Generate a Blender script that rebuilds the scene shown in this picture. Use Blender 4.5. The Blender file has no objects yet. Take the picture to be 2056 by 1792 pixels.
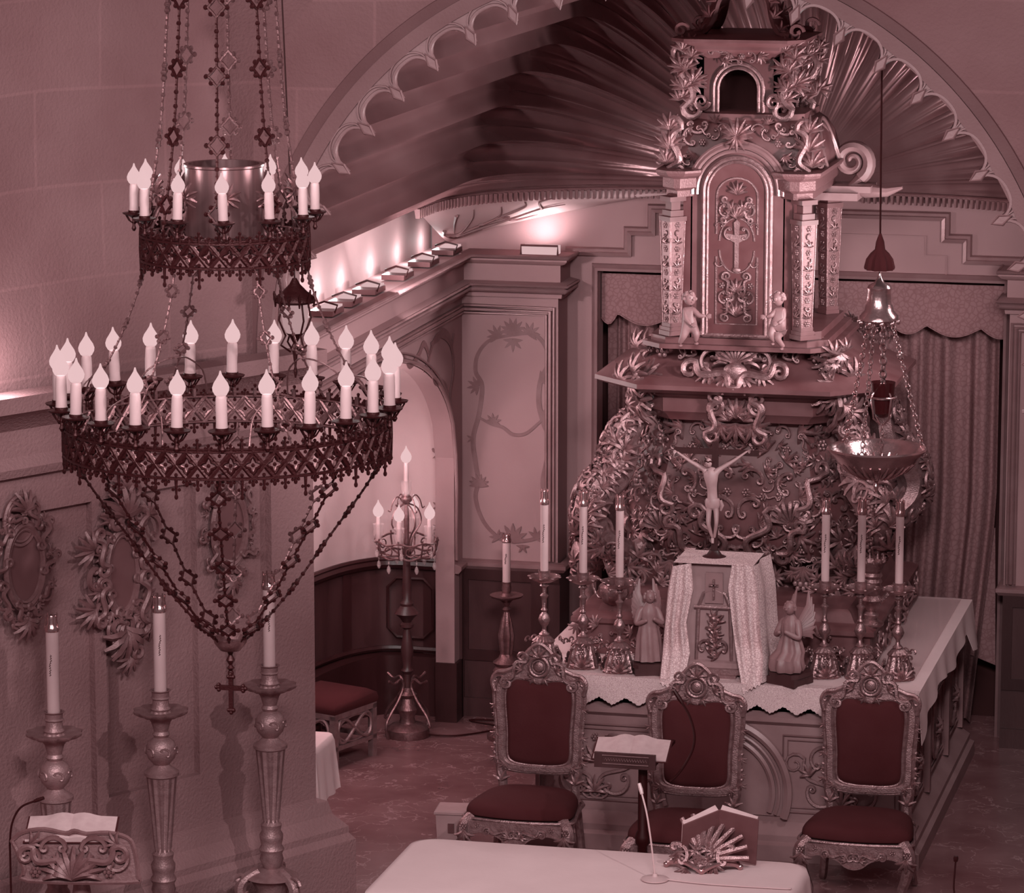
import bpy, math, random
from math import sin, cos, pi, radians, tan, atan2, hypot, sqrt
from mathutils import Vector, Matrix

# ------------------------------------------------------------------ camera
FPX, CX, CY = 7770.0, 1028.0, 896.0
PHI, PIT = radians(13.54), radians(10.3)
CAM = Vector((0, 0, 7.0))
HH = Vector((-sin(PHI), cos(PHI), 0))
RT = Vector((cos(PHI), sin(PHI), 0))
FW = HH * cos(PIT) + Vector((0, 0, -sin(PIT)))
UP = HH * sin(PIT) + Vector((0, 0, cos(PIT)))
cd = bpy.data.cameras.new('camera')
cd.sensor_width = 36.0
cd.lens = 36.0 * FPX / 2056.0
cd.clip_end = 200
cam = bpy.data.objects.new('camera', cd)
bpy.context.scene.collection.objects.link(cam)
cam.location = CAM
cam.rotation_euler = FW.to_track_quat('-Z', 'Y').to_euler()
bpy.context.scene.camera = cam
SC = bpy.context.scene
SC.view_settings.view_transform = 'Standard'
SC.view_settings.look = 'None'
SC.view_settings.exposure = 0.0
SC.view_settings.gamma = 1.0
SC.view_settings.use_curve_mapping = False
COL = SC.collection

# ------------------------------------------------------------------ world
w = bpy.data.worlds.new('world')
SC.world = w
w.use_nodes = True
w.node_tree.nodes['Background'].inputs[0].default_value = (0.33, 0.235, 0.245, 1)
w.node_tree.nodes['Background'].inputs[1].default_value = 0.50

# ------------------------------------------------------------------ lights
LC = (0.96, 1.0, 1.0)
def aim(o, tgt):
    o.rotation_euler = (Vector(tgt) - o.location).to_track_quat('-Z', 'Y').to_euler()
def area(name, loc, tgt, size, power, col=LC):
    l = bpy.data.lights.new(name, 'AREA'); l.shape = 'DISK'; l.size = size; l.energy = power; l.color = col
    o = bpy.data.objects.new(name, l); o.location = loc; COL.objects.link(o); aim(o, tgt); return o
def spot(name, loc, tgt, power, ang, blend=0.6, rad=0.03, col=LC):
    l = bpy.data.lights.new(name, 'SPOT'); l.spot_size = radians(ang); l.spot_blend = blend; l.energy = power
    l.shadow_soft_size = rad; l.color = col
    o = bpy.data.objects.new(name, l); o.location = loc; COL.objects.link(o); aim(o, tgt); return o
def point(name, loc, power, rad=0.03, col=LC):
    l = bpy.data.lights.new(name, 'POINT'); l.energy = power; l.shadow_soft_size = rad; l.color = col
    o = bpy.data.objects.new(name, l); o.location = loc; COL.objects.link(o); return o
area('nave_light', (-1.5, 8.0, 9.0), (-4.6, 24, 1.8), 2.2, 1150)
spot('chancel_fill_spot', (-1.0, 10.5, 8.2), (-4.3, 25, 2.2), 1500, 17, 0.5, 0.35)  # unseen spot added to brighten the chancel against the stone walls
area('chancel_down_fill', (-2.45, 22.3, 4.3), (-3.6, 25.5, 1.2), 0.5, 26)
area('chancel_down_fill', (-2.25, 24.6, 3.9), (-2.9, 25.0, 0), 0.4, 16)  # second unseen lamp, added to lift the dark floor on the right
spot('nave_spotlight', (1.5, 12.5, 8.6), (-6.9, 20.6, 2.0), 1650, 40, 0.8, 0.10)
area('choir_light', (-7.0, 9.0, 8.0), (-4.5, 25, 2.2), 3.0, 500)
point('niche_light', (-7.3, 24.0, 2.55), 60, 0.15)
point('niche_light', (-7.35, 25.2, 2.6), 34, 0.12)

# ------------------------------------------------------------------ pixel helper
def ray(px, py):
    return FW + RT * ((px - CX) / FPX) - UP * ((py - CY) / FPX)
def Q(px, py, Y=None, X=None, Z=None, pl=None):
    d = ray(px, py)
    if Y is not None: t = (Y - CAM.y) / d.y
    elif X is not None: t = (X - CAM.x) / d.x
    elif Z is not None: t = (Z - CAM.z) / d.z
    else: t = (pl[0] - CAM).dot(pl[1]) / d.dot(pl[1])
    return CAM + d * t

# ------------------------------------------------------------------ materials
def lin(c):
    c /= 255.0
    return c / 12.92 if c <= 0.04045 else ((c + 0.055) / 1.055) ** 2.4
def ink(g):
    if isinstance(g, tuple): return tuple(c * g[1] for c in ink(g[0])[:3]) + (1,)
    lo = (44, 2, 5); hi = (222, 184, 186)
    return tuple(lin(a + (b - a) * g) for a, b in zip(lo, hi)) + (1,)
def mat(name, g, rough=0.6, metal=0.0, g2=None, scale=8.0, bump=0.0, bscale=40.0, spec=0.4, detail=4, stretch=None, contrast=0.25, coat=0.0):
    m = bpy.data.materials.new(name); m.use_nodes = True
    nt = m.node_tree; b = nt.nodes['Principled BSDF']
    b.inputs['Base Color'].default_value = ink(g)
    b.inputs['Roughness'].default_value = rough
    b.inputs['Metallic'].default_value = metal
    b.inputs['Specular IOR Level'].default_value = spec
    b.inputs['Coat Weight'].default_value = coat
    tc = nt.nodes.new('ShaderNodeTexCoord'); mp = nt.nodes.new('ShaderNodeMapping')
    nt.links.new(tc.outputs['Object'], mp.inputs[0])
    if stretch: mp.inputs['Scale'].default_value = stretch
    if g2 is not None:
        n = nt.nodes.new('ShaderNodeTexNoise'); n.inputs['Scale'].default_value = scale; n.inputs['Detail'].default_value = detail
        r = nt.nodes.new('ShaderNodeValToRGB')
        r.color_ramp.elements[0].position = 0.5 - contrast; r.color_ramp.elements[0].color = ink(g)
        r.color_ramp.elements[1].position = 0.5 + contrast; r.color_ramp.elements[1].color = ink(g2)
        nt.links.new(mp.outputs[0], n.inputs['Vector']); nt.links.new(n.outputs[0], r.inputs[0])
        nt.links.new(r.outputs[0], b.inputs['Base Color'])
    if bump:
        n2 = nt.nodes.new('ShaderNodeTexNoise'); n2.inputs['Scale'].default_value = bscale; n2.inputs['Detail'].default_value = 5
        bp = nt.nodes.new('ShaderNodeBump'); bp.inputs['Strength'].default_value = bump; bp.inputs['Distance'].default_value = 0.02
        nt.links.new(mp.outputs[0], n2.inputs['Vector']); nt.links.new(n2.outputs[0], bp.inputs['Height'])
        nt.links.new(bp.outputs[0], b.inputs['Normal'])
    return m
def emis(name, g, strength, through=0.0):
    m = bpy.data.materials.new(name); m.use_nodes = True
    nt = m.node_tree; nt.nodes.remove(nt.nodes['Principled BSDF'])
    e = nt.nodes.new('ShaderNodeEmission'); e.inputs[0].default_value = ink(g); e.inputs[1].default_value = strength
    out = nt.nodes['Material Output']
    if through:
        t = nt.nodes.new('ShaderNodeBsdfTransparent'); mx = nt.nodes.new('ShaderNodeMixShader'); mx.inputs[0].default_value = through
        nt.links.new(e.outputs[0], mx.inputs[1]); nt.links.new(t.outputs[0], mx.inputs[2]); nt.links.new(mx.outputs[0], out.inputs[0])
    else:
        nt.links.new(e.outputs[0], out.inputs[0])
    return m
def glassy(name, g, through=0.7):
    m = bpy.data.materials.new(name); m.use_nodes = True
    nt = m.node_tree; b = nt.nodes['Principled BSDF']
    b.inputs['Base Color'].default_value = ink(g); b.inputs['Roughness'].default_value = 0.05
    t = nt.nodes.new('ShaderNodeBsdfTransparent'); mx = nt.nodes.new('ShaderNodeMixShader'); mx.inputs[0].default_value = through
    nt.links.new(b.outputs[0], mx.inputs[1]); nt.links.new(t.outputs[0], mx.inputs[2]); nt.links.new(mx.outputs[0], nt.nodes['Material Output'].inputs[0])
    return m
def stone(name, g, g2, joints=True, ang=0.0):
    m = mat(name, g, 0.9, 0, g2, 1.1, 0.4, 52, 0.15, 6, None, 0.3)
    nt = m.node_tree; b = nt.nodes['Principled BSDF']
    if joints:
        tc = nt.nodes.new('ShaderNodeTexCoord'); sp = nt.nodes.new('ShaderNodeSeparateXYZ'); cb = nt.nodes.new('ShaderNodeCombineXYZ')
        nt.links.new(tc.outputs['UV'], cb.inputs[0]) if False else None
        nt.links.new(tc.outputs['Object'], sp.inputs[0])
        ad = nt.nodes.new('ShaderNodeMath'); ad.operation = 'MULTIPLY_ADD'; ad.inputs[1].default_value = 0.6
        nt.links.new(sp.outputs[1], ad.inputs[0]); nt.links.new(sp.outputs[0], ad.inputs[2])
        nt.links.new(ad.outputs[0], cb.inputs[0]); nt.links.new(sp.outputs[2], cb.inputs[1])
        br = nt.nodes.new('ShaderNodeTexBrick'); br.inputs['Scale'].default_value = 1.0
        br.inputs['Brick Width'].default_value = 0.95; br.inputs['Row Height'].default_value = 0.52
        br.inputs['Mortar Size'].default_value = 0.012; br.inputs['Mortar Smooth'].default_value = 0.6
        br.inputs['Color1'].default_value = (1, 1, 1, 1); br.inputs['Color2'].default_value = (0.92, 0.92, 0.92, 1)
        br.inputs['Mortar'].default_value = (1.12, 1.12, 1.12, 1)
        nz = nt.nodes.new('ShaderNodeTexNoise'); nz.inputs['Scale'].default_value = 1.2
        mxv = nt.nodes.new('ShaderNodeVectorMath'); mxv.operation = 'MULTIPLY_ADD'; mxv.inputs[1].default_value = (0.3, 0.3, 0)
        nt.links.new(nz.outputs[1], mxv.inputs[0]); nt.links.new(cb.outputs[0], mxv.inputs[2])
        nt.links.new(mxv.outputs[0], br.inputs['Vector'])
        mu = nt.nodes.new('ShaderNodeMixRGB'); mu.blend_type = 'MULTIPLY'; mu.inputs[0].default_value = 0.8
        src = b.inputs['Base Color'].links[0].from_socket
        nt.links.new(src, mu.inputs[1]); nt.links.new(br.outputs[0], mu.inputs[2]); nt.links.new(mu.outputs[0], b.inputs['Base Color'])
    return m
def marble_floor():
    m = mat('floor_marble', 0.30, 0.24, 0, 0.46, 2.2, 0, 40, 0.3, 8)
    nt = m.node_tree; b = nt.nodes['Principled BSDF']
    tc = nt.nodes.new('ShaderNodeTexCoord'); nz = nt.nodes.new('ShaderNodeTexNoise'); nz.inputs['Scale'].default_value = 2.2; nz.inputs['Detail'].default_value = 6
    va = nt.nodes.new('ShaderNodeVectorMath'); va.operation = 'MULTIPLY_ADD'; va.inputs[1].default_value = (1.9, 1.9, 1.9)
    nt.links.new(tc.outputs['Object'], nz.inputs['Vector']); nt.links.new(nz.outputs[1], va.inputs[0]); nt.links.new(tc.outputs['Object'], va.inputs[2])
    vo = nt.nodes.new('ShaderNodeTexVoronoi'); vo.feature = 'DISTANCE_TO_EDGE'; vo.inputs['Scale'].default_value = 2.6
    nt.links.new(va.outputs[0], vo.inputs['Vector'])
    rp = nt.nodes.new('ShaderNodeValToRGB'); rp.color_ramp.elements[0].color = (1, 1, 1, 1); rp.color_ramp.elements[1].color = (0, 0, 0, 1)
    rp.color_ramp.elements[0].position = 0.0; rp.color_ramp.elements[1].position = 0.035
    nt.links.new(vo.outputs[0], rp.inputs[0])
    n3 = nt.nodes.new('ShaderNodeTexNoise'); n3.inputs['Scale'].default_value = 3.0
    r3 = nt.nodes.new('ShaderNodeValToRGB'); r3.color_ramp.elements[0].position = 0.42; r3.color_ramp.elements[1].position = 0.6
    nt.links.new(tc.outputs['Object'], n3.inputs['Vector']); nt.links.new(n3.outputs[0], r3.inputs[0])
    mm = nt.nodes.new('ShaderNodeMath'); mm.operation = 'MULTIPLY'
    nt.links.new(rp.outputs[0], mm.inputs[0]); nt.links.new(r3.outputs[0], mm.inputs[1])
    mx = nt.nodes.new('ShaderNodeMixRGB'); mx.inputs[2].default_value = ink(0.62)
    src = b.inputs['Base Color'].links[0].from_socket
    nt.links.new(mm.outputs[0], mx.inputs[0]); nt.links.new(src, mx.inputs[1]); nt.links.new(mx.outputs[0], b.inputs['Base Color'])
    return m
def lace(name, g, g2, scale=60, hole=0.0):
    m = mat(name, g, 0.85, 0, None, 8, 0, 40, 0.1)
    nt = m.node_tree; b = nt.nodes['Principled BSDF']
    tc = nt.nodes.new('ShaderNodeTexCoord')
    nz = nt.nodes.new('ShaderNodeTexNoise'); nz.inputs['Scale'].default_value = scale * 0.3; nz.inputs['Detail'].default_value = 2
    va = nt.nodes.new('ShaderNodeVectorMath'); va.operation = 'MULTIPLY_ADD'; va.inputs[1].default_value = (0.05, 0.05, 0.05)
    nt.links.new(tc.outputs['Object'], nz.inputs['Vector']); nt.links.new(nz.outputs[1], va.inputs[0]); nt.links.new(tc.outputs['Object'], va.inputs[2])
    vo = nt.nodes.new('ShaderNodeTexVoronoi'); vo.inputs['Scale'].default_value = scale; vo.feature = 'DISTANCE_TO_EDGE'
    nt.links.new(va.outputs[0], vo.inputs['Vector'])
    rp = nt.nodes.new('ShaderNodeValToRGB'); rp.color_ramp.elements[0].position = 0.03; rp.color_ramp.elements[0].color = ink(g2)
    rp.color_ramp.elements[1].position = 0.16; rp.color_ramp.elements[1].color = ink(g)
    nt.links.new(vo.outputs[0], rp.inputs[0]); nt.links.new(rp.outputs[0], b.inputs['Base Color'])
    bp = nt.nodes.new('ShaderNodeBump'); bp.inputs['Strength'].default_value = 0.6; bp.inputs['Distance'].default_value = 0.004
    nt.links.new(rp.outputs[0], bp.inputs['Height']); nt.links.new(bp.outputs[0], b.inputs['Normal'])
    return m
M = {}
M['stone'] = stone('rough_plaster_stone', 0.38, 0.53)
M['stone2'] = stone('smooth_dado_stone', 0.43, 0.56, False)
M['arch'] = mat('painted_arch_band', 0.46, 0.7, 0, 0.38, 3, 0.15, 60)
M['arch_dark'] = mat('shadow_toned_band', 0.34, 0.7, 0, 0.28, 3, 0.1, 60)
M['tracery'] = mat('painted_tracery', 0.56, 0.5, 0.1, 0.48, 5, 0.08, 60)
M['wall'] = mat('cream_wall_paint', 0.58, 0.75, 0, 0.53, 2.0, 0.05, 60, 0.2)
M['wall_light'] = mat('pale_wall_paint', 0.80, 0.75, 0, 0.74, 2.0, 0.05, 60, 0.2)
M['panel'] = mat('pale_panel_paint', 0.66, 0.7, 0, 0.62, 3, 0.03, 60, 0.25)
M['trim'] = mat('gilded_trim', 0.58, 0.34, 0.35, 0.48, 6, 0.05, 60)
M['frieze'] = mat('painted_scrollwork', 0.34, 0.6, 0.0, 0.42, 12, 0.1, 60)
M['shell'] = mat('bronze_shell_vault', 0.50, 0.27, 0.55, 0.38, 4.0, 0.05, 24, 0.5, 5, (1, 0.35, 1))
M['floor'] = marble_floor()
M['wood'] = mat('dark_wood_wainscot', (0.20, 0.5), 0.42, 0, (0.30, 0.55), 2.2, 0.05, 30, 0.35, 6, (2.5, 2.5, 0.6))
M['wood_dark'] = mat('dark_wood_frame', (0.14, 0.5), 0.4, 0, (0.2, 0.5), 4, 0.05, 30, 0.35, 6, (2, 2, 0.5))
M['marble'] = mat('brown_marble', 0.40, 0.42, 0, 0.26, 5, 0.03, 20, 0.25, 8)
M['marble_dark'] = mat('dark_marble', 0.22, 0.35, 0, 0.32, 7, 0.03, 20, 0.3, 8)
M['altar'] = mat('painted_altar_wood', 0.62, 0.38, 0.1, 0.47, 3.2, 0.05, 30, 0.4, 6)
M['gold'] = mat('carved_gilding', 0.66, 0.36, 0.65, 0.42, 30, 0.25, 120, 0.5)
M['gold_dull'] = mat('dull_gilding', 0.62, 0.42, 0.5, 0.48, 20, 0.2, 90, 0.5)
M['column'] = mat('gilt_column', 0.42, 0.45, 0.3, 0.38, 20, 0.2, 90)
M['frame_wood'] = mat('worn_frame_wood', 0.46, 0.45, 0.25, 0.34, 14, 0.15, 60)
M['brass'] = mat('polished_brass', 0.86, 0.20, 0.9, 0.68, 12, 0.1, 60, 0.5)
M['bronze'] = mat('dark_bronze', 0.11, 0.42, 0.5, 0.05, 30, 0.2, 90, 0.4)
M['bronze_light'] = mat('pale_and_lit_bronze', 0.52, 0.36, 0.7, 0.34, 30, 0.2, 90, 0.4)  # lit copy of the dark bronze on the chandelier lining, plain pale bronze elsewhere
M['silver'] = mat('tarnished_silver', 0.72, 0.32, 0.75, 0.44, 22, 0.3, 70, 0.5)
M['iron'] = mat('black_metal', 0.03, 0.4, 0.3, 0.06, 20)
M['velvet'] = mat('dark_velvet', 0.12, 0.95, 0, 0.17, 3.5, 0.05, 90, 0.1)
M['void'] = mat('interior_shade', 0.02, 0.9, 0, 0.03, 3)  # near-black that stands in for shade inside openings
M['wax'] = mat('wax_candle', 0.80, 0.5, 0, 0.74, 6, 0, 40, 0.3)
M['wax_mark'] = mat('candle_mark', 0.12, 0.6, 0, 0.2, 6)
M['cloth'] = mat('white_linen', 0.93, 0.85, 0, 0.90, 5, 0.05, 30, 0.1)
M['lace'] = lace('white_lace', 0.96, 0.74, 60)
M['lace_fine'] = lace('fine_lace_band', 0.92, 0.74, 110)
M['paper'] = mat('book_paper', 0.88, 0.8, 0, 0.80, 20, 0, 40, 0.1)
M['leather'] = mat('dark_book_cover', 0.10, 0.45, 0, 0.16, 10)
M['leather_red'] = mat('book_cover', 0.34, 0.5, 0, 0.28, 10)
M['curtain'] = lace('brocade_curtain', 0.50, 0.43, 26)
M['curtain_pale'] = lace('brocade_valance', 0.50, 0.43, 30)
M['cherub'] = mat('bare_carved_figure', 0.54, 0.5, 0.0, 0.46, 12, 0.05, 60, 0.4)
M['ivory'] = mat('ivory_figure', 0.70, 0.5, 0, 0.62, 14, 0.03, 60, 0.4)
M['bulb'] = emis('lit_bulb', 1.0, 1.12, 0.12)
M['lampface'] = emis('lit_lamp_face', 0.97, 1.0)
M['fixture'] = mat('grey_fixture_metal', 0.30, 0.4, 0.4, 0.35, 8)
M['glass_red'] = glassy('dark_red_glass', 0.05, 0.25)
M['glass'] = glassy('clear_glass', 0.9, 0.72)
M['mirror'] = mat('old_mirror', 0.45, 0.2, 0.25, 0.36, 3, 0.04, 6)
M['white_metal'] = mat('white_enamel', 0.85, 0.35, 0, 0.8, 5)
M['drum'] = mat('brushed_metal_drum', 0.60, 0.28, 0.8, 0.42, 5, 0.05, 6, 0.5, 3, (6, 6, 0.3))
M['white_wood'] = mat('pale_painted_wood', 0.62, 0.5, 0, 0.55, 9, 0.05, 30)

# ------------------------------------------------------------------ mesh builder
class MB:
    def __init__(s): s.v = []; s.f = []
    def add(s, vs, fs):
        n = len(s.v); s.v += [Vector(v) for v in vs]; s.f += [tuple(i + n for i in f) for f in fs]; return s
    def box(s, a, b):
        x0, y0, z0 = a; x1, y1, z1 = b
        if x0 > x1: x0, x1 = x1, x0
        if y0 > y1: y0, y1 = y1, y0
        if z0 > z1: z0, z1 = z1, z0
        return s.add([(x0,y0,z0),(x1,y0,z0),(x1,y1,z0),(x0,y1,z0),(x0,y0,z1),(x1,y0,z1),(x1,y1,z1),(x0,y1,z1)],
                     [(3,2,1,0),(4,5,6,7),(0,1,5,4),(1,2,6,5),(2,3,7,6),(3,0,4,7)])
    def tube(s, pts, r, n=6, closed=False, flat=1.0, cap=True):
        pts = [Vector(p) for p in pts]; m = len(pts)
        if m < 2: return s
        rs = r if isinstance(r, (list, tuple)) else [r] * m
        vs = []; prev = None
        for i, p in enumerate(pts):
            if closed: t = pts[(i + 1) % m] - pts[i - 1]
            else: t = pts[min(i + 1, m - 1)] - pts[max(i - 1, 0)]
            if t.length < 1e-9: t = Vector((0, 0, 1))
            t.normalize()
            if prev is None:
                a = Vector((0, 1, 0)) if abs(t.y) < 0.9 else Vector((0, 0, 1))
                u = (a - t * a.dot(t)).normalized()
            else:
                u = prev - t * prev.dot(t)
                if u.length < 1e-6: u = t.orthogonal()
                u.normalize()
            prev = u; q = t.cross(u)
            for k in range(n):
                an = 2 * pi * k / n
                vs.append(p + (u * cos(an) * flat + q * sin(an)) * rs[i])
        fs = []
        for i in range(m if closed else m - 1):
            j = (i + 1) % m
            for k in range(n):
                k2 = (k + 1) % n
                fs.append((i*n+k, i*n+k2, j*n+k2, j*n+k))
        if cap and not closed:
            fs.append(tuple(range(n - 1, -1, -1))); fs.append(tuple((m-1)*n + k for k in range(n)))
        return s.add(vs, fs)
    def lathe(s, prof, c=(0, 0, 0), n=20, sx=1.0, sy=1.0, flute=0, fl=(0, 0), fd=0.08, lobe=0):
        c = Vector(c); vs = []
        for (r, z) in prof:
            for k in range(n):
                a = 2 * pi * k / n; rr = r
                if flute and fl[0] <= z <= fl[1]: rr = r * (1 - fd * (1 + cos(a * flute)) * 0.5)
                vs.append(c + Vector((rr * cos(a) * sx, rr * sin(a) * sy, z)))
        fs = []
        for i in range(len(prof) - 1):
            for k in range(n):
                k2 = (k + 1) % n
                fs.append((i*n+k, i*n+k2, (i+1)*n+k2, (i+1)*n+k))
        fs.append(tuple(range(n - 1, -1, -1))); fs.append(tuple((len(prof)-1)*n + k for k in range(n)))
        return s.add(vs, fs)
    def ball(s, c, r, n=8, m=6, sc=(1, 1, 1), rot=None):
        c = Vector(c); vs = []; fs = []
        for i in range(m + 1):
            th = pi * i / m
            for k in range(n):
                a = 2 * pi * k / n
                p = Vector((sin(th) * cos(a) * sc[0], sin(th) * sin(a) * sc[1], -cos(th) * sc[2])) * r
                if rot is not None: p = rot @ p
                vs.append(c + p)
        for i in range(m):
            for k in range(n):
                k2 = (k + 1) % n
                fs.append((i*n+k, i*n+k2, (i+1)*n+k2, (i+1)*n+k))
        return s.add(vs, fs)
    def loft(s, rings, cap=True):
        n = len(rings[0]); vs = [p for r in rings for p in r]; fs = []
        for i in range(len(rings) - 1):
            for k in range(n):
                k2 = (k + 1) % n
                fs.append((i*n+k, i*n+k2, (i+1)*n+k2, (i+1)*n+k))
        if cap:
            fs.append(tuple(range(n - 1, -1, -1))); fs.append(tuple((len(rings)-1)*n + k for k in range(n)))
        return s.add(vs, fs)
    def sheet(s, grid, thick=None, thv=None):
        # grid[i][j] points; with thickness vector makes it solid
        r = len(grid); c = len(grid[0]); vs = [Vector(p) for row in grid for p in row]
        fs = [(i*c+j, i*c+j+1, (i+1)*c+j+1, (i+1)*c+j) for i in range(r-1) for j in range(c-1)]
        if thv is None: return s.add(vs, fs)
        n = len(vs); tv = Vector(thv); vs2 = [v + tv for v in vs]
        fs2 = [tuple(i + n for i in reversed(f)) for f in fs]
        side = []
        for j in range(c - 1): side += [(j+1, j, n+j, n+j+1), ((r-1)*c+j, (r-1)*c+j+1, n+(r-1)*c+j+1, n+(r-1)*c+j)]
        for i in range(r - 1): side += [(i*c, (i+1)*c, n+(i+1)*c, n+i*c), ((i+1)*c+c-1, i*c+c-1, n+i*c+c-1, n+(i+1)*c+c-1)]
        return s.add(vs + vs2, fs + fs2 + side)
    def prism(s, poly, dv):
        n = len(poly); dv = Vector(dv); p = [Vector(q) for q in poly]
        return s.add(p + [q + dv for q in p], [tuple(range(n - 1, -1, -1)), tuple(range(n, 2*n))] + [(i, (i+1) % n, n+(i+1) % n, n+i) for i in range(n)])
    def sweep(s, path, prof, up=Vector((0, 0, 1)), closed=False):
        # moulding: prof = [(out, up)], out to the right side of travel direction
        path = [Vector(p) for p in path]; m = len(path); rings = []
        for i, p in enumerate(path):
            if closed: d1 = (p - path[i-1]).normalized(); d2 = (path[(i+1) % m] - p).normalized()
            else:
                d1 = (p - path[i-1]).normalized() if i else None
                d2 = (path[i+1] - p).normalized() if i < m - 1 else None
                if d1 is None: d1 = d2
                if d2 is None: d2 = d1
            n1 = d1.cross(up).normalized(); n2 = d2.cross(up).normalized()
            nn = (n1 + n2); nn.normalize(); k = 1 / max(0.35, nn.dot(n1))
            rings.append([p + nn * (o * k) + up * u for o, u in prof])
        if closed: rings.append(rings[0])
        return s.loft(rings, cap=not closed)
    def build(s, name, m, parent=None, smooth=True, world=False, ang=40, kind=None, label=None):
        if world and parent is not None:
            off = Vector(parent.location)
            vv = [v - off for v in s.v]
        else: vv = s.v
        me = bpy.data.meshes.new(name); me.from_pydata([tuple(v) for v in vv], [], s.f)
        if smooth:
            me.polygons.foreach_set('use_smooth', [True] * len(me.polygons)); me.set_sharp_from_angle(angle=radians(ang))
        me.materials.append(M[m] if isinstance(m, str) else m); me.update()
        o = bpy.data.objects.new(name, me); COL.objects.link(o)
        if parent is not None: o.parent = parent
        if kind: o['kind'] = kind
        if label: o['label'] = label
        return o
def thing(name, label, cat, loc=(0, 0, 0), rz=0.0, group=None):
    o = bpy.data.objects.new(name, None); COL.objects.link(o); o.location = loc; o.rotation_euler = (0, 0, rz)
    o.empty_display_size = 0.1
    o['label'] = label; o['category'] = cat
    if group: o['group'] = group
    return o
def tag(o, label, cat, group=None, kind=None):
    o['label'] = label; o['category'] = cat
    if group: o['group'] = group
    if kind: o['kind'] = kind
    return o
def kids(o): return [c for c in ALLK() if c.parent == o]
def ALLK(): return list(COL.objects)
def copy_tree(o, parent=None, ch=None):
    if ch is None:
        ch = {}
        for c in COL.objects:
            if c.parent: ch.setdefault(c.parent.name, []).append(c)
    c = o.copy(); COL.objects.link(c)
    if parent is not None: c.parent = parent
    for k in ch.get(o.name, []): copy_tree(k, c, ch)
    return c
def struct(mb, name, m, **k): return mb.build(name, m, kind='structure', **k)

# ------------------------------------------------------------------ ornament kit
class Frame:
    def __init__(s, o, u, v, n): s.o = Vector(o); s.u = Vector(u).normalized(); s.v = Vector(v).normalized(); s.n = Vector(n).normalized()
    def p(s, a, b, c=0): return s.o + s.u * a + s.v * b + s.n * c
FRONT = lambda o: Frame(o, (1, 0, 0), (0, 0, 1), (0, -1, 0))
def spiral(cx, cy, r0, turns, a0, sgn=1, n=16, r1=0.15):
    return [(cx + (r0 * (1 - t) + r0 * r1 * t) * cos(a0 + sgn * turns * 2 * pi * t), cy + (r0 * (1 - t) + r0 * r1 * t) * sin(a0 + sgn * turns * 2 * pi * t)) for t in [i / (n - 1) for i in range(n)]]
def cscroll(mb, fr, x, y, s, a, sg=1, th=0.10, dep=0.03, n=5):
    # C scroll: arc with curled ends
    pts = []
    arc = [(s * cos(t), s * sin(t)) for t in [radians(-80 + 160 * i / 9) for i in range(10)]]
    e1 = spiral(s * cos(radians(80)) * 1.0, s * sin(radians(80)) - s * 0.30, s * 0.30, 1.15, pi / 2, 1, 12)
    e0 = spiral(s * cos(radians(-80)) * 1.0, s * sin(radians(-80)) + s * 0.30, s * 0.30, 1.15, -pi / 2, -1, 12)
    pts = list(reversed(e0)) + arc[1:-1] + e1
    ca, sa = cos(a), sin(a); P3 = []; R = []
    m = len(pts)
    for i, (px, py) in enumerate(pts):
        py *= sg; t = i / (m - 1)
        P3.append(fr.p(x + px * ca - py * sa, y + px * sa + py * ca, dep + s * 0.12 * sin(pi * t)))
        R.append(s * th * (0.45 + 0.75 * sin(pi * t)))
    mb.tube(P3, R, n)
def sscroll(mb, fr, p0, p1, w, dep=0.03, sg=1, n=6, bow=0.35, curl=0.22):
    # long S shaped scroll between two points of the frame
    dx, dy = p1[0] - p0[0], p1[1] - p0[1]; L = hypot(dx, dy); a = atan2(dy, dx)
    c = curl * L
    mid = [(L * t, sg * bow * L * sin(2 * pi * t) * 0.5) for t in [i / 16 for i in range(17)]]
    e0 = spiral(0, sg * c, c, 1.2, -pi / 2 * sg, -sg, 14)
    e1 = spiral(L, -sg * c, c, 1.2, pi / 2 * sg, -sg, 14)
    pts = list(reversed(e0)) + mid[1:-1] + e1
    ca, sa = cos(a), sin(a); m = len(pts); P3 = []; R = []
    for i, (px, py) in enumerate(pts):
        t = i / (m - 1)
        P3.append(fr.p(p0[0] + px * ca - py * sa, p0[1] + px * sa + py * ca, dep + w * sin(pi * t)))
        R.append(w * (0.5 + 0.6 * sin(pi * t)))
    mb.tube(P3, R, n)
def leaf(mb, fr, x, y, s, a, k=6, spread=1.5, dep=0.02, n=4, curl=0.5):
    # spray of tapering carved fingers
    for i in range(k):
        t = (i / (k - 1) - 0.5) if k > 1 else 0
        an = a + spread * t; L = s * (1 - 0.9 * t * t); pts = []; R = []
        for j in range(5):
            u = j / 4; aa = an + curl * t * u * 2
            pts.append(fr.p(x + L * u * cos(aa), y + L * u * sin(aa), dep + s * 0.22 * sin(pi * min(1, u * 0.9 + 0.08))))
            R.append(s * 0.085 * (0.35 + sin(pi * (0.12 + 0.80 * u))))
        mb.tube(pts, R, n)
def rosette(mb, fr, x, y, s, k=6, dep=0.02):
    mb.ball(fr.p(x, y, dep + s * 0.2), s * 0.38, 6, 4)
    for i in range(k):
        a = 2 * pi * i / k
        mb.ball(fr.p(x + s * 0.62 * cos(a), y + s * 0.62 * sin(a), dep), s * 0.34, 6, 4)
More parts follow.
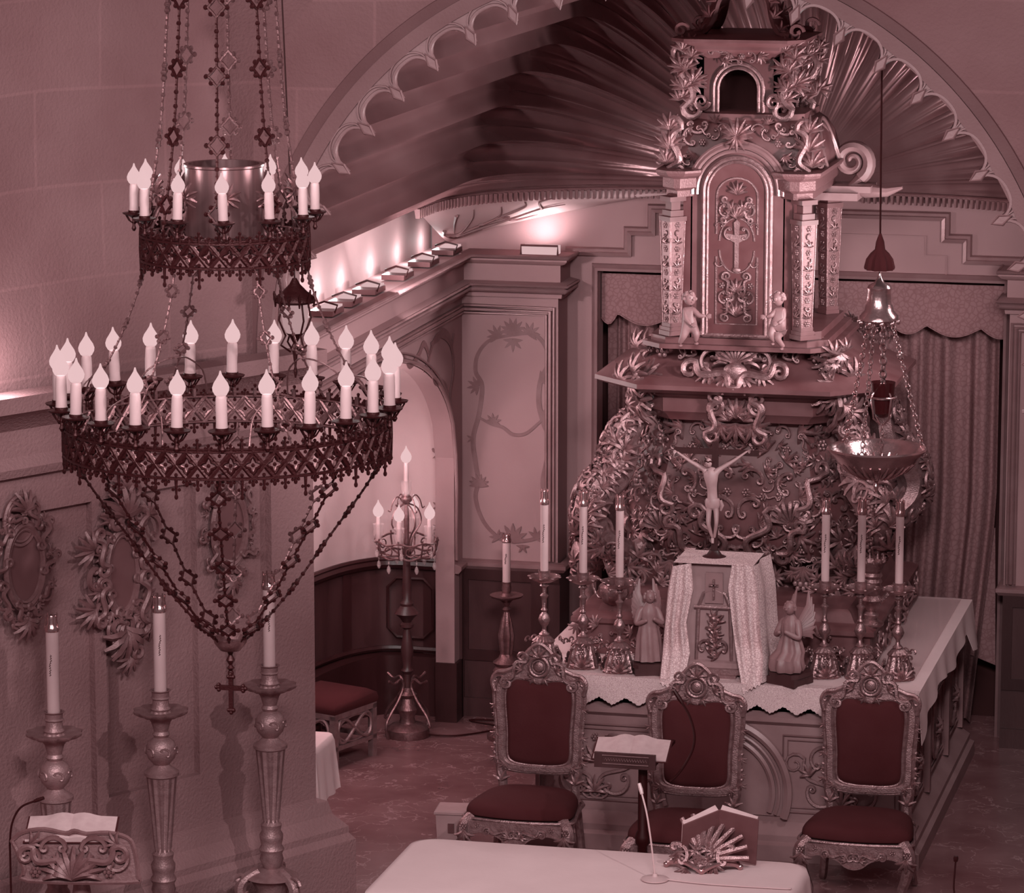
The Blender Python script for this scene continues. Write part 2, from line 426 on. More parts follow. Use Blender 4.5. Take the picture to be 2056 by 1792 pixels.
def shellfan(mb, fr, x, y, s, a, k=9, dep=0.03):
    for i in range(k):
        t = i / (k - 1) - 0.5; an = a + 2.6 * t
        pts = [fr.p(x + s * u * cos(an), y + s * u * sin(an), dep + s * 0.3 * sin(pi * u * 0.75)) for u in (0.08, 0.35, 0.65, 0.9, 1.0)]
        mb.tube(pts, [s * 0.03, s * 0.07, s * 0.11, s * 0.12, s * 0.05], 5)
    cscroll(mb, fr, x + s * 0.02 * cos(a), y + s * 0.02 * sin(a), s * 0.3, a + pi, 1, 0.16, dep + s * 0.1)
def inside(x, y, poly):
    r = False; j = len(poly) - 1
    for i in range(len(poly)):
        xi, yi = poly[i]; xj, yj = poly[j]
        if (yi > y) != (yj > y) and x < (xj - xi) * (y - yi) / (yj - yi) + xi: r = not r
        j = i
    return r
def rocaille(mb, frf, poly, n, s0, s1, rnd, mirror=None, kinds='CCLLLRS'):
    # fill an area with carved scrolls, sprays and rosettes; frf(x,y) gives a tangent frame at that spot
    xs = [p[0] for p in poly]; ys = [p[1] for p in poly]; c = 0; tries = 0; placed = []
    while c < n and tries < n * 40:
        tries += 1
        x = rnd.uniform(min(xs), max(xs)); y = rnd.uniform(min(ys), max(ys))
        if not inside(x, y, poly): continue
        s = rnd.uniform(s0, s1)
        if any((x - a) ** 2 + (y - b) ** 2 < (0.36 * (s + q)) ** 2 for a, b, q in placed): continue
        placed.append((x, y, s)); c += 1
        k = rnd.choice(kinds); a = rnd.uniform(0, 2 * pi); sg = rnd.choice((-1, 1))
        for mx in ((1, -1) if mirror is not None else (1,)):
            xx = x if mx == 1 else 2 * mirror - x
            aa = a if mx == 1 else pi - a
            fr = frf(xx, y)
            if k == 'C': cscroll(mb, fr, 0, 0, s * 0.55, aa, sg * mx, 0.14)
            elif k == 'L': leaf(mb, fr, 0, 0, s * 0.9, aa, rnd.randint(5, 7), 1.9)
            elif k == 'R': rosette(mb, fr, 0, 0, s * 0.42)
            elif k == 'S': sscroll(mb, fr, (-s*0.55*cos(aa), -s*0.55*sin(aa)), (s*0.55*cos(aa), s*0.55*sin(aa)), s * 0.085, 0.03, sg * mx, 5)
def smooth_path(pts, k=6):
    # catmull-rom
    pts = [Vector(p) for p in pts]; out = []
    for i in range(len(pts) - 1):
        p0 = pts[max(i-1, 0)]; p1 = pts[i]; p2 = pts[i+1]; p3 = pts[min(i+2, len(pts)-1)]
        for j in range(k):
            t = j / k
            out.append(0.5 * ((2*p1) + (p2-p0)*t + (2*p0-5*p1+4*p2-p3)*t*t + (-p0+3*p1-3*p2+p3)*t*t*t))
    out.append(pts[-1]); return out
# ================================================================== SETTING
DD = Vector((-sin(radians(29.6)), -cos(radians(29.6)), 0))     # along the diagonal wall, away from the arch
DN = Vector((cos(radians(29.6)), -sin(radians(29.6)), 0))      # out of the diagonal wall into the nave
DC = Vector((-6.56, 21.9, 0))
DPL = (DC, DN)
YA = 21.7                                                      # plane of the chancel arch
XL, YP, YB = -6.8, 26.7, 27.0                                  # chancel left wall, pilasters, back wall
XR = -2.1
XC = -4.43
struct(MB().box((-10, 12, -0.1), (1.5, 28, 0)), 'floor', 'floor', smooth=False)

def dwall(px, py, off=0.0): return Q(px, py, pl=(DC + DN * off, DN))
# ---- diagonal stone wall with recessed panels
def dp(t, z, off=0.0): return DC + DD * t + DN * off + Vector((0, 0, z))
def tof(px, py): return (dwall(px, py) - DC).dot(DD)
mb = MB()
tA = tof(190, 1300); tB0 = tof(213, 1300); tB1 = tof(398, 1300); zB = dwall(300, 1580).z; zT = dwall(300, 985).z
us = [-0.02, tB1, tB0, tA, 4.6]; zs = [0, zB, zT, 3.4]
rec = {(1, 1), (3, 1), (3, 0)}
D = 0.05
for i in range(4):
    for j in range(3):
        d = -D if (i, j) in rec else 0
        a, b = us[i], us[i + 1]; c, e = zs[j], zs[j + 1]
        mb.add([dp(a, c, d), dp(a, e, d), dp(b, e, d), dp(b, c, d)], [(0, 1, 2, 3)])
        if d:
            for (p, q, nb) in (((a, c), (a, e), (i-1, j)), ((b, c), (b, e), (i+1, j)), ((a, c), (b, c), (i, j-1)), ((a, e), (b, e), (i, j+1))):
                if nb not in rec:
                    mb.add([dp(p[0], p[1], d), dp(q[0], q[1], d), dp(q[0], q[1], 0), dp(p[0], p[1], 0)], [(0, 1, 2, 3)])
mb.add([dp(-0.02, 0), dp(-0.02, 3.4), dp(-0.02, 3.4, -0.5), dp(-0.02, 0, -0.5)], [(0, 1, 2, 3)])
struct(mb, 'wall_diagonal', 'stone2', smooth=False)
# end pilaster with base
mb = MB()
t1 = tof(536, 1300)
mb.loft([[dp(-0.03, 0.0, 0), dp(-0.03, 0, 0.05), dp(t1, 0, 0.05), dp(t1, 0, 0)], [dp(-0.03, 3.0, 0), dp(-0.03, 3.0, 0.05), dp(t1, 3.0, 0.05), dp(t1, 3.0, 0)]])
struct(mb, 'trim_pilaster', 'stone2', smooth=False)
mb = MB()
path = [dp(4.6, 0, 0), dp(t1, 0, 0), dp(t1, 0, 0.05), dp(-0.03, 0, 0.05), dp(-0.03, 0, -0.6)]
bprof = [(0, 0), (0.17, 0), (0.17, 0.42), (0.14, 0.46), (0.14, 0.50), (0.07, 0.58), (0.05, 0.66), (0.0, 0.68)]
mb.sweep(path, bprof)
struct(mb, 'baseboard_left', 'stone2', ang=25)
mb = MB()
cprof = [(0, 2.98), (0.05, 2.98), (0.07, 3.03), (0.05, 3.06), (0.02, 3.09), (0.02, 3.24), (0.05, 3.27), (0.13, 3.34), (0.19, 3.37), (0.19, 3.46), (0.0, 3.46)]
mb.sweep([dp(4.6, 0, 0), dp(-0.02, 0, 0)], cprof)
struct(mb, 'trim_cornice', 'stone2', ang=25)
# ---- upper left wall, sweeping smoothly round into the arch wall
def xleft(z):
    d = 2.5 ** 2 - (z - 3.46) ** 2
    return XC - sqrt(d) if d > 0 else XC
corner = Vector((-6.674, YA, 0)) - DN * 0.10
grid = []
for i in range(40):
    z = 3.3 + i * 0.14
    T = 0.02 if z < 4.3 else max(0.02, min(1.3, (xleft(min(z, 5.9)) + 6.67) * 0.85))
    a = corner + DD * T; b = corner + Vector((T, 0, 0))
    row = [corner + DD * s + Vector((0, 0, z)) for s in (6.0, 5.0, 4.0, 3.2, 2.5, 1.9, 1.4)]
    if T > 1.4: row[-1] = a + Vector((0, 0, z))
    for k in range(9):
        t = k / 8
        row.append(a * (1-t)**2 + corner * 2*t*(1-t) + b * t*t + Vector((0, 0, z)))
    grid.append(row)
struct(MB().sheet(grid), 'wall_left', 'stone', ang=60)
# ---- arch wall
def ring_wall(r0, cx, cz, y, xa, xb, zb, n=72):
    mb = MB(); inner = []; outer = []
    for i in range(n + 1):
        t = radians(-2 + 184 * i / n); c, s = cos(t), sin(t)
        inner.append(Vector((cx + r0 * c, y, cz + r0 * s)))
        k = 1e9
        if c > 1e-6: k = min(k, (xb - cx) / c)
        if c < -1e-6: k = min(k, (xa - cx) / c)
        if s > 1e-6: k = min(k, (zb - cz) / s)
        outer.append(Vector((cx + k * c, y, cz + k * s)))
    g = [[inner[i].lerp(outer[i], j / 6) for j in range(7)] for i in range(n + 1)]
    mb.sheet(g, thv=(0, 0.3, 0)); return mb
mb = ring_wall(2.34, -4.40, 3.46, YA, -7.2, 1.2, 9.0)
mb.box((-2.06, YA, 0), (1.2, YA + 0.3, 3.46))
struct(mb, 'wall_arch', 'stone', ang=30)
def arcp(cx, cz, r, t, y): return Vector((cx + r * cos(radians(t)), y, cz + r * sin(radians(t))))
mb = MB()
for (ra, rb, ya) in ((2.285, 2.37, 0.035),):
    g0 = [arcp(-4.40, 3.46, ra, t, YA - ya) for t in range(-2, 183, 2)]; g1 = [arcp(-4.40, 3.46, rb, t, YA - ya) for t in range(-2, 183, 2)]
    mb.sheet([g0, g1], thv=(0, ya + 0.02, 0))
struct(mb, 'trim_arch', 'arch', ang=40)
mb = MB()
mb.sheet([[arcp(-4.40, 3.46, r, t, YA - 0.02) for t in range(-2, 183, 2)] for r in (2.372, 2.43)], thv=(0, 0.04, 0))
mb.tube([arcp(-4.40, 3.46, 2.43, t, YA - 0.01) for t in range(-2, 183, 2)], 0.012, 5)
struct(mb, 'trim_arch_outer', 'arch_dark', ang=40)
# scalloped tracery round the arch
CPX, CPZ, STEP, T0 = -4.365, 3.47, 7.39, 46.5
def scal(t):
    ph = ((t - T0) / STEP) % 1.0; u = abs(2 * ph - 1)      # u=0 mid scallop, 1 at the cusp
    return 2.272 - 0.145 * (1 - sqrt(max(0, 1 - u ** 2.6)))
mb = MB(); g0 = []; g1 = []
ts = [i * STEP / 14 + T0 - 7 * STEP for i in range(14 * 24 + 1)]
for t in ts:
    g0.append(arcp(CPX, CPZ, scal(t), t, YA - 0.02)); g1.append(arcp(CPX, CPZ, 2.318, t, YA - 0.02))
mb.sheet([g0, g1], thv=(0, 0.06, 0))
for off, rr in ((0.0, 0.012), (0.034, 0.007)):
    mb.tube([arcp(CPX, CPZ, min(scal(t) + off, 2.31), t, YA - 0.028) for t in ts], rr, 5)
for k in range(-6, 18):
    t = T0 + k * STEP
    r = scal(t + 0.001)
    pts = [arcp(CPX, CPZ, r - 0.02, t, YA - 0.04), arcp(CPX, CPZ, r + 0.035, t - 0.75, YA - 0.04), arcp(CPX, CPZ, r + 0.10, t, YA - 0.04), arcp(CPX, CPZ, r + 0.035, t + 0.75, YA - 0.04)]
    mb.prism(pts, (0, 0.03, 0)); mb.tube(pts, 0.008, 4, closed=True)
struct(mb, 'trim_tracery', 'tracery', ang=40)
# ---- fluted shell vault
YK = 25.55
def flute(t, q=1.0):
    ph = ((t - T0) / STEP) % 1.0
    h = abs(sin(pi * ph)) ** 0.6 * 0.19
    rid = math.exp(-((ph - 0.28) / 0.045) ** 2) + math.exp(-((ph - 0.74) / 0.045) ** 2)
    h -= rid * 0.045 * min(1.0, max(0.15, q - 0.6))
    return h
FX, FZ = -4.43, 3.90
def shellp(t, q):
    r = 2.15 + flute(t, q) ; bx = -4.40 + r * cos(radians(t)); bz = 3.46 + r * sin(radians(t))
    if t > 169: bx = -6.80
    bz = max(bz, 3.885)
    if q <= 1: return Vector((bx, YA + 0.05 + (YK - YA - 0.05) * q, bz))
    a = (q - 1) * pi / 2
    rho = cos(a) ** 0.62; yy = YK + (YB - 0.03 - YK) * sin(a) ** 0.85
    rho = max(rho, 0.06)
    return Vector((FX + (bx - FX) * rho, yy, FZ + (bz - FZ) * rho))
qs = [0, 0.25, 0.5, 0.75, 1.0] + [1 + i / 22 for i in range(1, 23)]
tt = [9.5 + i * (170.4 - 9.5) / 420 for i in range(421)]
grid = [[shellp(t, q) for q in qs] for t in tt]
mb = MB().sheet(grid)
# lower lip of the vault
low = [shellp(170.4, q) for q in qs]
mb.sheet([low, [p + Vector((-0.30 if i < 6 else -0.05, 0.05, 0.0)) for i, p in enumerate(low)]])
struct(mb, 'ceiling', 'shell', ang=50)
mb = MB()
# dentil row below the shell
def along(pts, step):
    out = []; acc = 0
    for a, b in zip(pts, pts[1:]):
        L = (b - a).length
        while acc <= L:
            out.append((a.lerp(b, acc / L), (b - a).normalized())); acc += step
        acc -= L
    return out
for base in ([shellp(170.4, 0.97)] + [shellp(170.4, 1 + i / 20) for i in range(2, 20)], [shellp(9.5, 1 + i / 20) for i in range(2, 20)]):
    mb.tube([p + Vector((0, -0.01, -0.015)) for p in base], 0.014, 5)
    for p, d in along(base, 0.042):
        nn = Vector((d.y, -d.x, 0)).normalized()
        if nn.y > 0: nn = -nn
        a = p - d * 0.011 + nn * 0.03; b = p + d * 0.011 + nn * 0.03
        mb.loft([[a + Vector((0, 0, -0.02)), b + Vector((0, 0, -0.02)), b - nn * 0.04 + Vector((0, 0, -0.02)), a - nn * 0.04 + Vector((0, 0, -0.02))],
                 [a.lerp(b, 0.2) + Vector((0, 0, -0.085)), b.lerp(a, 0.2) + Vector((0, 0, -0.085)), b - nn * 0.03 + Vector((0, 0, -0.085)), a - nn * 0.03 + Vector((0, 0, -0.085))]])
struct(mb, 'trim_dentils', 'frieze', ang=30)
# ---- painted squinch below the shell corner
top = [shellp(170.4, 0.97)] + [shellp(170.4, 1 + i / 20) for i in range(1, 20)]
top = [p + Vector((0, 0, -0.03)) for p in top]
bot = []
m = len(top)
for i, p in enumerate(top):
    t = i / (m - 1)
    if t < 0.42: k = t / 0.42; bot.append(Vector((-6.98, 25.9 + 1.07 * k, 3.86 - 0.42 * k)))
    else: k = (t - 0.42) / 0.58; bot.append(Vector((-6.98 + 1.7 * k, YB - 0.03, 3.44 + 0.42 * k ** 0.8)))
rows = [[a.lerp(b, j / 6) + Vector((0.05, -0.06, 0)) * sin(pi * j / 6) for a, b in zip(top, bot)] for j in range(7)]
struct(MB().sheet(rows), 'ceiling_squinch', 'wall_light', ang=60)
def sq(u, v):   # u along the edge, v from the top edge down
    i = u * (m - 1); a = min(int(i), m - 2); j = v * 6; b = min(int(j), 5); k = i - a; l = j - b
    return rows[b][a].lerp(rows[b][a+1], k).lerp(rows[b+1][a].lerp(rows[b+1][a+1], k), l) + Vector((0.008, -0.012, 0))
mb = MB()
for br in ([(.36, .95), (.42, .8), (.40, .5), (.37, .3)], [(.42, .8), (.50, .6), (.48, .3)], [(.42, .85), (.55, .75), (.62, .55), (.68, .5)], [(.50, .6), (.56, .4), (.55, .25)], [(.33, .9), (.36, .95), (.44, .96), (.50, .93)], [(.30, .5), (.34, .7), (.40, .85)], [(.62, .55), (.60, .3), (.64, .2)], [(.55, .75), (.58, .85), (.63, .8)], [(.46, .7), (.52, .72), (.54, .66), (.50, .62)]):
    pts = smooth_path([sq(u, v) for u, v in br], 6); mb.tube(pts, [0.013 * (1.1 - i / len(pts)) for i in range(len(pts))], 5)
struct(mb, 'trim_painted_tree', 'frieze')
# ---- chancel left wall with elliptical arch into the niche
AY, AZ, AA, AB = 24.2, 1.95, 2.26, 0.98
mb = MB(); y = 21.95; ys = [21.95 + i * (26.46 - 21.95) / 60 for i in range(61)]
lowz = [AZ + AB * sqrt(max(0, 1 - ((yy - AY) / AA) ** 2)) for yy in ys]
mb.sheet([[Vector((XL, yy, z)) for yy, z in zip(ys, lowz)], [Vector((XL, yy, 3.4)) for yy in ys]])
mb.sheet([[Vector((XL, yy, z)) for yy, z in zip(ys, lowz)], [Vector((XL - 0.14, yy, z)) for yy in ys]][::-1] if False else [[Vector((XL, yy, z)) for yy, z in zip(ys, lowz)], [Vector((XL - 0.14, yy, z)) for yy, z in zip(ys, lowz)]])
mb.add([(XL, 26.46, 0), (XL, YP, 0), (XL, YP, 3.4), (XL, 26.46, 3.4)], [(0, 1, 2, 3)])
mb.add([(XL, 26.46, 0), (XL - 0.14, 26.46, 0), (XL - 0.14, 26.46, AZ), (XL, 26.46, AZ)], [(0, 1, 2, 3)])
struct(mb, 'wall_chancel_left', 'wall', ang=35)
mb = MB()
edge = [Vector((XL + 0.012, yy, z + 0.02)) for yy, z in zip(ys, lowz)][3:] + [Vector((XL + 0.012, 26.48, z)) for z in (1.8, 1.5, 1.2)]
mb.tube(edge, 0.016, 6); mb.tube([p + Vector((0, 0.0, 0.05)) for p in edge[:-3]], 0.009, 5)
struct(mb, 'trim_niche_arch', 'trim', ang=60)
# niche shell
plan = [(XL - 0.14, 26.46), (XL - 0.14, 26.74), (-7.2, 26.76), (-7.42, 26.72), (-7.62, 26.5), (-7.75, 26.15), (-7.83, 25.7), (-7.88, 25.1), (-7.9, 24.4), (-7.86, 23.7), (-7.75, 23.1), (-7.5, 22.6), (-7.1, 22.25), (XL - 0.1, 22.0)]
pl3 = smooth_path([Vector((a, b, 0)) for a, b in plan[2:]], 4)
pl3 = [Vector((plan[0][0], plan[0][1], 0)), Vector((plan[1][0], plan[1][1], 0))] + pl3
rows = [[p + Vector((0, 0, z)) for p in pl3] for z in (0, 1.0, AZ)]
for i in range(1, 13):
    a = pi / 2 * i / 12
    rows.append([Vector((XL + (p.x - XL) * max(cos(a), 0.0), AY + (p.y - AY) * max(cos(a), 0.0), AZ + 1.0 * sin(a))) for p in pl3])
struct(MB().sheet(rows), 'wall_niche', 'wall_light', ang=60)
def inset(pts, d):
    out = []
    for i, p in enumerate(pts):
        t = (pts[min(i + 1, len(pts) - 1)] - pts[max(i - 1, 0)]).normalized(); out.append(p + Vector((-t.y, t.x, 0)) * d)
    return out
ws = pl3[1:]
wi = inset(ws, 0.03)
mb = MB().sheet([[p for p in wi], [p + Vector((0, 0, 1.06)) for p in wi]])
mb.sheet([[p + Vector((0, 0, 1.06)) for p in wi], [p + Vector((0, 0, 1.06)) for p in ws]])
struct(mb, 'baseboard_niche', 'wood', ang=60)
mb = MB()
for off, z, r in ((0.045, 1.10, 0.035), (0.055, 1.14, 0.018), (0.045, 0.47, 0.022)):
    mb.tube([p + Vector((0, 0, z)) for p in inset(ws, off)], r, 6)
wo = inset(ws, 0.045)
for k in (0, 9, 14, 20, 26, 32):
    if k + 1 < len(wo): 
        a = wo[k]; b = wo[k].lerp(wo[k + 1], 0.6) if (wo[k+1]-wo[k]).length > 0.12 else wo[k+1]
        mb.sheet([[a, b], [a + Vector((0, 0, 1.06)), b + Vector((0, 0, 1.06))]], thv=(b - a).cross(Vector((0, 0, 1))).normalized() * 0.01)
# panel with clipped corners straight behind the lamp
x0, x1, z0, z1, c = -7.36, -7.02, 0.56, 1.0, 0.07
y = 26.68
outer = [(x0 - .05, z0 - .05), (x1 + .05, z0 - .05), (x1 + .05, z1 + .04), (x0 - .05, z1 + .04)]
inn = [(x0 + c, z0), (x1 - c, z0), (x1, z0 + c), (x1, z1 - c), (x1 - c, z1), (x0 + c, z1), (x0, z1 - c), (x0, z0 + c)]
mb.tube([(a, y, b) for a, b in inn], 0.012, 4, closed=True)
struct(mb, 'trim_niche_rail', 'wood_dark', ang=50)
mb = MB()
bo = inset(ws, 0.16)
mb.sheet([[p for p in bo], [p + Vector((0, 0, 0.44)) for p in bo]]); mb.sheet([[p + Vector((0, 0, 0.44)) for p in bo], [p + Vector((0, 0, 0.44)) for p in ws]])
mb.box((XL - 0.14, 26.44, 0), (XL + 0.02, 26.62, 0.44))
struct(mb, 'baseboard_plinth', 'wood_dark', ang=60)
# ---- recess wall above the cornice (uplit)
mb = MB()
mb.add([(-7.12, 21.9, 3.3), (-7.12, YB + 0.05, 3.3), (-7.12, YB + 0.05, 4.1), (-7.12, 21.9, 4.1)], [(0, 1, 2, 3)])
mb.add([(-7.12, 21.9, 3.39), (-7.12, YB, 3.39), (-6.7, YB, 3.39), (-6.7, 21.9, 3.39)], [(0, 1, 2, 3)])
mb.add([(-7.15, 21.99, 3.3), (-6.6, 21.99, 3.3), (-6.6, 21.99, 4.1), (-7.15, 21.99, 4.1)], [(0, 1, 2, 3)])
struct(mb, 'wall_cove', 'wall_light', smooth=False)
# ---- pilasters and back wall
mb = MB()
mb.box((XL - 0.02, YP, 1.14), (-6.09, YB + 0.2, 3.4))
struct(mb, 'wall_corner_left', 'wall', smooth=False)
mb = MB().box((-2.87, YP, 1.14), (XR, YB + 0.2, 3.4))
struct(mb, 'wall_corner_right', 'wall', smooth=False)
mb = MB()
for (a, b) in ((XL - 0.02, -6.09), (-2.87, XR)):
    mb.box((a, YP - 0.02, 0), (b + 0.02, YB, 1.10))
    mb.box((a, YP - 0.045, 0), (b + 0.03, YB, 0.14))
mb.box((XL - 0.03, 26.60, 0), (XL + 0.02, YP, 1.1))
struct(mb, 'baseboard_corner', 'wood', smooth=False)
mb = MB()
for (a, b) in ((XL - 0.02, -6.09), (-2.87, XR)):
    for (u0, u1, z0, z1) in ((a, b + .02, 1.02, 1.10), (a, b + .02, 0.42, 0.50), (a, a + 0.07, .5, 1.02), (b - 0.19, b - 0.07, .5, 1.02)):
        mb.box((u0, YP - 0.034, z0), (u1, YP - 0.021, z1))
struct(mb, 'trim_wainscot_rails', 'wood_dark', smooth=False)
mb = MB()
cap = [(0, 1.10), (0.03, 1.10), (0.05, 1.125), (0.05, 1.15), (0.02, 1.165), (0, 1.17)]
mb.sweep([(XL + 0.0, 26.47, 0), (XL + 0.0, YP, 0), (-6.07, YP, 0), (-6.07, YB, 0)], cap)
mb.sweep([(-2.87, YB, 0), (-2.87, YP, 0), (XR, YP, 0)], cap)
struct(mb, 'trim_dado_rail', 'trim', ang=30)
OX0, OX1, OZ = -5.86, -2.94, 3.27
mb = MB()
mb.box((-6.1, YB, 0), (OX0, YB + 0.15, OZ)); mb.box((OX1, YB, 0), (-2.8, YB + 0.15, OZ)); mb.box((-7.1, YB, OZ), (XR, YB + 0.15, 6.2))
struct(mb, 'wall_back', 'wall', smooth=False)
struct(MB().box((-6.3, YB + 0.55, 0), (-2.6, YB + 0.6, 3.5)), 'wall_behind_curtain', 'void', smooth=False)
mb = MB().box((XR, YA + 0.3, 0), (XR + 0.15, YB, 4.0))
struct(mb, 'wall_right', 'wall', smooth=False)
mb = MB()
fprof = [(0, 0), (0, 0.045), (0.02, 0.05), (0.03, 0.035), (0.045, 0.02), (0.05, 0)]
def frame_path(mb, pts, prof):   # pts in x,z on a plane facing -y, moulding section (out across, out toward viewer)
    m = len(pts); rings = []
    for i, (x, z, y) in enumerate(pts):
        p = Vector((x, 0, z))
        d1 = (p - Vector((pts[i-1][0], 0, pts[i-1][1]))).normalized() if i else None
        d2 = (Vector((pts[i+1][0], 0, pts[i+1][1])) - p).normalized() if i < m - 1 else None
        d1 = d1 or d2; d2 = d2 or d1
        n1 = Vector((-d1.z, 0, d1.x)); n2 = Vector((-d2.z, 0, d2.x)); nn = (n1 + n2).normalized(); k = 1 / max(0.3, nn.dot(n1))
        rings.append([Vector((x, y - h, z)) + nn * (o * k) for o, h in prof])
    mb.loft(rings)
frame_path(mb, [(OX1, 0, YB), (OX1, OZ, YB), (OX0, OZ, YB), (OX0, 0, YB)][::-1], fprof)
struct(mb, 'trim_opening', 'trim', ang=30)
# stepped gilded moulding on the back wall
mb = MB()
def bz(px, py): q = Q(px, py, Y=YB - 0.02); return q.x, q.z
L = [bz(1150, 503), bz(1260, 501), bz(1260, 463), bz(1308, 461), bz(1308, 418), bz(1400, 418)]
zl = [L[0][1], L[2][1], L[4][1]]; xl = [L[1][0], L[3][0]]
pl = [(-6.1, zl[0], YB), (xl[0], zl[0], YB), (xl[0], zl[1], YB), (xl[1], zl[1], YB), (xl[1], zl[2], YB)]
R_ = [bz(1900, 432), bz(1900, 478), bz(1943, 478), bz(1943, 521)]
pr = [(R_[0][0], zl[2], YB), (R_[0][0], R_[1][1], YB), (R_[2][0], R_[1][1], YB), (R_[2][0], R_[3][1], YB), (XR, R_[3][1], YB)]
frame_path(mb, (pl + pr), [(-0.03, 0), (-0.03, 0.04), (-0.005, 0.05), (0.0, 0.03), (0.02, 0.035), (0.03, 0.012), (0.03, 0)])
struct(mb, 'trim_stepped', 'trim', ang=30)
# faint applied panel outline on the right
mb = MB(); q0 = bz(1690, 470); q1 = bz(1858, 470); q2 = bz(1858, 513); q3 = bz(1900, 513); q4 = bz(1900, 560)
frame_path(mb, [(q0[0], q0[1], YB), (q1[0], q0[1], YB), (q1[0], q2[1], YB), (q3[0], q2[1], YB), (q3[0], q4[1], YB)], [(-.004, 0), (-.004, .01), (.004, .01), (.004, 0)])
struct(mb, 'trim_panel_line', 'wall', smooth=False)
# cornice round the chancel
cp = [(0, 3.10), (0.03, 3.10), (0.035, 3.13), (0.055, 3.14), (0.06, 3.17), (0.08, 3.20), (0.02, 3.215), (0.02, 3.335), (0.06, 3.35), (0.08, 3.37), (0.08, 3.40), (0, 3.40)]
mb = MB()
mb.sweep([(XL, 21.95, 0), (XL, YP, 0), (-6.09, YP, 0), (-6.09, YB, 0)], cp)
mb.sweep([(-2.87, YB, 0), (-2.87, YP, 0), (XR, YP, 0)], cp)
struct(mb, 'trim_chancel_cornice', 'wall', ang=25)
mb = MB()
for z, r, o in ((3.395, 0.014, 0.085), (3.155, 0.020, 0.062), (3.19, 0.010, 0.085)):
    mb.tube([(XL + o, 21.95, z), (XL + o, YP - o, z), (-6.09 + o, YP - o, z), (-6.09 + o, YB, z)], r, 6)
    mb.tube([(-2.87 - o, YB, z), (-2.87 - o, YP - o, z), (XR, YP - o, z)], r, 6)
struct(mb, 'trim_cornice_beads', 'trim', ang=60)
# gilded panel mouldings (left wall + corner panel)
mb = MB()
for o, r in ((0, 0.013), (0.028, 0.018), (0.055, 0.011)):
    mb.tube([(XL + 0.01, 22.0, 3.03 - o), (XL + 0.01, YP - 0.02, 3.03 - o), (XL + 0.02, YP - 0.01, 3.03 - o), (-6.12 - o * 1.0, YP - 0.01, 3.03 - o), (-6.12 - o, YP - 0.01, 1.18)], r, 6)
    mb.tube([(-2.85 + o, YP - 0.01, 1.18), (-2.85 + o, YP - 0.01, 3.03 - o), (XR, YP - 0.01, 3.03 - o)], r, 6)
struct(mb, 'trim_panel_moulding', 'trim', ang=60)
# painted scroll frame in the corner panel
fr = FRONT((0, YP - 0.004, 0))
mb = MB()
FLN2 = [0]
def pp(px, py, Y=YP): q = Q(px, py, Y=Y); return (q.x, q.z)
def painted(mb, pxpts, wid, Y=YP, k=6):
    FLN2[0] += 1; Y = Y - 0.0011 * FLN2[0]
    pts = smooth_path([Vector((pp(a, b, Y)[0], Y - 0.004, pp(a, b, Y)[1])) for a, b in pxpts], k)
    m = len(pts); rs = [wid * (0.6 + 0.4 * sin(pi * i / (m - 1))) for i in range(m)]
    # flat ribbon
    L_, R2 = [], []
    for i, p in enumerate(pts):
        t = (pts[min(i+1, m-1)] - pts[max(i-1, 0)]).normalized(); n = Vector((-t.z, 0, t.x))
        L_.append(p + n * rs[i]); R2.append(p - n * rs[i])
    mb.sheet([L_, R2], thv=(0, 0.006, 0))
FLN = [0]
def flame(mb, px, py, s, a, k=6, spread=2.6, Y=YP):
    x, z = pp(px, py, Y); FLN[0] += 1; Y = Y - 0.0004 * FLN[0]
    for i in range(k):
        Y -= 0.00012; t = i / (k - 1) - 0.5; an = a + spread * t; L2 = s * (1 - 0.8 * t * t)
        pts = [Vector((x, Y - 0.004, z)) + Vector((cos(an + 0.5 * t * u) * L2 * u, 0, sin(an + 0.5 * t * u) * L2 * u)) for u in (0, 0.4, 0.75, 1)]
        lo, hi = [], []
        for j, p in enumerate(pts):
            n = Vector((-sin(an), 0, cos(an))) * s * (0.13, 0.15, 0.10, 0.01)[j]; lo.append(p + n); hi.append(p - n)
        mb.sheet([lo, hi], thv=(0, 0.006, 0))
painted(mb, [(1030, 672), (985, 682), (960, 710), (955, 745), (968, 775), (962, 830), (950, 880), (955, 930), (960, 965), (955, 1000), (970, 1045), (1000, 1078), (1030, 1088)], 0.017)
painted(mb, [(1030, 672), (1070, 670), (1095, 695), (1100, 730), (1085, 765), (1082, 810), (1092, 850), (1105, 885), (1097, 930), (1090, 970), (1098, 1010), (1103, 1045), (1080, 1078), (1030, 1088)], 0.019)
painted(mb, [(962, 838), (985, 850), (1010, 858), (1030, 872), (1055, 870), (1080, 850), (1092, 838)], 0.012)
for (a, b, s, an, k) in ((1030, 668, 0.11, pi/2, 8), (1030, 682, 0.09, -pi/2, 5), (1000, 675, 0.09, 2.3, 6), (1062, 670, 0.09, 0.9, 6), (960, 775, 0.085, 3.0, 6), (1085, 760, 0.075, 0.0, 5), (1090, 835, 0.08, 0.3, 6), (962, 975, 0.09, 1.6, 8), (1030, 1085, 0.13, pi/2, 7), (1000, 1080, 0.07, 2.2, 5), (1075, 1078, 0.08, 0.9, 5), (990, 848, 0.07, 1.3, 6), (1100, 1010, 0.06, 0.2, 4), (950, 880, 0.05, 3.2, 4), (1104, 885, 0.05, 0.1, 4), (1050, 1095, 0.06, -1.6, 4)):
    flame(mb, a, b, s, an, k)
struct(mb, 'trim_painted_frame', 'frieze', smooth=False)
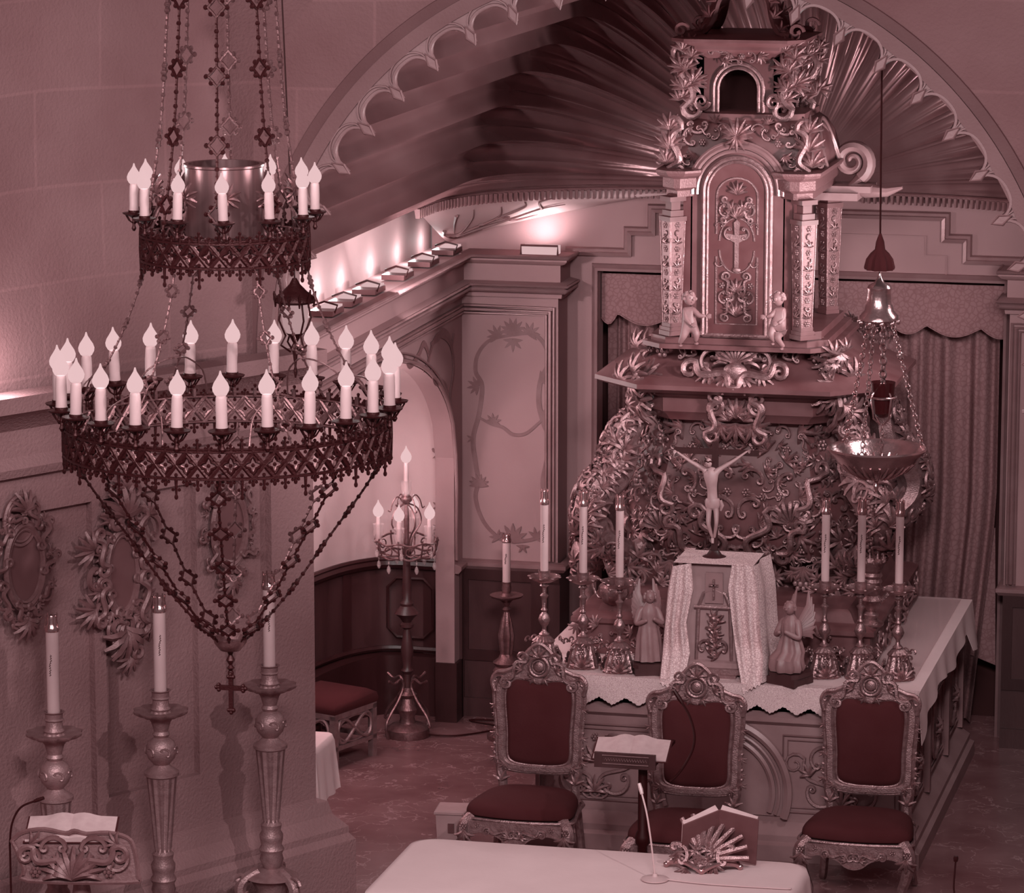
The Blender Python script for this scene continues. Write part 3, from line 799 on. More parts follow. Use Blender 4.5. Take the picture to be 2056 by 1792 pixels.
# painted scrolls on the left wall spandrel, the squinch and inside the niche
mb = MB()
def onleft(pxs, wid, X=XL + 0.004, nrm=Vector((1, 0, 0))):
    FLN2[0] += 1; X = X + 0.0006 * FLN2[0]; wid = wid * 0.7
    pts = smooth_path([Q(a, b, X=X) for a, b in pxs], 6); m = len(pts); A, B = [], []
    for i, p in enumerate(pts):
        t = (pts[min(i+1, m-1)] - pts[max(i-1, 0)]).normalized(); n = t.cross(nrm); A.append(p + n * wid * (0.5 + 0.5 * sin(pi * i / (m-1)))); B.append(p - n * wid * (0.5 + 0.5 * sin(pi * i / (m-1))))
    mb.sheet([A, B], thv=-nrm * 0.003)
for pth in ([(812, 710), (822, 735), (840, 715), (852, 690), (862, 720), (850, 745)], [(858, 735), (870, 690), (885, 672), (905, 690), (912, 740), (905, 800), (912, 850)], [(912, 668), (908, 690), (900, 672), (888, 665), (880, 680), (866, 690)], [(880, 760), (895, 775), (900, 800)], [(866, 740), (873, 765), (885, 770)]):
    onleft(pth, 0.035)
struct(mb, 'trim_painted_spandrel', 'frieze', smooth=False)

mb = MB()
YN = 26.735
for pth, wd in (([(905, 940), (893, 965), (898, 990), (885, 1015), (890, 1045), (880, 1060)], .016), ([(868, 900), (885, 915), (898, 910), (905, 925)], .012), ([(890, 1000), (900, 1015), (897, 1035)], .01)):
    painted(mb, pth, wd, YN)
for a_, b_, s_, an_ in ((895, 965, .07, 2.2), (886, 1018, .07, 2.6), (884, 1058, .06, 3.6), (888, 912, .08, 2.8)): flame(mb, a_, b_, s_, an_, 5, 2.4, YN)
struct(mb, 'trim_painted_niche', 'frieze', smooth=False)
# ================================================================== ALTAR AND RETABLE
RND = random.Random(7)
def oct_ring(xc, yc, hx, hy, ch, z):
    return [Vector(p) for p in ((xc-hx+ch, yc-hy, z), (xc+hx-ch, yc-hy, z), (xc+hx, yc-hy+ch, z), (xc+hx, yc+hy-ch, z), (xc+hx-ch, yc+hy, z), (xc-hx+ch, yc+hy, z), (xc-hx, yc+hy-ch, z), (xc-hx, yc-hy+ch, z))]
def rect_ring(x0, x1, y0, y1, z): return [Vector((x0, y0, z)), Vector((x1, y0, z)), Vector((x1, y1, z)), Vector((x0, y1, z))]
AX0, AX1, AY0, AY1, AZT = -5.56, -3.10, 23.58, 26.35, 1.12
AXC = (AX0 + AX1) / 2
alt = thing('altar_table', 'large carved wooden altar with round medallion front under a lace cloth', 'altar', (AXC, (AY0 + AY1) / 2, 0))
mb = MB()
mb.loft([rect_ring(AX0 + a, AX1 - a, AY0 + a, AY1 - a, z) for a, z in ((0.03, 0.22), (0.03, 1.02))])
mb.build('body', 'altar', alt, world=True, smooth=False)
mb = MB()
for prof in ([(-0.08, 0), (-0.08, 0.10), (-0.05, 0.12), (-0.05, 0.16), (-0.01, 0.20), (0.03, 0.23)],):
    mb.loft([rect_ring(AX0 + a, AX1 - a, AY0 + a, AY1 - a, z) for a, z in prof])
mb.build('plinth', 'altar', alt, world=True, ang=20)
mb = MB()
mb.loft([rect_ring(AX0 + a, AX1 - a, AY0 + a, AY1 - a, z) for a, z in ((0.03, 0.86), (-0.01, 0.89), (-0.01, 0.92), (0.03, 0.95), (0.03, 1.0), (-0.03, 1.04), (-0.03, AZT))])
mb.build('cornice', 'altar', alt, world=True, ang=20)
def panel_frame(mb, fr, x0, y0, x1, y1, w=0.03, d=0.02):
    for k, r in ((0, 1), (w, 0.6)):
        mb.tube([fr.p(x0+k, y0+k, d*0.4), fr.p(x1-k, y0+k, d*0.4), fr.p(x1-k, y1-k, d*0.4), fr.p(x0+k, y1-k, d*0.4)], w * 0.3 * r, 4, closed=True)
FA = FRONT((AXC, AY0 + 0.03, 0))
mb = MB()
panel_frame(mb, FA, -1.17, 0.30, -0.42, 0.80); panel_frame(mb, FA, 0.42, 0.30, 1.17, 0.80)
FS = Frame((AX1 - 0.03, AY0, 0), (0, 1, 0), (0, 0, 1), (1, 0, 0))
for a, b in ((0.12, 0.85), (1.05, 1.85), (2.0, 2.65)): panel_frame(mb, FS, a, 0.30, b, 0.80)
for a in (0.02, 0.95, 1.92, 2.7): mb.box((AX1 - 0.03, AY0 + a - 0.0, 0.23), (AX1 + 0.01, AY0 + a + 0.07, 0.88))
mb.build('panel_mouldings', 'trim', alt, world=True)
for sx in (-1, 1):
    mb = MB(); xc = sx * 0.80
    for s2 in (-1, 1):
        sscroll(mb, FA, (xc + s2 * 0.03, 0.34), (xc + s2 * 0.24, 0.66), 0.011, 0.012, s2, 5, 0.3, 0.2)
        cscroll(mb, FA, xc + s2 * 0.12, 0.66, 0.08, radians(90 - 60 * s2), s2, 0.12, 0.015)
        cscroll(mb, FA, xc + s2 * 0.13, 0.44, 0.09, radians(-90 + 30 * s2), s2, 0.12, 0.015)
        leaf(mb, FA, xc + s2 * 0.2, 0.55, 0.09, radians(90 - 30 * s2), 5)
    leaf(mb, FA, xc, 0.36, 0.11, pi / 2, 7, 2.4); leaf(mb, FA, xc, 0.56, 0.12, pi / 2, 7, 2.0); rosette(mb, FA, xc, 0.72, 0.03)
    mb.build('relief_panel', 'gold_dull', alt, world=True)
mb = MB(); c = FA.p(0, 0.42, 0.0)
for r, t in ((0.46, 0.028), (0.40, 0.012), (0.36, 0.02)):
    mb.tube([FA.p(r * cos(a), 0.42 + r * sin(a), 0.03) for a in [radians(-20 + 220 * i / 40) for i in range(41)]], t, 6)
mb.prism([FA.p(0.44 * cos(a), 0.42 + 0.44 * sin(a), 0.0) for a in [radians(-20 + 220 * i / 30) for i in range(31)]], (0, -0.015, 0))
mb.build('medallion', 'altar', alt, world=True)
for a in (0.50, 1.45, 2.35):
    mb = MB()
    mb.tube([FS.p(a + 0.2 * cos(t), 0.56 + 0.22 * sin(t), 0.01) for t in [2*pi*i/24 for i in range(24)]], 0.014, 5, closed=True)
    leaf(mb, FS, a, 0.5, 0.12, pi / 2, 6); leaf(mb, FS, a, 0.6, 0.12, -pi / 2, 6)
    mb.build('side_carving', 'gold_dull', alt, world=True)
# main cloth, with the drop on the right side and the lace border along the front
CLX0, CLX1 = AX0 - 0.04, AX1 + 0.05
mb = MB()
mb.add([(CLX0, AY0 - 0.035, AZT + .012), (CLX1, AY0 - 0.035, AZT + .012), (CLX1, AY1, AZT + .012), (CLX0, AY1, AZT + .012)], [(0, 1, 2, 3)])
g = []
N = 40
for i in range(N + 1):
    y = AY0 - 0.035 + (AY1 - AY0 + 0.03) * i / N
    drop = 0.17 + 0.03 * sin(i * 0.35) + (0.16 if i < 4 else 0) * (1 - i / 4) + (0.12 if i > 34 else 0)
    g.append([Vector((CLX1 + 0.012 * sin(i * 0.9) * k + 0.02 * k + 0.035 * k * (1 if i > 34 else 0.2), y, AZT + .012 - drop * k)) for k in (0, 0.1, 0.4, 0.7, 1.0)])
mb.sheet(g, thv=(0.004, 0, 0))
g2 = [[Vector((CLX0 - 0.01 * k, AY0 - .035 + (AY1 - AY0) * i / 20, AZT + .012 - 0.2 * k)) for k in (0, 0.5, 1)] for i in range(21)]
mb.sheet(g2, thv=(-0.004, 0, 0))
tag(mb.build('altar_cloth', 'cloth'), 'long white linen cloth lying on the high altar and hanging over its right end', 'cloth')
mb = MB(); top = []; bot = []; n = 220
for i in range(n + 1):
    x = CLX0 + (CLX1 - CLX0) * i / n; u = (i / n * 15) % 1.0
    d = 0.13 + 0.05 * (1 - abs(2 * u - 1)) + 0.006 * (i % 2)
    w_ = 0.01 * sin(x * 9)
    top.append([Vector((x, AY0 - 0.045 + w_ * 0.2, AZT + .018)), Vector((x, AY0 - 0.05 + w_, AZT - d * 0.5)), Vector((x, AY0 - 0.055 + w_, AZT + .018 - d))])
mb.sheet(top, thv=(0, -0.004, 0))
mb.add([(CLX0, AY0 - 0.045, AZT + .018), (CLX1, AY0 - 0.045, AZT + .018), (CLX1, AY0 + 0.03, AZT + .018), (CLX0, AY0 + 0.03, AZT + .018)], [(0, 1, 2, 3)])
tag(mb.build('lace_border', 'lace_fine'), 'scalloped lace edging hanging along the front of the high altar', 'lace')
# glass top sheet
tag(MB().box((-3.52, AY0 + 0.35, AZT + 0.02), (-3.12, AY1 - 0.05, AZT + 0.028)).build('glass_sheet', 'glass', smooth=False), 'clear glass sheet lying on the cloth at the right end of the high altar', 'glass')

# ---- retable: stepped base, gilded body
RC = -4.43                                        # centre line
YF = 24.75                                        # front plane of the body
ret = thing('gilded_retable', 'tall gilded baroque altarpiece covered in carved scrolls behind the crucifix', 'altarpiece', (RC, 25.5, AZT))
mb = MB()
SX0, SX1, SY0 = -5.42, -3.42, 24.15
mb.loft([rect_ring(SX0 + a, SX1 - a, SY0 + a, 26.3, z) for a, z in ((0, AZT + .014), (0, AZT + .06), (0.03, AZT + .08), (0.03, AZT + .2), (0, AZT + .22), (0, AZT + .25), (0.05, AZT + .27))])
mb.loft([rect_ring(SX0 + a, SX1 - a, SY0 + a, 26.2, z) for a, z in ((0.14, AZT + .26), (0.16, AZT + .29), (0.18, AZT + .33), (0.2, AZT + .35))])
mb.build('stepped_base', 'marble', ret, world=True, ang=25)
mb = MB(); FB = FRONT((RC, SY0, 0))
rocaille(mb, lambda x, y: FRONT((RC + x, SY0 + 0.02, y)), [(-0.98, AZT + .07), (0.98, AZT + .07), (0.98, AZT + .21), (-0.98, AZT + .21)], 38, 0.05, 0.10, RND)
rocaille(mb, lambda x, y: Frame((SX1 - 0.02, SY0 + x, y), (0, 1, 0), (0, 0, 1), (1, 0, 0)), [(0.05, AZT + .07), (2.0, AZT + .07), (2.0, AZT + .2), (0.05, AZT + .2)], 26, 0.06, 0.12, RND)
mb.build('base_carving', 'gold_dull', ret, world=True)
# body core
YC = 25.45
mb = MB()
core = [(0.46, 0.36, 0.14, 1.45), (0.50, 0.40, 0.14, 1.60), (0.74, 0.60, 0.26, 1.68), (0.80, 0.66, 0.30, 1.80), (0.84, 0.70, 0.32, 2.05), (0.72, 0.62, 0.26, 2.38), (0.62, 0.55, 0.20, 2.56), (0.66, 0.60, 0.22, 2.60)]
mb.loft([oct_ring(RC, YC, hx, hy + 0.02, ch, z) for hx, hy, ch, z in core])
mb.build('body', 'marble', ret, world=True, ang=30)
mb = MB()
led = [(0.62, .60, .22, 2.585), (0.70, 0.68, 0.24, 2.60), (0.72, .70, .24, 2.64), (0.74, .72, .24, 2.66), (0.74, .72, .24, 2.75), (0.80, .78, .26, 2.78), (0.80, .78, .26, 2.81), (0.76, .74, .24, 2.83)]
mb.loft([oct_ring(RC, YC, hx, hy, ch, z) for hx, hy, ch, z in led])
mb.build('ledge', 'marble', ret, world=True, ang=25)
mb = MB()
rf = [(0.94, 0.86, .34, 2.80), (1.0, 0.92, .36, 2.83), (1.0, .92, .36, 2.86), (0.86, 0.80, .32, 2.92), (0.66, 0.66, .24, 3.02), (0.58, 0.60, .20, 3.10)]
mb.loft([oct_ring(RC, YC + 0.02, hx, hy, ch, z) for hx, hy, ch, z in rf])
mb.build('sloped_roof', 'marble', ret, world=True, ang=25)
# surface lookup for carving: bulging front, chamfers and sides
def bodyframe(x, z):
    # x runs across the front and round the corners (unrolled)
    prof = [(1.50, .60, .46, .16), (1.68, .74, .60, .26), (1.80, .80, .66, .30), (2.05, .84, .70, .32), (2.38, .72, .62, .26), (2.56, .62, .55, .20), (2.9, .62, .55, .2)]
    for a, b in zip(prof, prof[1:]):
        if a[0] <= z <= b[0]: t = (z - a[0]) / (b[0] - a[0]); hx, hy, ch = [a[i] + (b[i] - a[i]) * t for i in (1, 2, 3)]; break
    else: hx, hy, ch = prof[0][1:]
    tilt = 0.15
    f = hx - ch; s = 1 if x >= 0 else -1; ax = abs(x)
    if ax <= f: return Frame((RC + x, YC - hy - 0.02, z), (1, 0, 0), (0, 0, 1), (0, -1, 0))
    d = ax - f; cl = ch * 1.414
    if d <= cl:
        k = d / cl; return Frame((RC + s * (f + ch * k), YC - hy - 0.02 + ch * k, z), (s * .707 * s, .707 * s, 0), (0, 0, 1), (s * .707, -.707, 0))
    d -= cl
    return Frame((RC + s * hx, YC - hy + ch + d, z), (0, s, 0), (0, 0, 1), (s, 0, 0))
def PB(px, py, Y=YF): q = Q(px, py, Y=Y); return q.x - RC, q.z
mb = MB()
rocaille(mb, bodyframe, [(0.06, 1.68), (1.0, 1.68), (1.1, 2.05), (0.95, 2.4), (0.75, 2.56), (0.03, 2.56)], 290, 0.07, 0.16, RND, mirror=0.0, kinds='CCLLLLLRS')
# the larger scrolls, mirrored
for s in (-1, 1):
    for (a, b, w_, sg) in (((0.10, 1.72), (0.20, 2.02), 0.020, 1), ((0.42, 2.05), (0.56, 2.28), 0.020, -1), ((0.28, 1.74), (0.46, 1.90), 0.020, -1)):
        # sits on the curved surface: take frames along the chord
        pts = []; R = []
        L = hypot(b[0]-a[0], b[1]-a[1]); an = atan2(b[1]-a[1], b[0]-a[0]); c = 0.2 * L
        path = list(reversed(spiral(0, sg*c, c, 1.2, -pi/2*sg, -sg, 12))) + [(L*t, sg*0.18*L*sin(2*pi*t)) for t in [i/14 for i in range(1, 14)]] + spiral(L, -sg*c, c, 1.2, pi/2*sg, -sg, 12)
        for i, (u, v) in enumerate(path):
            x = a[0] + u*cos(an) - v*sin(an); z = a[1] + u*sin(an) + v*cos(an); t = i / (len(path)-1)
            pts.append(bodyframe(s * x, z).p(0, 0, 0.05 + 0.03*sin(pi*t))); R.append(w_*(0.5+0.6*sin(pi*t)))
        mb.tube(pts, R, 7)
for (px, py, s, a) in ((1590, 1050, 0.16, pi/2), (1330, 1060, 0.14, pi/2)):
    x, z = PB(px, py); shellfan(mb, bodyframe(x, z), 0, 0, s, a)
mb.build('front_carving', 'gold', ret, world=True)
# corner consoles: thick scrolled brackets thrusting out diagonally, dressed with leaves
for (sx, sy) in ((-1, -1), (1, -1), (1, 1), (-1, 1)):
    mb = MB(); d = Vector((sx * .707, sy * .707, 0)); base = Vector((RC + sx * 0.62, YC + sy * 0.50, 0))
    prof = [(0.10, 2.60), (0.20, 2.56), (0.28, 2.46), (0.30, 2.34), (0.36, 2.22), (0.48, 2.12), (0.54, 1.98), (0.50, 1.84), (0.36, 1.74), (0.18, 1.66)]
    pts = smooth_path([base + d * (o - 0.06) + Vector((0, 0, z)) for o, z in prof], 3)
    mb.tube(pts, [0.06 + 0.07 * sin(pi * i / (len(pts)-1)) for i in range(len(pts))], 8)
    side = Vector((-d.y, d.x, 0))
    rr = random.Random(3 + sx * 2 + sy)
    for i, p in enumerate(pts):
        t = (pts[min(i+1, len(pts)-1)] - pts[max(i-1, 0)]).normalized(); nn = side.cross(t).normalized()
        if nn.dot(d) < 0: nn = -nn
        for q in (-2, -1, 0, 1, 2):
            n3 = (nn + side * q * 0.9).normalized(); u = side if q == 0 else nn
            f = Frame(p + n3 * (0.05 + 0.07 * sin(pi * i / (len(pts)-1))), n3.cross(t).normalized(), -t, n3)
            kk = rr.random()
            if kk < 0.5: leaf(mb, f, 0, 0, rr.uniform(.08, .15), pi/2 + rr.uniform(-.9, .9), 6, 1.9, 0.0)
            elif kk < 0.72: cscroll(mb, f, 0, 0, rr.uniform(.04, .08), rr.uniform(0, 6.28), 1, 0.16, 0.01)
            elif kk < 0.85: rosette(mb, f, 0, 0, rr.uniform(.03, .05))
    # big end volutes
    F2 = Frame(base + Vector((0, 0, 0)), d, (0, 0, 1), side)
    for c, r in (((0.30, 2.40), 0.09), ((0.42, 1.84), 0.11)):
        for w_ in (-0.03, 0.03):
            mb.tube([F2.p(a, b, w_) for a, b in spiral(c[0], c[1], r, 1.6, 0.5, 1, 22)], [0.018 * (1.2 - i/24) for i in range(22)], 6)
    mb.build('corner_console', 'gold', ret, world=True)
# hanging festoons and drops under the body
for x0 in (-0.66, -0.3, 0.3, 0.66):
    mb = MB()
    rocaille(mb, lambda x, y: bodyframe(x, max(1.5, y)), [(x0 - 0.16, 1.50), (x0 + 0.16, 1.50), (x0 + 0.14, 1.68), (x0 - 0.14, 1.68)], 8, 0.07, 0.13, RND)
    mb.build('festoon', 'gold_dull', ret, world=True)
mb = MB()
rocaille(mb, lambda x, y: Frame((RC + x, YC - 0.66, y), (1, 0, 0), (0, 0, 1), (0, -1, 0)), [(-0.9, 1.42), (-0.4, 1.42), (-0.36, 1.66), (-0.85, 1.66)], 24, 0.08, 0.16, RND, mirror=0)
mb.build('lower_carving', 'gold_dull', ret, world=True)
# short scroll feet
for sx in (-1, 1):
    for sy in (-1, 1):
        mb = MB(); p = Vector((RC + sx * 0.66, YC + sy * 0.55, 0))
        pts = [p + Vector((sx * o, sy * o * .6, z)) for o, z in ((0.0, 1.72), (0.10, 1.66), (0.14, 1.56), (0.06, 1.50), (0.05, 1.44), (0.12, AZT + .28))]
        mb.tube(smooth_path(pts, 4), [0.06 - 0.0013 * i for i in range(21)], 7); mb.build('foot', 'gold_dull', ret, world=True)
# cartouche on roof, scroll keystone on ledge
mb = MB(); Fc = Frame((RC + 0.02, YC - 0.90, 2.93), (1, 0, 0), (0, 0.75, 0.66), (0, -0.66, 0.75))
Fc = Frame((RC + 0.0, YC - 0.80, 2.94), (1, 0, 0), (0, 0.35, 0.94), (0, -0.94, 0.35))
for s in (-1, 1):
    sscroll(mb, Fc, (s * 0.03, -0.10), (s * 0.26, 0.06), 0.022, 0.03, s, 6)
    cscroll(mb, Fc, s * 0.15, 0.07, 0.08, radians(90 - 40 * s), s, 0.16); leaf(mb, Fc, s * 0.16, 0.0, 0.12, radians(-90 + 55 * s), 7, 2.0)
    leaf(mb, Fc, s * 0.06, -0.02, 0.13, radians(-90 + 20 * s), 6); leaf(mb, Fc, s * 0.06, 0.06, 0.13, radians(90 - 30 * s), 6)
mb.ball(Fc.p(0, 0, 0.03), 0.07, 12, 8, (1.2, 0.6, 1)); shellfan(mb, Fc, 0, 0.06, 0.12, pi / 2)
mb.build('cartouche', 'gold', ret, world=True)
mb = MB(); Fk = FRONT((RC, YC - 0.74, 2.62))
for s in (-1, 1):
    mb.tube([Fk.p(a, b, 0.04) for a, b in spiral(s * 0.145, 0.09, 0.06, 1.7, pi / 2, s, 26)], [0.02 * (1.15 - i / 30) for i in range(26)], 6)
    sscroll(mb, Fk, (s * 0.10, 0.13), (s * 0.20, -0.08), 0.018, 0.04, s, 6); leaf(mb, Fk, s * 0.05, 0.0, 0.12, radians(90 - 20 * s), 6); leaf(mb, Fk, s * 0.10, -0.02, 0.14, radians(-90 + 40 * s), 7, 2.0)
leaf(mb, Fk, 0, 0.02, 0.14, pi / 2, 7, 1.6); leaf(mb, Fk, 0, -0.02, 0.14, -pi / 2, 7, 2.2)
mb.build('keystone_scroll', 'gold', ret, world=True)
# volutes and leaf clumps on the four ledge corners
for (sx, sy) in ((-1, -1), (1, -1), (1, 1)):
    mb = MB(); d = Vector((sx * .707, sy * .707, 0)); side = Vector((-d.y, d.x, 0))
    b0 = Vector((RC + sx * 0.60, YC + sy * 0.60, 2.72))
    F2 = Frame(b0, d if sx > 0 else d, (0, 0, 1), side if sy < 0 else -side)
    for w_ in (-0.035, 0.0, 0.035):
        mb.tube([F2.p(a, b, w_) for a, b in ([(0.02, -0.16), (0.10, -0.10), (0.15, 0.0)] + spiral(0.05, 0.02, 0.11, 1.5, 0, 1, 22))], [0.022] * 3 + [0.024 * (1.15 - i / 30) for i in range(22)], 6)
    rr = random.Random(11 + sx)
    for k in range(26):
        f = Frame(b0 + d * rr.uniform(-.10, .18) + side * rr.uniform(-.12, .12) + Vector((0, 0, rr.uniform(-.05, .40))), side, (0, 0, 1), d)
        leaf(mb, f, 0, 0, rr.uniform(.08, .16), rr.uniform(0, 6.28), 6, 1.9)
    mb.build('corner_volute', 'gold', ret, world=True)
mb = MB()
rocaille(mb, lambda x, y: Frame((RC + x, YC - 0.60 - (3.10 - y) * 1.1, y), (1, 0, 0), (0, 0.3, 0.95), (0, -0.95, 0.3)), [(0.1, 3.04), (0.62, 3.04), (0.60, 3.12), (0.1, 3.12)], 10, 0.06, 0.12, RND, mirror=0)
mb.build('roof_crest', 'gold', ret, world=True)

# ---- upper temple
tem = thing('domed_tabernacle', 'domed marble tabernacle with an arched relief door and gilded herm columns', 'tabernacle', (RC, 25.3, 3.10))
TY = 24.66
mb = MB()
for hx, hy, ch, z0, z1 in ((0.52, 0.62, .14, 3.10, 3.13), (0.47, 0.57, .12, 3.13, 3.17), (0.42, 0.5, .08, 3.17, 3.22)):
    mb.loft([oct_ring(RC, 25.27, hx + 0.12, hy + 0.06, ch, z) for z in (z0, z1)])
mb.build('platform', 'marble', tem, world=True, ang=25)
mb = MB(); mb.box((RC - 0.34, TY + 0.06, 3.17), (RC + 0.34, 25.75, 4.12))
mb.build('core', 'marble', tem, world=True, smooth=False)
for sx in (-1, 1):
    mb = MB()
    mb.box((RC + sx * 0.30, TY, 3.17), (RC + sx * 0.36, TY + 0.12, 4.12))
    mb.box((RC + sx * 0.335, TY + 0.2, 3.2), (RC + sx * 0.345, TY + 0.34, 4.1))
    mb.box((RC + sx * 0.335, 25.3, 3.2), (RC + sx * 0.345, 25.5, 4.1))
    mb.build('pilaster_strip', 'marble_dark', tem, world=True, smooth=False)
def arch_pts(w, zb, zs, y, xc=RC, n=20, fr=None):
    pts = [(-w, zb)] + [(-w * cos(pi * i / n), zs + w * sin(pi * i / n)) for i in range(n + 1)] + [(w, zb)]
    return [Vector((xc + a, y, b)) for a, b in pts]
ZS = Q(1483, 385, Y=TY).z
mb = MB()
mb.prism(arch_pts(0.31, 3.17, ZS, TY), (0, 0.3, 0))
mb.build('arched_bay', 'marble', tem, world=True, ang=30)
mb = MB()
for wv, r in ((0.30, 0.018), (0.268, 0.014), (0.325, 0.012)):
    mb.tube(arch_pts(wv, ZS - 0.02, ZS, TY - 0.015), r, 6)
mb.build('outer_arch_moulding', 'trim', tem, world=True)
mb = MB()
for wv, r in ((0.222, 0.016), (0.196, 0.011)):
    mb.tube(arch_pts(wv, 3.19, ZS, TY - 0.02), r, 6)
mb.tube([Vector((RC - .22, TY - 0.02, 3.19)), Vector((RC + .22, TY - 0.02, 3.19))], 0.016, 6)
mb.build('door_frame', 'gold', tem, world=True)
dr = MB().prism(arch_pts(0.19, 3.2, ZS, TY - 0.012), (0, 0.05, 0)).build('door', 'marble_dark', tem, world=True, ang=30)
mb = MB(); FD = FRONT((RC, TY - 0.014, 0))
def PT(px, py): q = Q(px, py, Y=TY); return q.x - RC, q.z
zt0, zt1 = PT(1483, 470)[1], PT(1483, 330)[1]; zb0, zb1 = PT(1483, 650)[1], PT(1483, 515)[1]; hw = 0.135
mb.tube([FD.p(-hw, zt0, 0), FD.p(-hw, ZS - 0.03, 0)] + [FD.p(-hw * cos(pi*i/12), ZS - 0.03 + hw * 0.9 * sin(pi*i/12), 0) for i in range(13)] + [FD.p(hw, zt0, 0)], 0.008, 5)
mb.tube([FD.p(-hw, zb1, 0), FD.p(-hw, zb0, 0), FD.p(hw, zb0, 0), FD.p(hw, zb1, 0)], 0.008, 5)
zc = (zt0 + zb1) / 2
for s, z0 in ((1, zt0 + 0.02), (-1, zb1 - 0.02)):
    mb.tube([FD.p(0.115 * cos(t), zc + s * (0.03 + 0.15 * sin(t)), 0.0) for t in [pi * i / 14 for i in range(15)]], 0.007, 5)
for s in (-1, 1):
    for (z0, z1) in ((zt0 + .10, ZS - 0.06), (zb0 + 0.04, zb1 - 0.13)):
        H = z1 - z0
        sscroll(mb, FD, (s * 0.02, z0 + H * .45), (s * 0.095, z0 + H * .08), 0.010, 0.004, s, 5, 0.3, 0.24)
        sscroll(mb, FD, (s * 0.02, z0 + H * .55), (s * 0.09, z0 + H * .95), 0.010, 0.004, -s, 5, 0.3, 0.24)
        cscroll(mb, FD, s * 0.075, z0 + H * 0.5, 0.04, 0 if s > 0 else pi, 1, 0.16, 0.006)
        leaf(mb, FD, s * 0.03, z0 + H * .5, 0.07, radians(90 - 30 * s), 5, 1.4, 0.004)
        leaf(mb, FD, s * 0.04, z0 + H * .2, 0.06, radians(90 - 50 * s), 5, 1.4, 0.004)
        rosette(mb, FD, s * 0.095, z0 + H * 0.78, 0.024, 5, 0.004)
    cscroll(mb, FD, s * 0.115, zt0 + 0.05, 0.026, pi/2, 1, 0.16, 0.006); cscroll(mb, FD, s * 0.115, zb1 - 0.04, 0.026, -pi/2, 1, 0.16, 0.006)
for z0 in (zt0 + 0.1, zb0 + 0.05): leaf(mb, FD, 0, z0, 0.10, pi/2, 7, 1.2, 0.004); leaf(mb, FD, 0, z0 + 0.16, 0.09, pi/2, 7, 1.6, 0.004)
mb.build('relief_ornament', 'gold', dr, world=True) if False else mb.build('relief_ornament', 'gold', tem, world=True)
mb = MB()
mb.prism([FD.p(a, zc + b, 0) for a, b in ((-.014, -.16), (.014, -.16), (.014, .02), (.07, .05), (.07, .08), (.014, .07), (.02, .15), (0, .17), (-.02, .15), (-.014, .07), (-.07, .08), (-.07, .05), (-.014, .02))], (0, -0.012, 0))
mb.ball(FD.p(0, zc - 0.16, 0.006), 0.028, 8, 5, (1, .5, .8)); cscroll(mb, FD, 0.04, zc + .08, .04, 0, 1, .14, .01); cscroll(mb, FD, -0.04, zc + .08, .04, pi, 1, .14, .01)
mb.build('relief_cross', 'gold_dull', tem, world=True)
# four herm columns, tapering downwards, set cornerwise
def dia(cx, cy, h, z, rot=pi / 4): return [Vector((cx + h * 1.414 * cos(rot + pi/2*k + pi/4), cy + h * 1.414 * sin(rot + pi/2*k + pi/4), z)) for k in range(4)]
colx = [(Q(1350, 560, Y=24.62).x, 24.62), (Q(1613, 560, Y=24.62).x, 24.62), (Q(1664, 520, Y=25.62).x, 25.62), (Q(1350, 560, Y=24.62).x, 25.62)]
for i, (cx, cy) in enumerate(colx):
    zt, zb = 3.94, 3.27
    mb = MB(); mb.loft([dia(cx, cy, h, z) for h, z in ((0.042, zb), (0.058, zt))])
    col_ = mb.build('column', 'column', tem, world=True, smooth=False)
    mb = MB()
    for h, z0, z1 in ((0.062, 3.19, 3.22), (0.054, 3.22, 3.245), (0.048, 3.245, 3.27), (0.066, zt, zt + .03), (0.05, zt + .03, zt + .07), (0.035, zt + .07, zt + .13), (0.062, zt + .13, zt + .16)):
        mb.loft([dia(cx, cy, h, z0), dia(cx, cy, h, z1)])
    mb.build('column_mouldings', 'marble', tem, world=True, smooth=False)
    mb = MB(); rr = random.Random(5)
    for k in range(2):
        a = -pi / 2 + (pi / 4 if k else -pi / 4)
        nrm = Vector((cos(a), sin(a), 0)); u = Vector((-nrm.y, nrm.x, 0))
        for j in range(13):
            t = (j + 0.5) / 13; z = zb + (zt - zb) * t; h = 0.042 + 0.016 * t
            f = Frame(Vector((cx, cy, z)) + nrm * h, u, (0, 0, 1), nrm)
            if j % 3 == 0: rosette(mb, f, 0, 0, 0.024, 6, 0.002)
            elif j % 3 == 1: leaf(mb, f, 0, -0.02, 0.05, pi / 2, 5, 1.6, 0.002)
            else: cscroll(mb, f, 0.0, 0, 0.02, rr.uniform(0, 6), 1, 0.18, 0.004)
        for s in (-1, 1):
            mb.tube([Vector((cx, cy, zb)) + nrm * 0.043 + u * s * 0.040, Vector((cx, cy, zt)) + nrm * 0.059 + u * s * 0.056], 0.004, 4)
    mb.build('column_ornament', 'gold', tem, world=True)
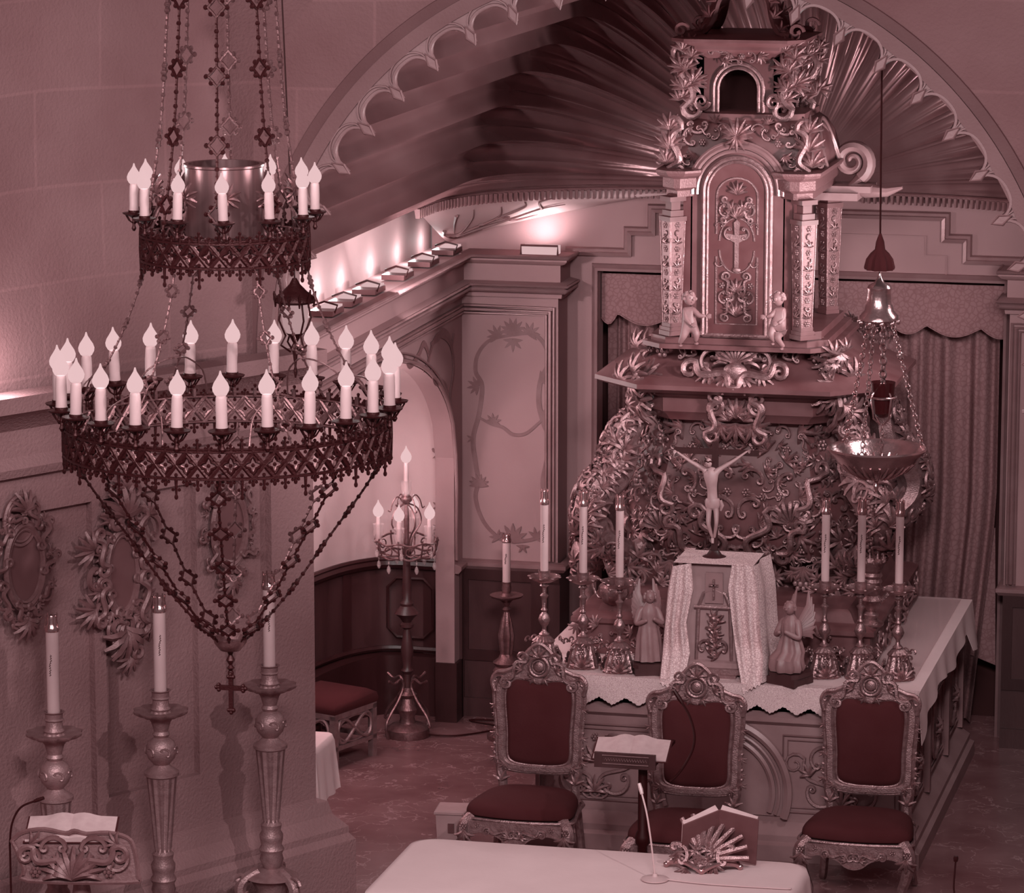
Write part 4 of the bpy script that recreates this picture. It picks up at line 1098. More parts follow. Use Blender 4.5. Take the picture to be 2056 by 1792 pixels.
# entablature over each pair of columns
for s in (-1, 1):
    mb = MB(); cx = colx[0][0] if s < 0 else colx[1][0]
    xc2 = (cx + RC + s * 0.34) / 2; hx = abs(cx - RC - s * 0.34) / 2 + 0.05
    prof = [(0, 4.10), (0, 4.14), (0.02, 4.16), (0.02, 4.22), (0.05, 4.24), (0.06, 4.26), (0.06, 4.275)]
    mb.loft([oct_ring(xc2, 25.12, hx + a, 0.56 + a, 0.09, z) for a, z in prof])
    mb.build('entablature', 'column', tem, world=True, ang=20)
mb = MB()
mb.box((RC - 0.34, TY + .05, 4.08), (RC + 0.34, 25.75, 4.26)); mb.box((RC - 0.30, TY + .2, 4.2), (RC + 0.42, 25.78, 4.24))
mb.build('attic_block', 'marble', tem, world=True, smooth=False)
# bell shaped cap
mb = MB()
cap2 = [(0.50, 0.52, 4.26), (0.495, 0.51, 4.36), (0.47, 0.49, 4.46), (0.42, 0.46, 4.54), (0.37, 0.43, 4.58), (0.37, 0.43, 4.62), (0.34, 0.40, 4.63)]
mb.loft([oct_ring(RC + 0.01, 25.28, hx, hy, 0.12, z) for hx, hy, z in cap2])
mb.build('bell_roof', 'marble', tem, world=True, ang=35)
mb = MB()
rocaille(mb, lambda x, y: FRONT((RC + x, 25.27 - 0.53 + max(0, (y - 4.42)) * 0.45, y)), [(0.0, 4.52), (0.2, 4.46), (0.36, 4.26), (0.50, 4.28), (0.46, 4.45), (0.36, 4.57), (0.0, 4.58)], 34, 0.06, 0.13, RND, mirror=0)
leaf(mb, FRONT((RC, TY - 0.03, 4.49)), 0, 0, 0.13, pi/2, 9, 2.2); leaf(mb, FRONT((RC, TY - 0.04, 4.51)), 0, 0, 0.11, -pi/2, 7, 1.8)
for s in (-1, 1):
    f = FRONT((RC + s * 0.46, 24.72, 4.28)); sscroll(mb, f, (0, 0), (-s * 0.08, 0.26), 0.021, 0.02, s, 6); leaf(mb, f, 0, 0.12, 0.14, pi/2, 7, 1.6); leaf(mb, f, 0, 0.24, 0.12, pi/2, 7, 1.6); leaf(mb, f, 0.02*s, 0.02, 0.12, pi/2, 7, 1.6)
mb.build('roof_carving', 'gold', tem, world=True)
mb = MB()
FSd = Frame((RC + 0.505, 25.25, 0), (0, 1, 0), (0, 0, 1), (1, 0, 0))
for wv, r in ((0.27, 0.014), (0.235, 0.011)):
    mb.tube([FSd.p(-wv * cos(pi*i/16), 4.26 + wv * 1.15 * sin(pi*i/16), 0.03 - 0.09 * sin(pi*i/16)) for i in range(17)], r, 6)
mb.build('side_arch', 'trim', tem, world=True)
# lantern
LY = 24.88
mb = MB(); LX = Q(1483, 190, Y=LY).x
wall_l = 0.28
zA0, zA1 = 4.63, 5.0
wo, zso = 0.135, Q(1483, 178, Y=LY).z
ap = arch_pts(wo, zA0, zso, LY, LX, 14)
top_ = [Vector((LX - wall_l + 2 * wall_l * i / (len(ap) - 1), LY, zA1)) for i in range(len(ap))]
left_ = [Vector((LX - wall_l, LY, zA0))]
mb.sheet([ap, top_], thv=(0, 0.06, 0))
mb.add([(LX - wall_l, LY, zA0), (LX - wo, LY, zA0), (LX - wall_l, LY, zA1)], [(0, 1, 2)]); mb.add([(LX + wall_l, LY, zA0), (LX + wo, LY, zA0), (LX + wall_l, LY, zA1)], [(0, 2, 1)])
mb.box((LX - wall_l, LY, zA0), (LX - wall_l + .05, 25.5, zA1)); mb.box((LX + wall_l - .05, LY, zA0), (LX + wall_l, 25.5, zA1)); mb.box((LX - wall_l, 25.45, zA0), (LX + wall_l, 25.5, zA1))
mb.build('lantern_wall', 'marble_dark', tem, world=True, smooth=False)
mb = MB().box((LX - wall_l + .055, LY + 0.30, zA0), (LX + wall_l - .055, LY + .32, zA1)); mb.build('shade_sheet', 'void', tem, world=True, smooth=False)  # dark sheet set in the opening in place of its shade
mb = MB()
for wv, r in ((0.135, 0.012), (0.165, 0.014)): mb.tube(arch_pts(wv, zA0, zso, LY - 0.01, LX, 14), r, 6)
mb.build('lantern_arch', 'gold', tem, world=True)
mb = MB()
mb.loft([oct_ring(LX, 25.2, hx, hy, 0.1, z) for hx, hy, z in ((0.30, .34, 4.98), (0.36, .38, 5.02), (0.38, .40, 5.04), (0.38, .40, 5.06), (0.44, .46, 5.09), (0.44, .46, 5.11), (0.3, .34, 5.13))])
mb.build('lantern_cornice', 'marble', tem, world=True, ang=25)
for s, xx, yy in ((-1, -0.34, LY - .02), (1, 0.34, LY - .02), (1, 0.40, 25.35)):
    mb = MB(); f = FRONT((LX + xx, yy, 4.64)); rr = random.Random(int(xx * 100))
    sscroll(mb, f, (0.02 * s, 0.02), (-0.02 * s, 0.36), 0.024, 0.0, s, 7, 0.3, 0.2)
    mb.tube([f.p(a, b, 0.02) for a, b in spiral(-s * 0.10, 0.06, 0.055, 1.6, 0, s, 20)], [0.016 * (1.1 - i / 24) for i in range(20)], 6)
    for k in range(15): leaf(mb, f, rr.uniform(-.06, .06), rr.uniform(0.04, .42), rr.uniform(.07, .12), rr.uniform(0.4, 2.7), 6, 1.8, 0.02)
    mb.build('lantern_scroll', 'gold', tem, world=True)
mb = MB(); rocaille(mb, lambda x, y: FRONT((LX + x, LY - 0.03, y)), [(-0.14, 4.97), (0.14, 4.97), (0.14, 5.04), (-0.14, 5.04)], 9, 0.06, 0.09, RND); mb.build('lantern_crest', 'gold', tem, world=True)
for k, (dx, dy) in enumerate(((-0.36, -0.3), (0.36, -0.3), (0.36, 0.3), (-0.36, 0.3))):
    pts = [Vector((LX + dx * a, 25.2 + dy * a, z)) for a, z in ((1.0, 5.12), (0.72, 5.15), (0.58, 5.24), (0.5, 5.34), (0.36, 5.40), (0.14, 5.44), (0.04, 5.56))]
    mb = MB(); mb.tube(smooth_path(pts, 4), [0.034 - 0.0006 * i for i in range(25)], 7, flat=1.7)
    mb.tube([Vector((LX + dx * 1.05, 25.2 + dy * 1.05 - .03, 5.16)) + Vector((0.05 * cos(t) * (1 - t/9), 0, 0.05 * sin(t) * (1 - t/9))) for t in [i * .45 for i in range(16)]], 0.014, 5)
    for j in range(5):
        f = FRONT(pts[1 + j] + Vector((0, -0.04, 0))); leaf(mb, f, 0, 0, 0.08, radians(60 + 60 * (dx < 0)), 4, 1.2)
    mb.build('crown_scroll', 'marble' , tem, world=True)
mb = MB(); mb.ball((LX, 25.2, 5.58), 0.07, 12, 8); mb.lathe([(0.03, 5.36), (0.05, 5.40), (0.03, 5.46), (0.06, 5.52)], (LX, 25.2, 0), 12); mb.build('crown_finial', 'gold_dull', tem, world=True)

# plaster volute standing behind on the right
pv = thing('scroll_volute', 'pale carved volute standing on the ledge to the right of the domed tabernacle', 'ornament', (Q(1720, 370, Y=25.6).x, 25.6, 4.1))
mb = MB(); qc = Q(1712, 322, Y=25.6); f = FRONT((qc.x, 25.58, qc.z))
sp = spiral(0, 0, 0.125, 1.7, radians(-60), 1, 40, 0.12)
mb.tube([f.p(a, b, 0) for a, b in sp], [0.048 * (1.0 - 0.75 * i / 40) for i in range(40)], 8, flat=1.8)
mb.tube([f.p(a, b, 0.0) for a, b in ((0.06, -0.11), (0.0, -0.16), (0.10, -0.2), (0.24, -0.2), (0.34, -0.17))], [0.04, 0.05, 0.05, 0.035, 0.01], 8, flat=1.8)
mb.build('spiral', 'white_wood', pv, world=True)
mb = MB(); a = Q(1665, 368, Y=25.6); b = Q(1760, 392, Y=25.6)
mb.box((a.x - .04, 25.45, b.z + .03), (b.x - .02, 25.75, a.z)); mb.box((a.x - .08, 25.4, b.z - 0.02), (b.x - .1, 25.78, b.z + .03))
mb.build('bracket', 'white_wood', pv, world=True, smooth=False)
# ================================================================== SKIN FIGURES
def skin_body(name, m, parent, verts, edges, radii, sub=2, world=False):
    off = Vector(parent.location) if world else Vector((0, 0, 0))
    me = bpy.data.meshes.new(name); me.from_pydata([tuple(Vector(v) - off) for v in verts], edges, [])
    o = bpy.data.objects.new(name, me); COL.objects.link(o)
    o.parent = parent
    sk = o.modifiers.new('skin', 'SKIN')
    sv = me.skin_vertices[0].data
    for i, r in enumerate(radii):
        rr = r if isinstance(r, tuple) else (r, r); sv[i].radius = rr
    sv[0].use_root = True
    sk.use_smooth_shade = True
    s = o.modifiers.new('sub', 'SUBSURF'); s.levels = sub; s.render_levels = sub
    me.materials.append(M[m]); return o

# ================================================================== CHANDELIER
CHX, CHY = -5.622, 17.5
cha = thing('chandelier', 'large two tier bronze ring chandelier with lit candle bulbs hanging on ornate chains', 'chandelier', (CHX, CHY, 2.36))
def cyl(r, a, z): return Vector((CHX + r * sin(a), CHY - r * cos(a), z))
def band(name, R, zm, hh, ncell, crest, drop, matn='bronze'):
    mb = MB()
    for z, t in ((zm + hh, 0.009), (zm - hh, 0.009), (zm + hh + 0.012, 0.005)):
        mb.tube([cyl(R, 2*pi*i/96, z) for i in range(96)], t, 5, closed=True)
    da = 2 * pi / ncell
    for i in range(ncell):
        a = i * da
        for s in (1, -1):
            mb.tube([cyl(R, a - s*da/2, zm - hh), cyl(R, a, zm), cyl(R, a + s*da/2, zm + hh)], 0.011, 4, flat=0.5)
        for b, zz in ((a + da/2, zm),):
            mb.tube([cyl(R, b + (0.30 * da) * (1 + .3*cos(4*t)) * cos(t) , zz + hh * 0.5 * (1 + .3*cos(4*t)) * sin(t)) for t in [2*pi*k/16 for k in range(16)]], 0.008, 4, closed=True)
            mb.ball(cyl(R, b, zz), 0.010, 5, 4)
        mb.ball(cyl(R, a, zm + hh * 0.72), 0.010, 5, 3); mb.ball(cyl(R, a, zm - hh * 0.72), 0.010, 5, 3)
        for b, big in ((a, True), (a + da/2, False)):
            h = crest if big else crest * 0.55
            mb.tube([cyl(R, b, zm + hh), cyl(R, b, zm + hh + h)], [0.010, 0.005], 4)
            mb.ball(cyl(R, b, zm + hh + h), 0.009, 5, 4)
            for s in (-1, 1): mb.ball(cyl(R, b + s * 0.014 / R, zm + hh + h * 0.62), 0.008, 5, 3)
            h = drop * (1.9 if (big and i % 3 == 0) else 1.0 if big else 0.55)
            mb.tube([cyl(R, b, zm - hh), cyl(R, b, zm - hh - h)], [0.009, 0.005], 4)
            mb.ball(cyl(R, b, zm - hh - h), 0.010, 5, 4, (1, 1, 1.4))
            for s in (-1, 1): mb.ball(cyl(R, b + s * 0.015 / R, zm - hh - h * 0.6), 0.009, 5, 3)
    mb.build(name, matn, cha, world=True)
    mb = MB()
    # added pale lining: bulb light on the inner face is put into its colour
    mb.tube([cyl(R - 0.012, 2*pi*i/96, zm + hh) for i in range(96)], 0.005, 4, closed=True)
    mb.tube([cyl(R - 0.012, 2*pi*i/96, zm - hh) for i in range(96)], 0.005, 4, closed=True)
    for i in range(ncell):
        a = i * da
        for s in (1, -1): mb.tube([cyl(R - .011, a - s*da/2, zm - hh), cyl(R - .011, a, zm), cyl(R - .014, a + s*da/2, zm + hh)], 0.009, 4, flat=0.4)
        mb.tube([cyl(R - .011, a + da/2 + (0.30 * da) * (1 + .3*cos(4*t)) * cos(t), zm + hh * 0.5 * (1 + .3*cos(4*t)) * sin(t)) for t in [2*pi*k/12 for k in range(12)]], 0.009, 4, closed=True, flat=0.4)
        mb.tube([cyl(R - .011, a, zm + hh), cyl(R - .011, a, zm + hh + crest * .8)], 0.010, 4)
    mb.build('lit_lining', 'bronze_light', cha, world=True)
band('lower_band', 0.785, 3.72, 0.064, 48, 0.055, 0.045)
band('upper_band', 0.40, 4.64, 0.058, 26, 0.05, 0.045)
candle_m = MB().lathe([(0.027, 0), (0.029, 0.01), (0.027, 0.05), (0.028, 0.10), (0.026, 0.155), (0.023, 0.165), (0.02, 0.168)], n=12)
pan_m = MB().lathe([(0.006, -0.10), (0.014, -0.085), (0.008, -0.07), (0.010, -0.03), (0.03, -0.015), (0.062, -0.004), (0.066, 0.004), (0.05, 0.002), (0.032, 0.006), (0.032, 0.018), (0.027, 0.018)], n=16)
for k in range(6): 
    a = 2*pi*k/6; pan_m.tube([(0.0, 0, -0.06), (0.03 * cos(a), 0.03 * sin(a), -0.04), (0.05*cos(a), 0.05*sin(a), -0.008)], 0.004, 4)
bulb_m = MB().lathe([(0.014, 0), (0.028, 0.010), (0.038, 0.028), (0.040, 0.045), (0.033, 0.065), (0.019, 0.086), (0.008, 0.104), (0.003, 0.122)], n=14)
tmpl = {}
def put_candle(a, R, z, sc, first={}):
    loc = cyl(R, a, z) - Vector(cha.location)
    if "c" not in first:
        c = candle_m.build('candle', 'wax', cha); p = pan_m.build('drip_pan', 'bronze', c); b = bulb_m.build('bulb', 'bulb', c); b.location = (0, 0, 0.162)
        b.visible_shadow = True
        first['c'] = (c, p, b)
    else:
        c0, p0, b0 = first['c']; c = c0.copy(); p = p0.copy(); b = b0.copy()
        for o in (c, p, b): COL.objects.link(o)
        c.parent = cha; p.parent = c; b.parent = c
    c.location = loc; c.scale = (sc, sc, sc); c.rotation_euler = (RND.uniform(-.03, .03), RND.uniform(-.03, .03), 0)
    return Vector(cha.location) + loc + Vector((0, 0, 0.22 * sc))
for k in range(24):
    p = put_candle(radians(1 + 15 * k), 0.805, 3.885, 1.0)
    if k % 2 == 0: point('bulb_light', p, 2.6, 0.04)
for k in range(12):
    p = put_candle(radians(17 + 30 * k), 0.43, 4.80, 0.84)
    if k % 2 == 0: point('bulb_light', p, 2.6, 0.04)
def star_link(mb, p, t, side, s, r=0.0055):
    t = t.normalized(); side = (side - t * side.dot(t)).normalized()
    q = []
    for k in range(8):
        a = pi * k / 4; rr = s * (1.0 if k % 2 == 0 else 0.72)
        q.append(p + t * cos(a) * rr * 1.15 + side * sin(a) * rr)
    mb.tube(q, r, 5, closed=True)
    for k, v in enumerate(q):
        if k % 4 != 0: mb.ball(v + (v - p).normalized() * s * 0.24, r * 1.55, 5, 4)
def ornate(mb, ctrl, gap=0.24, s=0.042, r=0.0055, face=None, ph=0.5):
    r *= 1.3; pts = smooth_path(ctrl, 10); L = [0]
    for a, b in zip(pts, pts[1:]): L.append(L[-1] + (b - a).length)
    tot = L[-1]
    def at(d):
        for i in range(len(pts) - 1):
            if L[i + 1] >= d:
                k = (d - L[i]) / max(1e-9, L[i+1] - L[i]); return pts[i].lerp(pts[i+1], k), (pts[i+1] - pts[i]).normalized()
        return pts[-1], (pts[-1] - pts[-2]).normalized()
    n = max(1, int(tot / gap)); g = tot / n; stars = [g * (i + ph) for i in range(n)]
    cur = 0
    for d in stars + [tot + s]:
        e = min(tot, d - s * 1.1)
        if e > cur:
            m = max(2, int((e - cur) / 0.03)); seg = [at(cur + (e - cur) * i / m)[0] for i in range(m + 1)]
            mb.tube(seg, r * 0.75, 5)
            for i, q in enumerate(seg[1:-1]):
                mb.ball(q, r * (1.45 if i % 2 == 0 else 0.95), 5, 4)
        cur = d + s * 1.1
    for d in stars:
        p, t = at(d); sd = face(p) if face else Vector((1, 0, 0)); star_link(mb, p, t, sd, s, r)
tang = lambda p: Vector((p.y - CHY, -(p.x - CHX), 0)) if hypot(p.x - CHX, p.y - CHY) > 1e-3 else Vector((1, 0, 0))
for k in range(8):
    a = radians(14 + 45 * k); mb = MB()
    ornate(mb, [cyl(r, a, z) for r, z in ((0.775, 3.65), (0.64, 3.44), (0.48, 3.22), (0.31, 2.98), (0.16, 2.80), (0.075, 2.715))], 0.23, 0.040, 0.006, tang)
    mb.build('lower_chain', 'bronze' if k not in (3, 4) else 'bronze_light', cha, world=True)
for k in range(6):
    a = radians(40 + 60 * k); mb = MB()
    ornate(mb, [cyl(r, a, z) for r, z in ((0.385, 4.58), (0.43, 4.40), (0.55, 4.12), (0.70, 3.9), (0.785, 3.80))], 0.2, 0.028, 0.0055, tang)
    for s in (-1, 1):
        mb.tube(smooth_path([cyl(0.60, a, 4.02), cyl(0.66, a + s * 0.10, 4.0), cyl(0.72, a + s * 0.22, 3.93), cyl(0.775, a + s * 0.26, 3.80)], 4), 0.0045, 5)
    mb.build('middle_chain', 'bronze_light', cha, world=True)
for k in range(8):
    a = radians(12 + 45 * k); mb = MB()
    ornate(mb, [cyl(r, a, z) for r, z in ((0.375, 4.74), (0.33, 5.0), (0.29, 5.3), (0.255, 5.8), (0.22, 6.3), (0.12, 6.9), (0.02, 7.6))], 0.29, 0.040, 0.0065, tang, 0.3 + 0.1 * (k % 3))
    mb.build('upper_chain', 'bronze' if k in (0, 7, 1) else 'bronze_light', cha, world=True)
MB().lathe([(0.02, 7.6), (0.03, 7.7), (0.02, 9.0)], (CHX, CHY, 0), 8).build('hanging_rod', 'bronze', cha, world=True)
mb = MB().lathe([(0.17, 4.70), (0.187, 4.70), (0.187, 5.02), (0.193, 5.025), (0.193, 5.035), (0.17, 5.035), (0.17, 4.70)], (CHX, CHY, 0), 40)
mb.build('drum', 'drum', cha, world=True)
mb = MB()
for k in range(10):
    a = radians(20 + 36 * k); f = Frame(cyl(0.30, a, 4.90), tang(cyl(0.3, a, 0)), (0, 0, 1), cyl(1, a, 0) - Vector((CHX, CHY, 0)))
    leaf(mb, f, 0, 0, 0.08, pi/2, 6, 2.6); leaf(mb, f, 0, 0, 0.07, -pi/2, 5, 2.6); mb.tube([cyl(0.30, a, 4.90), cyl(0.385, a, 4.70)], 0.006, 5)
mb.build('leaf_sprays', 'bronze_light', cha, world=True)
MB().lathe([(0.01, 2.655), (0.05, 2.665), (0.078, 2.70), (0.084, 2.725), (0.078, 2.73), (0.06, 2.705), (0.01, 2.695)], (CHX, CHY, 0), 24).build('dish', 'bronze_light', cha, world=True)
mb = MB(); mb.lathe([(0.006, 2.56), (0.02, 2.575), (0.008, 2.59), (0.022, 2.615), (0.010, 2.64), (0.018, 2.66)], (CHX, CHY, 0), 12)
mb.tube([Vector((CHX + 0.012 * sin(t), CHY, 2.548 + 0.016 * cos(t))) for t in [2*pi*k/10 for k in range(10)]], 0.004, 5, closed=True)
mb.build('stem', 'bronze', cha, world=True)
mb = MB(); cz = 2.475
mb.prism([(CHX + a, CHY - .006, cz + b) for a, b in ((-.011, -.11), (.011, -.11), (.011, -.012), (.06, -.012), (.06, .012), (.011, .012), (.011, .05), (-.011, .05), (-.011, .012), (-.06, .012), (-.06, -.012), (-.011, -.012))], (0, 0.014, 0))
for (x, z, dx, dz) in ((0, .055, 0, 1), (0, -.112, 0, -1), (.062, 0, 1, 0), (-.062, 0, -1, 0)):
    for a, b in ((0, 0), (1, 0), (-1, 0), (0, 1)):
        mb.ball((CHX + x + dz * a * 0.012 + dx * b * .012, CHY, cz + z + dx * a * 0.012 + dz * b * .012), 0.0115, 6, 5)
mb.build('cross', 'bronze', cha, world=True)

# ---- hanging lantern behind it
LXp = Q(592, 620, Y=20.3)
lan = thing('hanging_lantern', 'small glazed lantern with dark pierced crown hanging beside the left end of the arch', 'lantern', (LXp.x, 20.3, Q(583, 758, Y=20.3).z))
lz = lambda py: Q(590, py, Y=20.3).z
mb = MB(); mb.lathe([(0.10, lz(608)), (0.115, lz(603)), (0.11, lz(596)), (0.07, lz(585)), (0.03, lz(570)), (0.012, lz(558))], (LXp.x, 20.3, 0), 16)
for k in range(12):
    a = 2*pi*k/12; c = Vector((LXp.x + .11*cos(a), 20.3 + .11*sin(a), lz(600))); mb.tube([c, c + Vector((.01*cos(a), .01*sin(a), 0.04))], [0.012, 0.004], 4); mb.tube([c, c - Vector((0, 0, 0.04))], [0.01, 0.004], 4)
mb.build('crown', 'bronze', lan, world=True)
MB().lathe([(0.045, lz(668)), (0.065, lz(655)), (0.075, lz(630)), (0.075, lz(608))], (LXp.x, 20.3, 0), 16).build('lamp_glass', emis('frosted_lamp_glass', 0.86, 0.8), lan, world=True)
mb = MB(); mb.lathe([(0.004, lz(758)), (0.012, lz(745)), (0.006, lz(735)), (0.016, lz(705)), (0.022, lz(695)), (0.012, lz(688)), (0.03, lz(676)), (0.05, lz(668))], (LXp.x, 20.3, 0), 12)
for k in range(4):
    a = pi/4 + pi/2*k; mb.tube([Vector((LXp.x + r*cos(a), 20.3 + r*sin(a), z)) for r, z in ((.08, lz(606)), (.10, lz(640)), (.06, lz(672)), (.09, lz(690)), (.03, lz(705)))], 0.006, 5)
mb.build('cage', 'bronze', lan, world=True)
a = Q(566, 0, Y=20.3); MB().tube([(LXp.x, 20.3, lz(560)), (a.x, 20.3, a.z), (a.x, 20.3, 7.2)], 0.005, 5).build('cord', 'iron', lan, world=True)

# ================================================================== SANCTUARY LAMP
SLY = 22.0; sx0 = Q(1760, 905, Y=SLY).x
sl = thing('sanctuary_lamp', 'polished brass hanging lamp with bell canopy, dark glass and wide oil bowl', 'lamp', (sx0, SLY, Q(1760, 990, Y=SLY).z))
slz = lambda py: Q(1758, py, Y=SLY).z
MB().tube([(sx0, SLY, slz(475)), (sx0 - 0.01, SLY, slz(0)), (sx0 - .015, SLY, 7.5)], 0.006, 6).build('cord', 'iron', sl, world=True)
mb = MB(); mb.lathe([(0.088, slz(541)), (0.092, slz(537)), (0.08, slz(520)), (0.055, slz(508)), (0.030, slz(500)), (0.024, slz(485)), (0.014, slz(475)), (0.006, slz(468))], (sx0, SLY, 0), 32, flute=9, fl=(slz(545), slz(505)), fd=0.22)
mb.build('tassel', 'velvet', sl, world=True)
mb = MB(); mb.lathe([(0.10, slz(645)), (0.118, slz(640)), (0.112, slz(632)), (0.085, slz(622)), (0.072, slz(600)), (0.068, slz(582)), (0.072, slz(577)), (0.062, slz(571)), (0.03, slz(566)), (0.012, slz(556)), (0.006, slz(545))], (sx0, SLY, 0), 28)
for k in range(10):
    a = 2*pi*k/10; mb.ball((sx0 + .112*cos(a), SLY + .112*sin(a), slz(645)), 0.014, 6, 5)
mb.build('canopy', 'brass', sl, world=True)
def chain(mb, a, b, n, s=0.014, r=0.004):
    a, b = Vector(a), Vector(b); t = (b - a).normalized(); u = t.cross(Vector((0.3, 1, 0.2))).normalized(); v = t.cross(u)
    for i in range(n):
        c = a.lerp(b, (i + 0.5) / n); w = u if i % 2 else v; L = (b - a).length / n * 0.62
        mb.tube([c + t * L * cos(q) + w * s * sin(q) for q in [2*pi*k/8 for k in range(8)]], r, 4, closed=True)
for k in range(3):
    a = radians(20 + 120 * k); mb = MB()
    chain(mb, (sx0 + 0.08*cos(a), SLY + 0.08*sin(a), slz(645)), (sx0 + 0.275*cos(a), SLY + 0.275*sin(a), slz(903)), 26)
    if k == 0: mb.ball((sx0 + 0.13*cos(a), SLY + .13*sin(a), slz(715)), 0.02, 8, 6, (1, 1, 1.4))
    mb.build('chain', 'brass', sl, world=True)
mb = MB(); chain(mb, (sx0 + 0.03, SLY, slz(650)), (sx0 + 0.03, SLY, slz(770)), 9, 0.02, 0.007)
for k in range(4):
    a = pi/4 + pi/2*k; mb.tube([(sx0 + .03 + r*cos(a), SLY + r*sin(a), z) for r, z in ((0.01, slz(768)), (0.075, slz(790)), (0.08, slz(800)), (0.062, slz(838)), (0.02, slz(850)))], 0.006, 5)
mb.tube([(sx0 + .03 + .078*cos(t), SLY + .078*sin(t), slz(796)) for t in [2*pi*k/20 for k in range(20)]], 0.007, 5, closed=True)
chain(mb, (sx0 + 0.03, SLY, slz(850)), (sx0 + 0.03, SLY, slz(930)), 7, 0.012, 0.004)
mb.build('lamp_holder', 'brass', sl, world=True)
MB().lathe([(0.03, slz(836)), (0.055, slz(828)), (0.064, slz(800)), (0.074, slz(766)), (0.07, slz(766)), (0.05, slz(826)), (0.01, slz(832))], (sx0 + 0.03, SLY, 0), 20).build('oil_glass', 'glass_red', sl, world=True)
zr = slz(903)
mb = MB(); mb.lathe([(0.02, zr - 0.17), (0.10, zr - 0.155), (0.19, zr - 0.10), (0.235, zr - 0.06), (0.255, zr - 0.03), (0.285, zr - 0.005), (0.292, zr + 0.008), (0.285, zr + 0.018), (0.27, zr + 0.010), (0.245, zr - 0.02), (0.22, zr - 0.055), (0.17, zr - 0.095), (0.09, zr - 0.14), (0.0, zr - 0.15)], (sx0, SLY, 0), 48)
for k in range(28):
    a = 2*pi*k/28; mb.tube([(sx0 + r*cos(a), SLY + r*sin(a), zr + z) for r, z in ((0.10, -0.158), (0.18, -0.112), (0.228, -0.07))], [0.008, 0.012, 0.006], 5)
    mb.tube([(sx0 + r*cos(a), SLY + r*sin(a), zr + z) for r, z in ((0.08, -0.135), (0.16, -0.095), (0.215, -0.052))], [0.006, 0.01, 0.005], 5)
mb.build('bowl', 'brass', sl, world=True)
mb = MB(); mb.lathe([(0.004, slz(988)), (0.018, slz(975)), (0.01, slz(968)), (0.03, slz(955)), (0.045, slz(948)), (0.02, zr - 0.165)], (sx0, SLY, 0), 14)
for k in range(9):
    a = 2*pi*k/9; mb.tube([(sx0 + .045*cos(a), SLY + .045*sin(a), slz(950)), (sx0 + .05*cos(a), SLY + .05*sin(a), slz(962))], [0.006, 0.009], 5)
mb.build('finial', 'brass', sl, world=True)

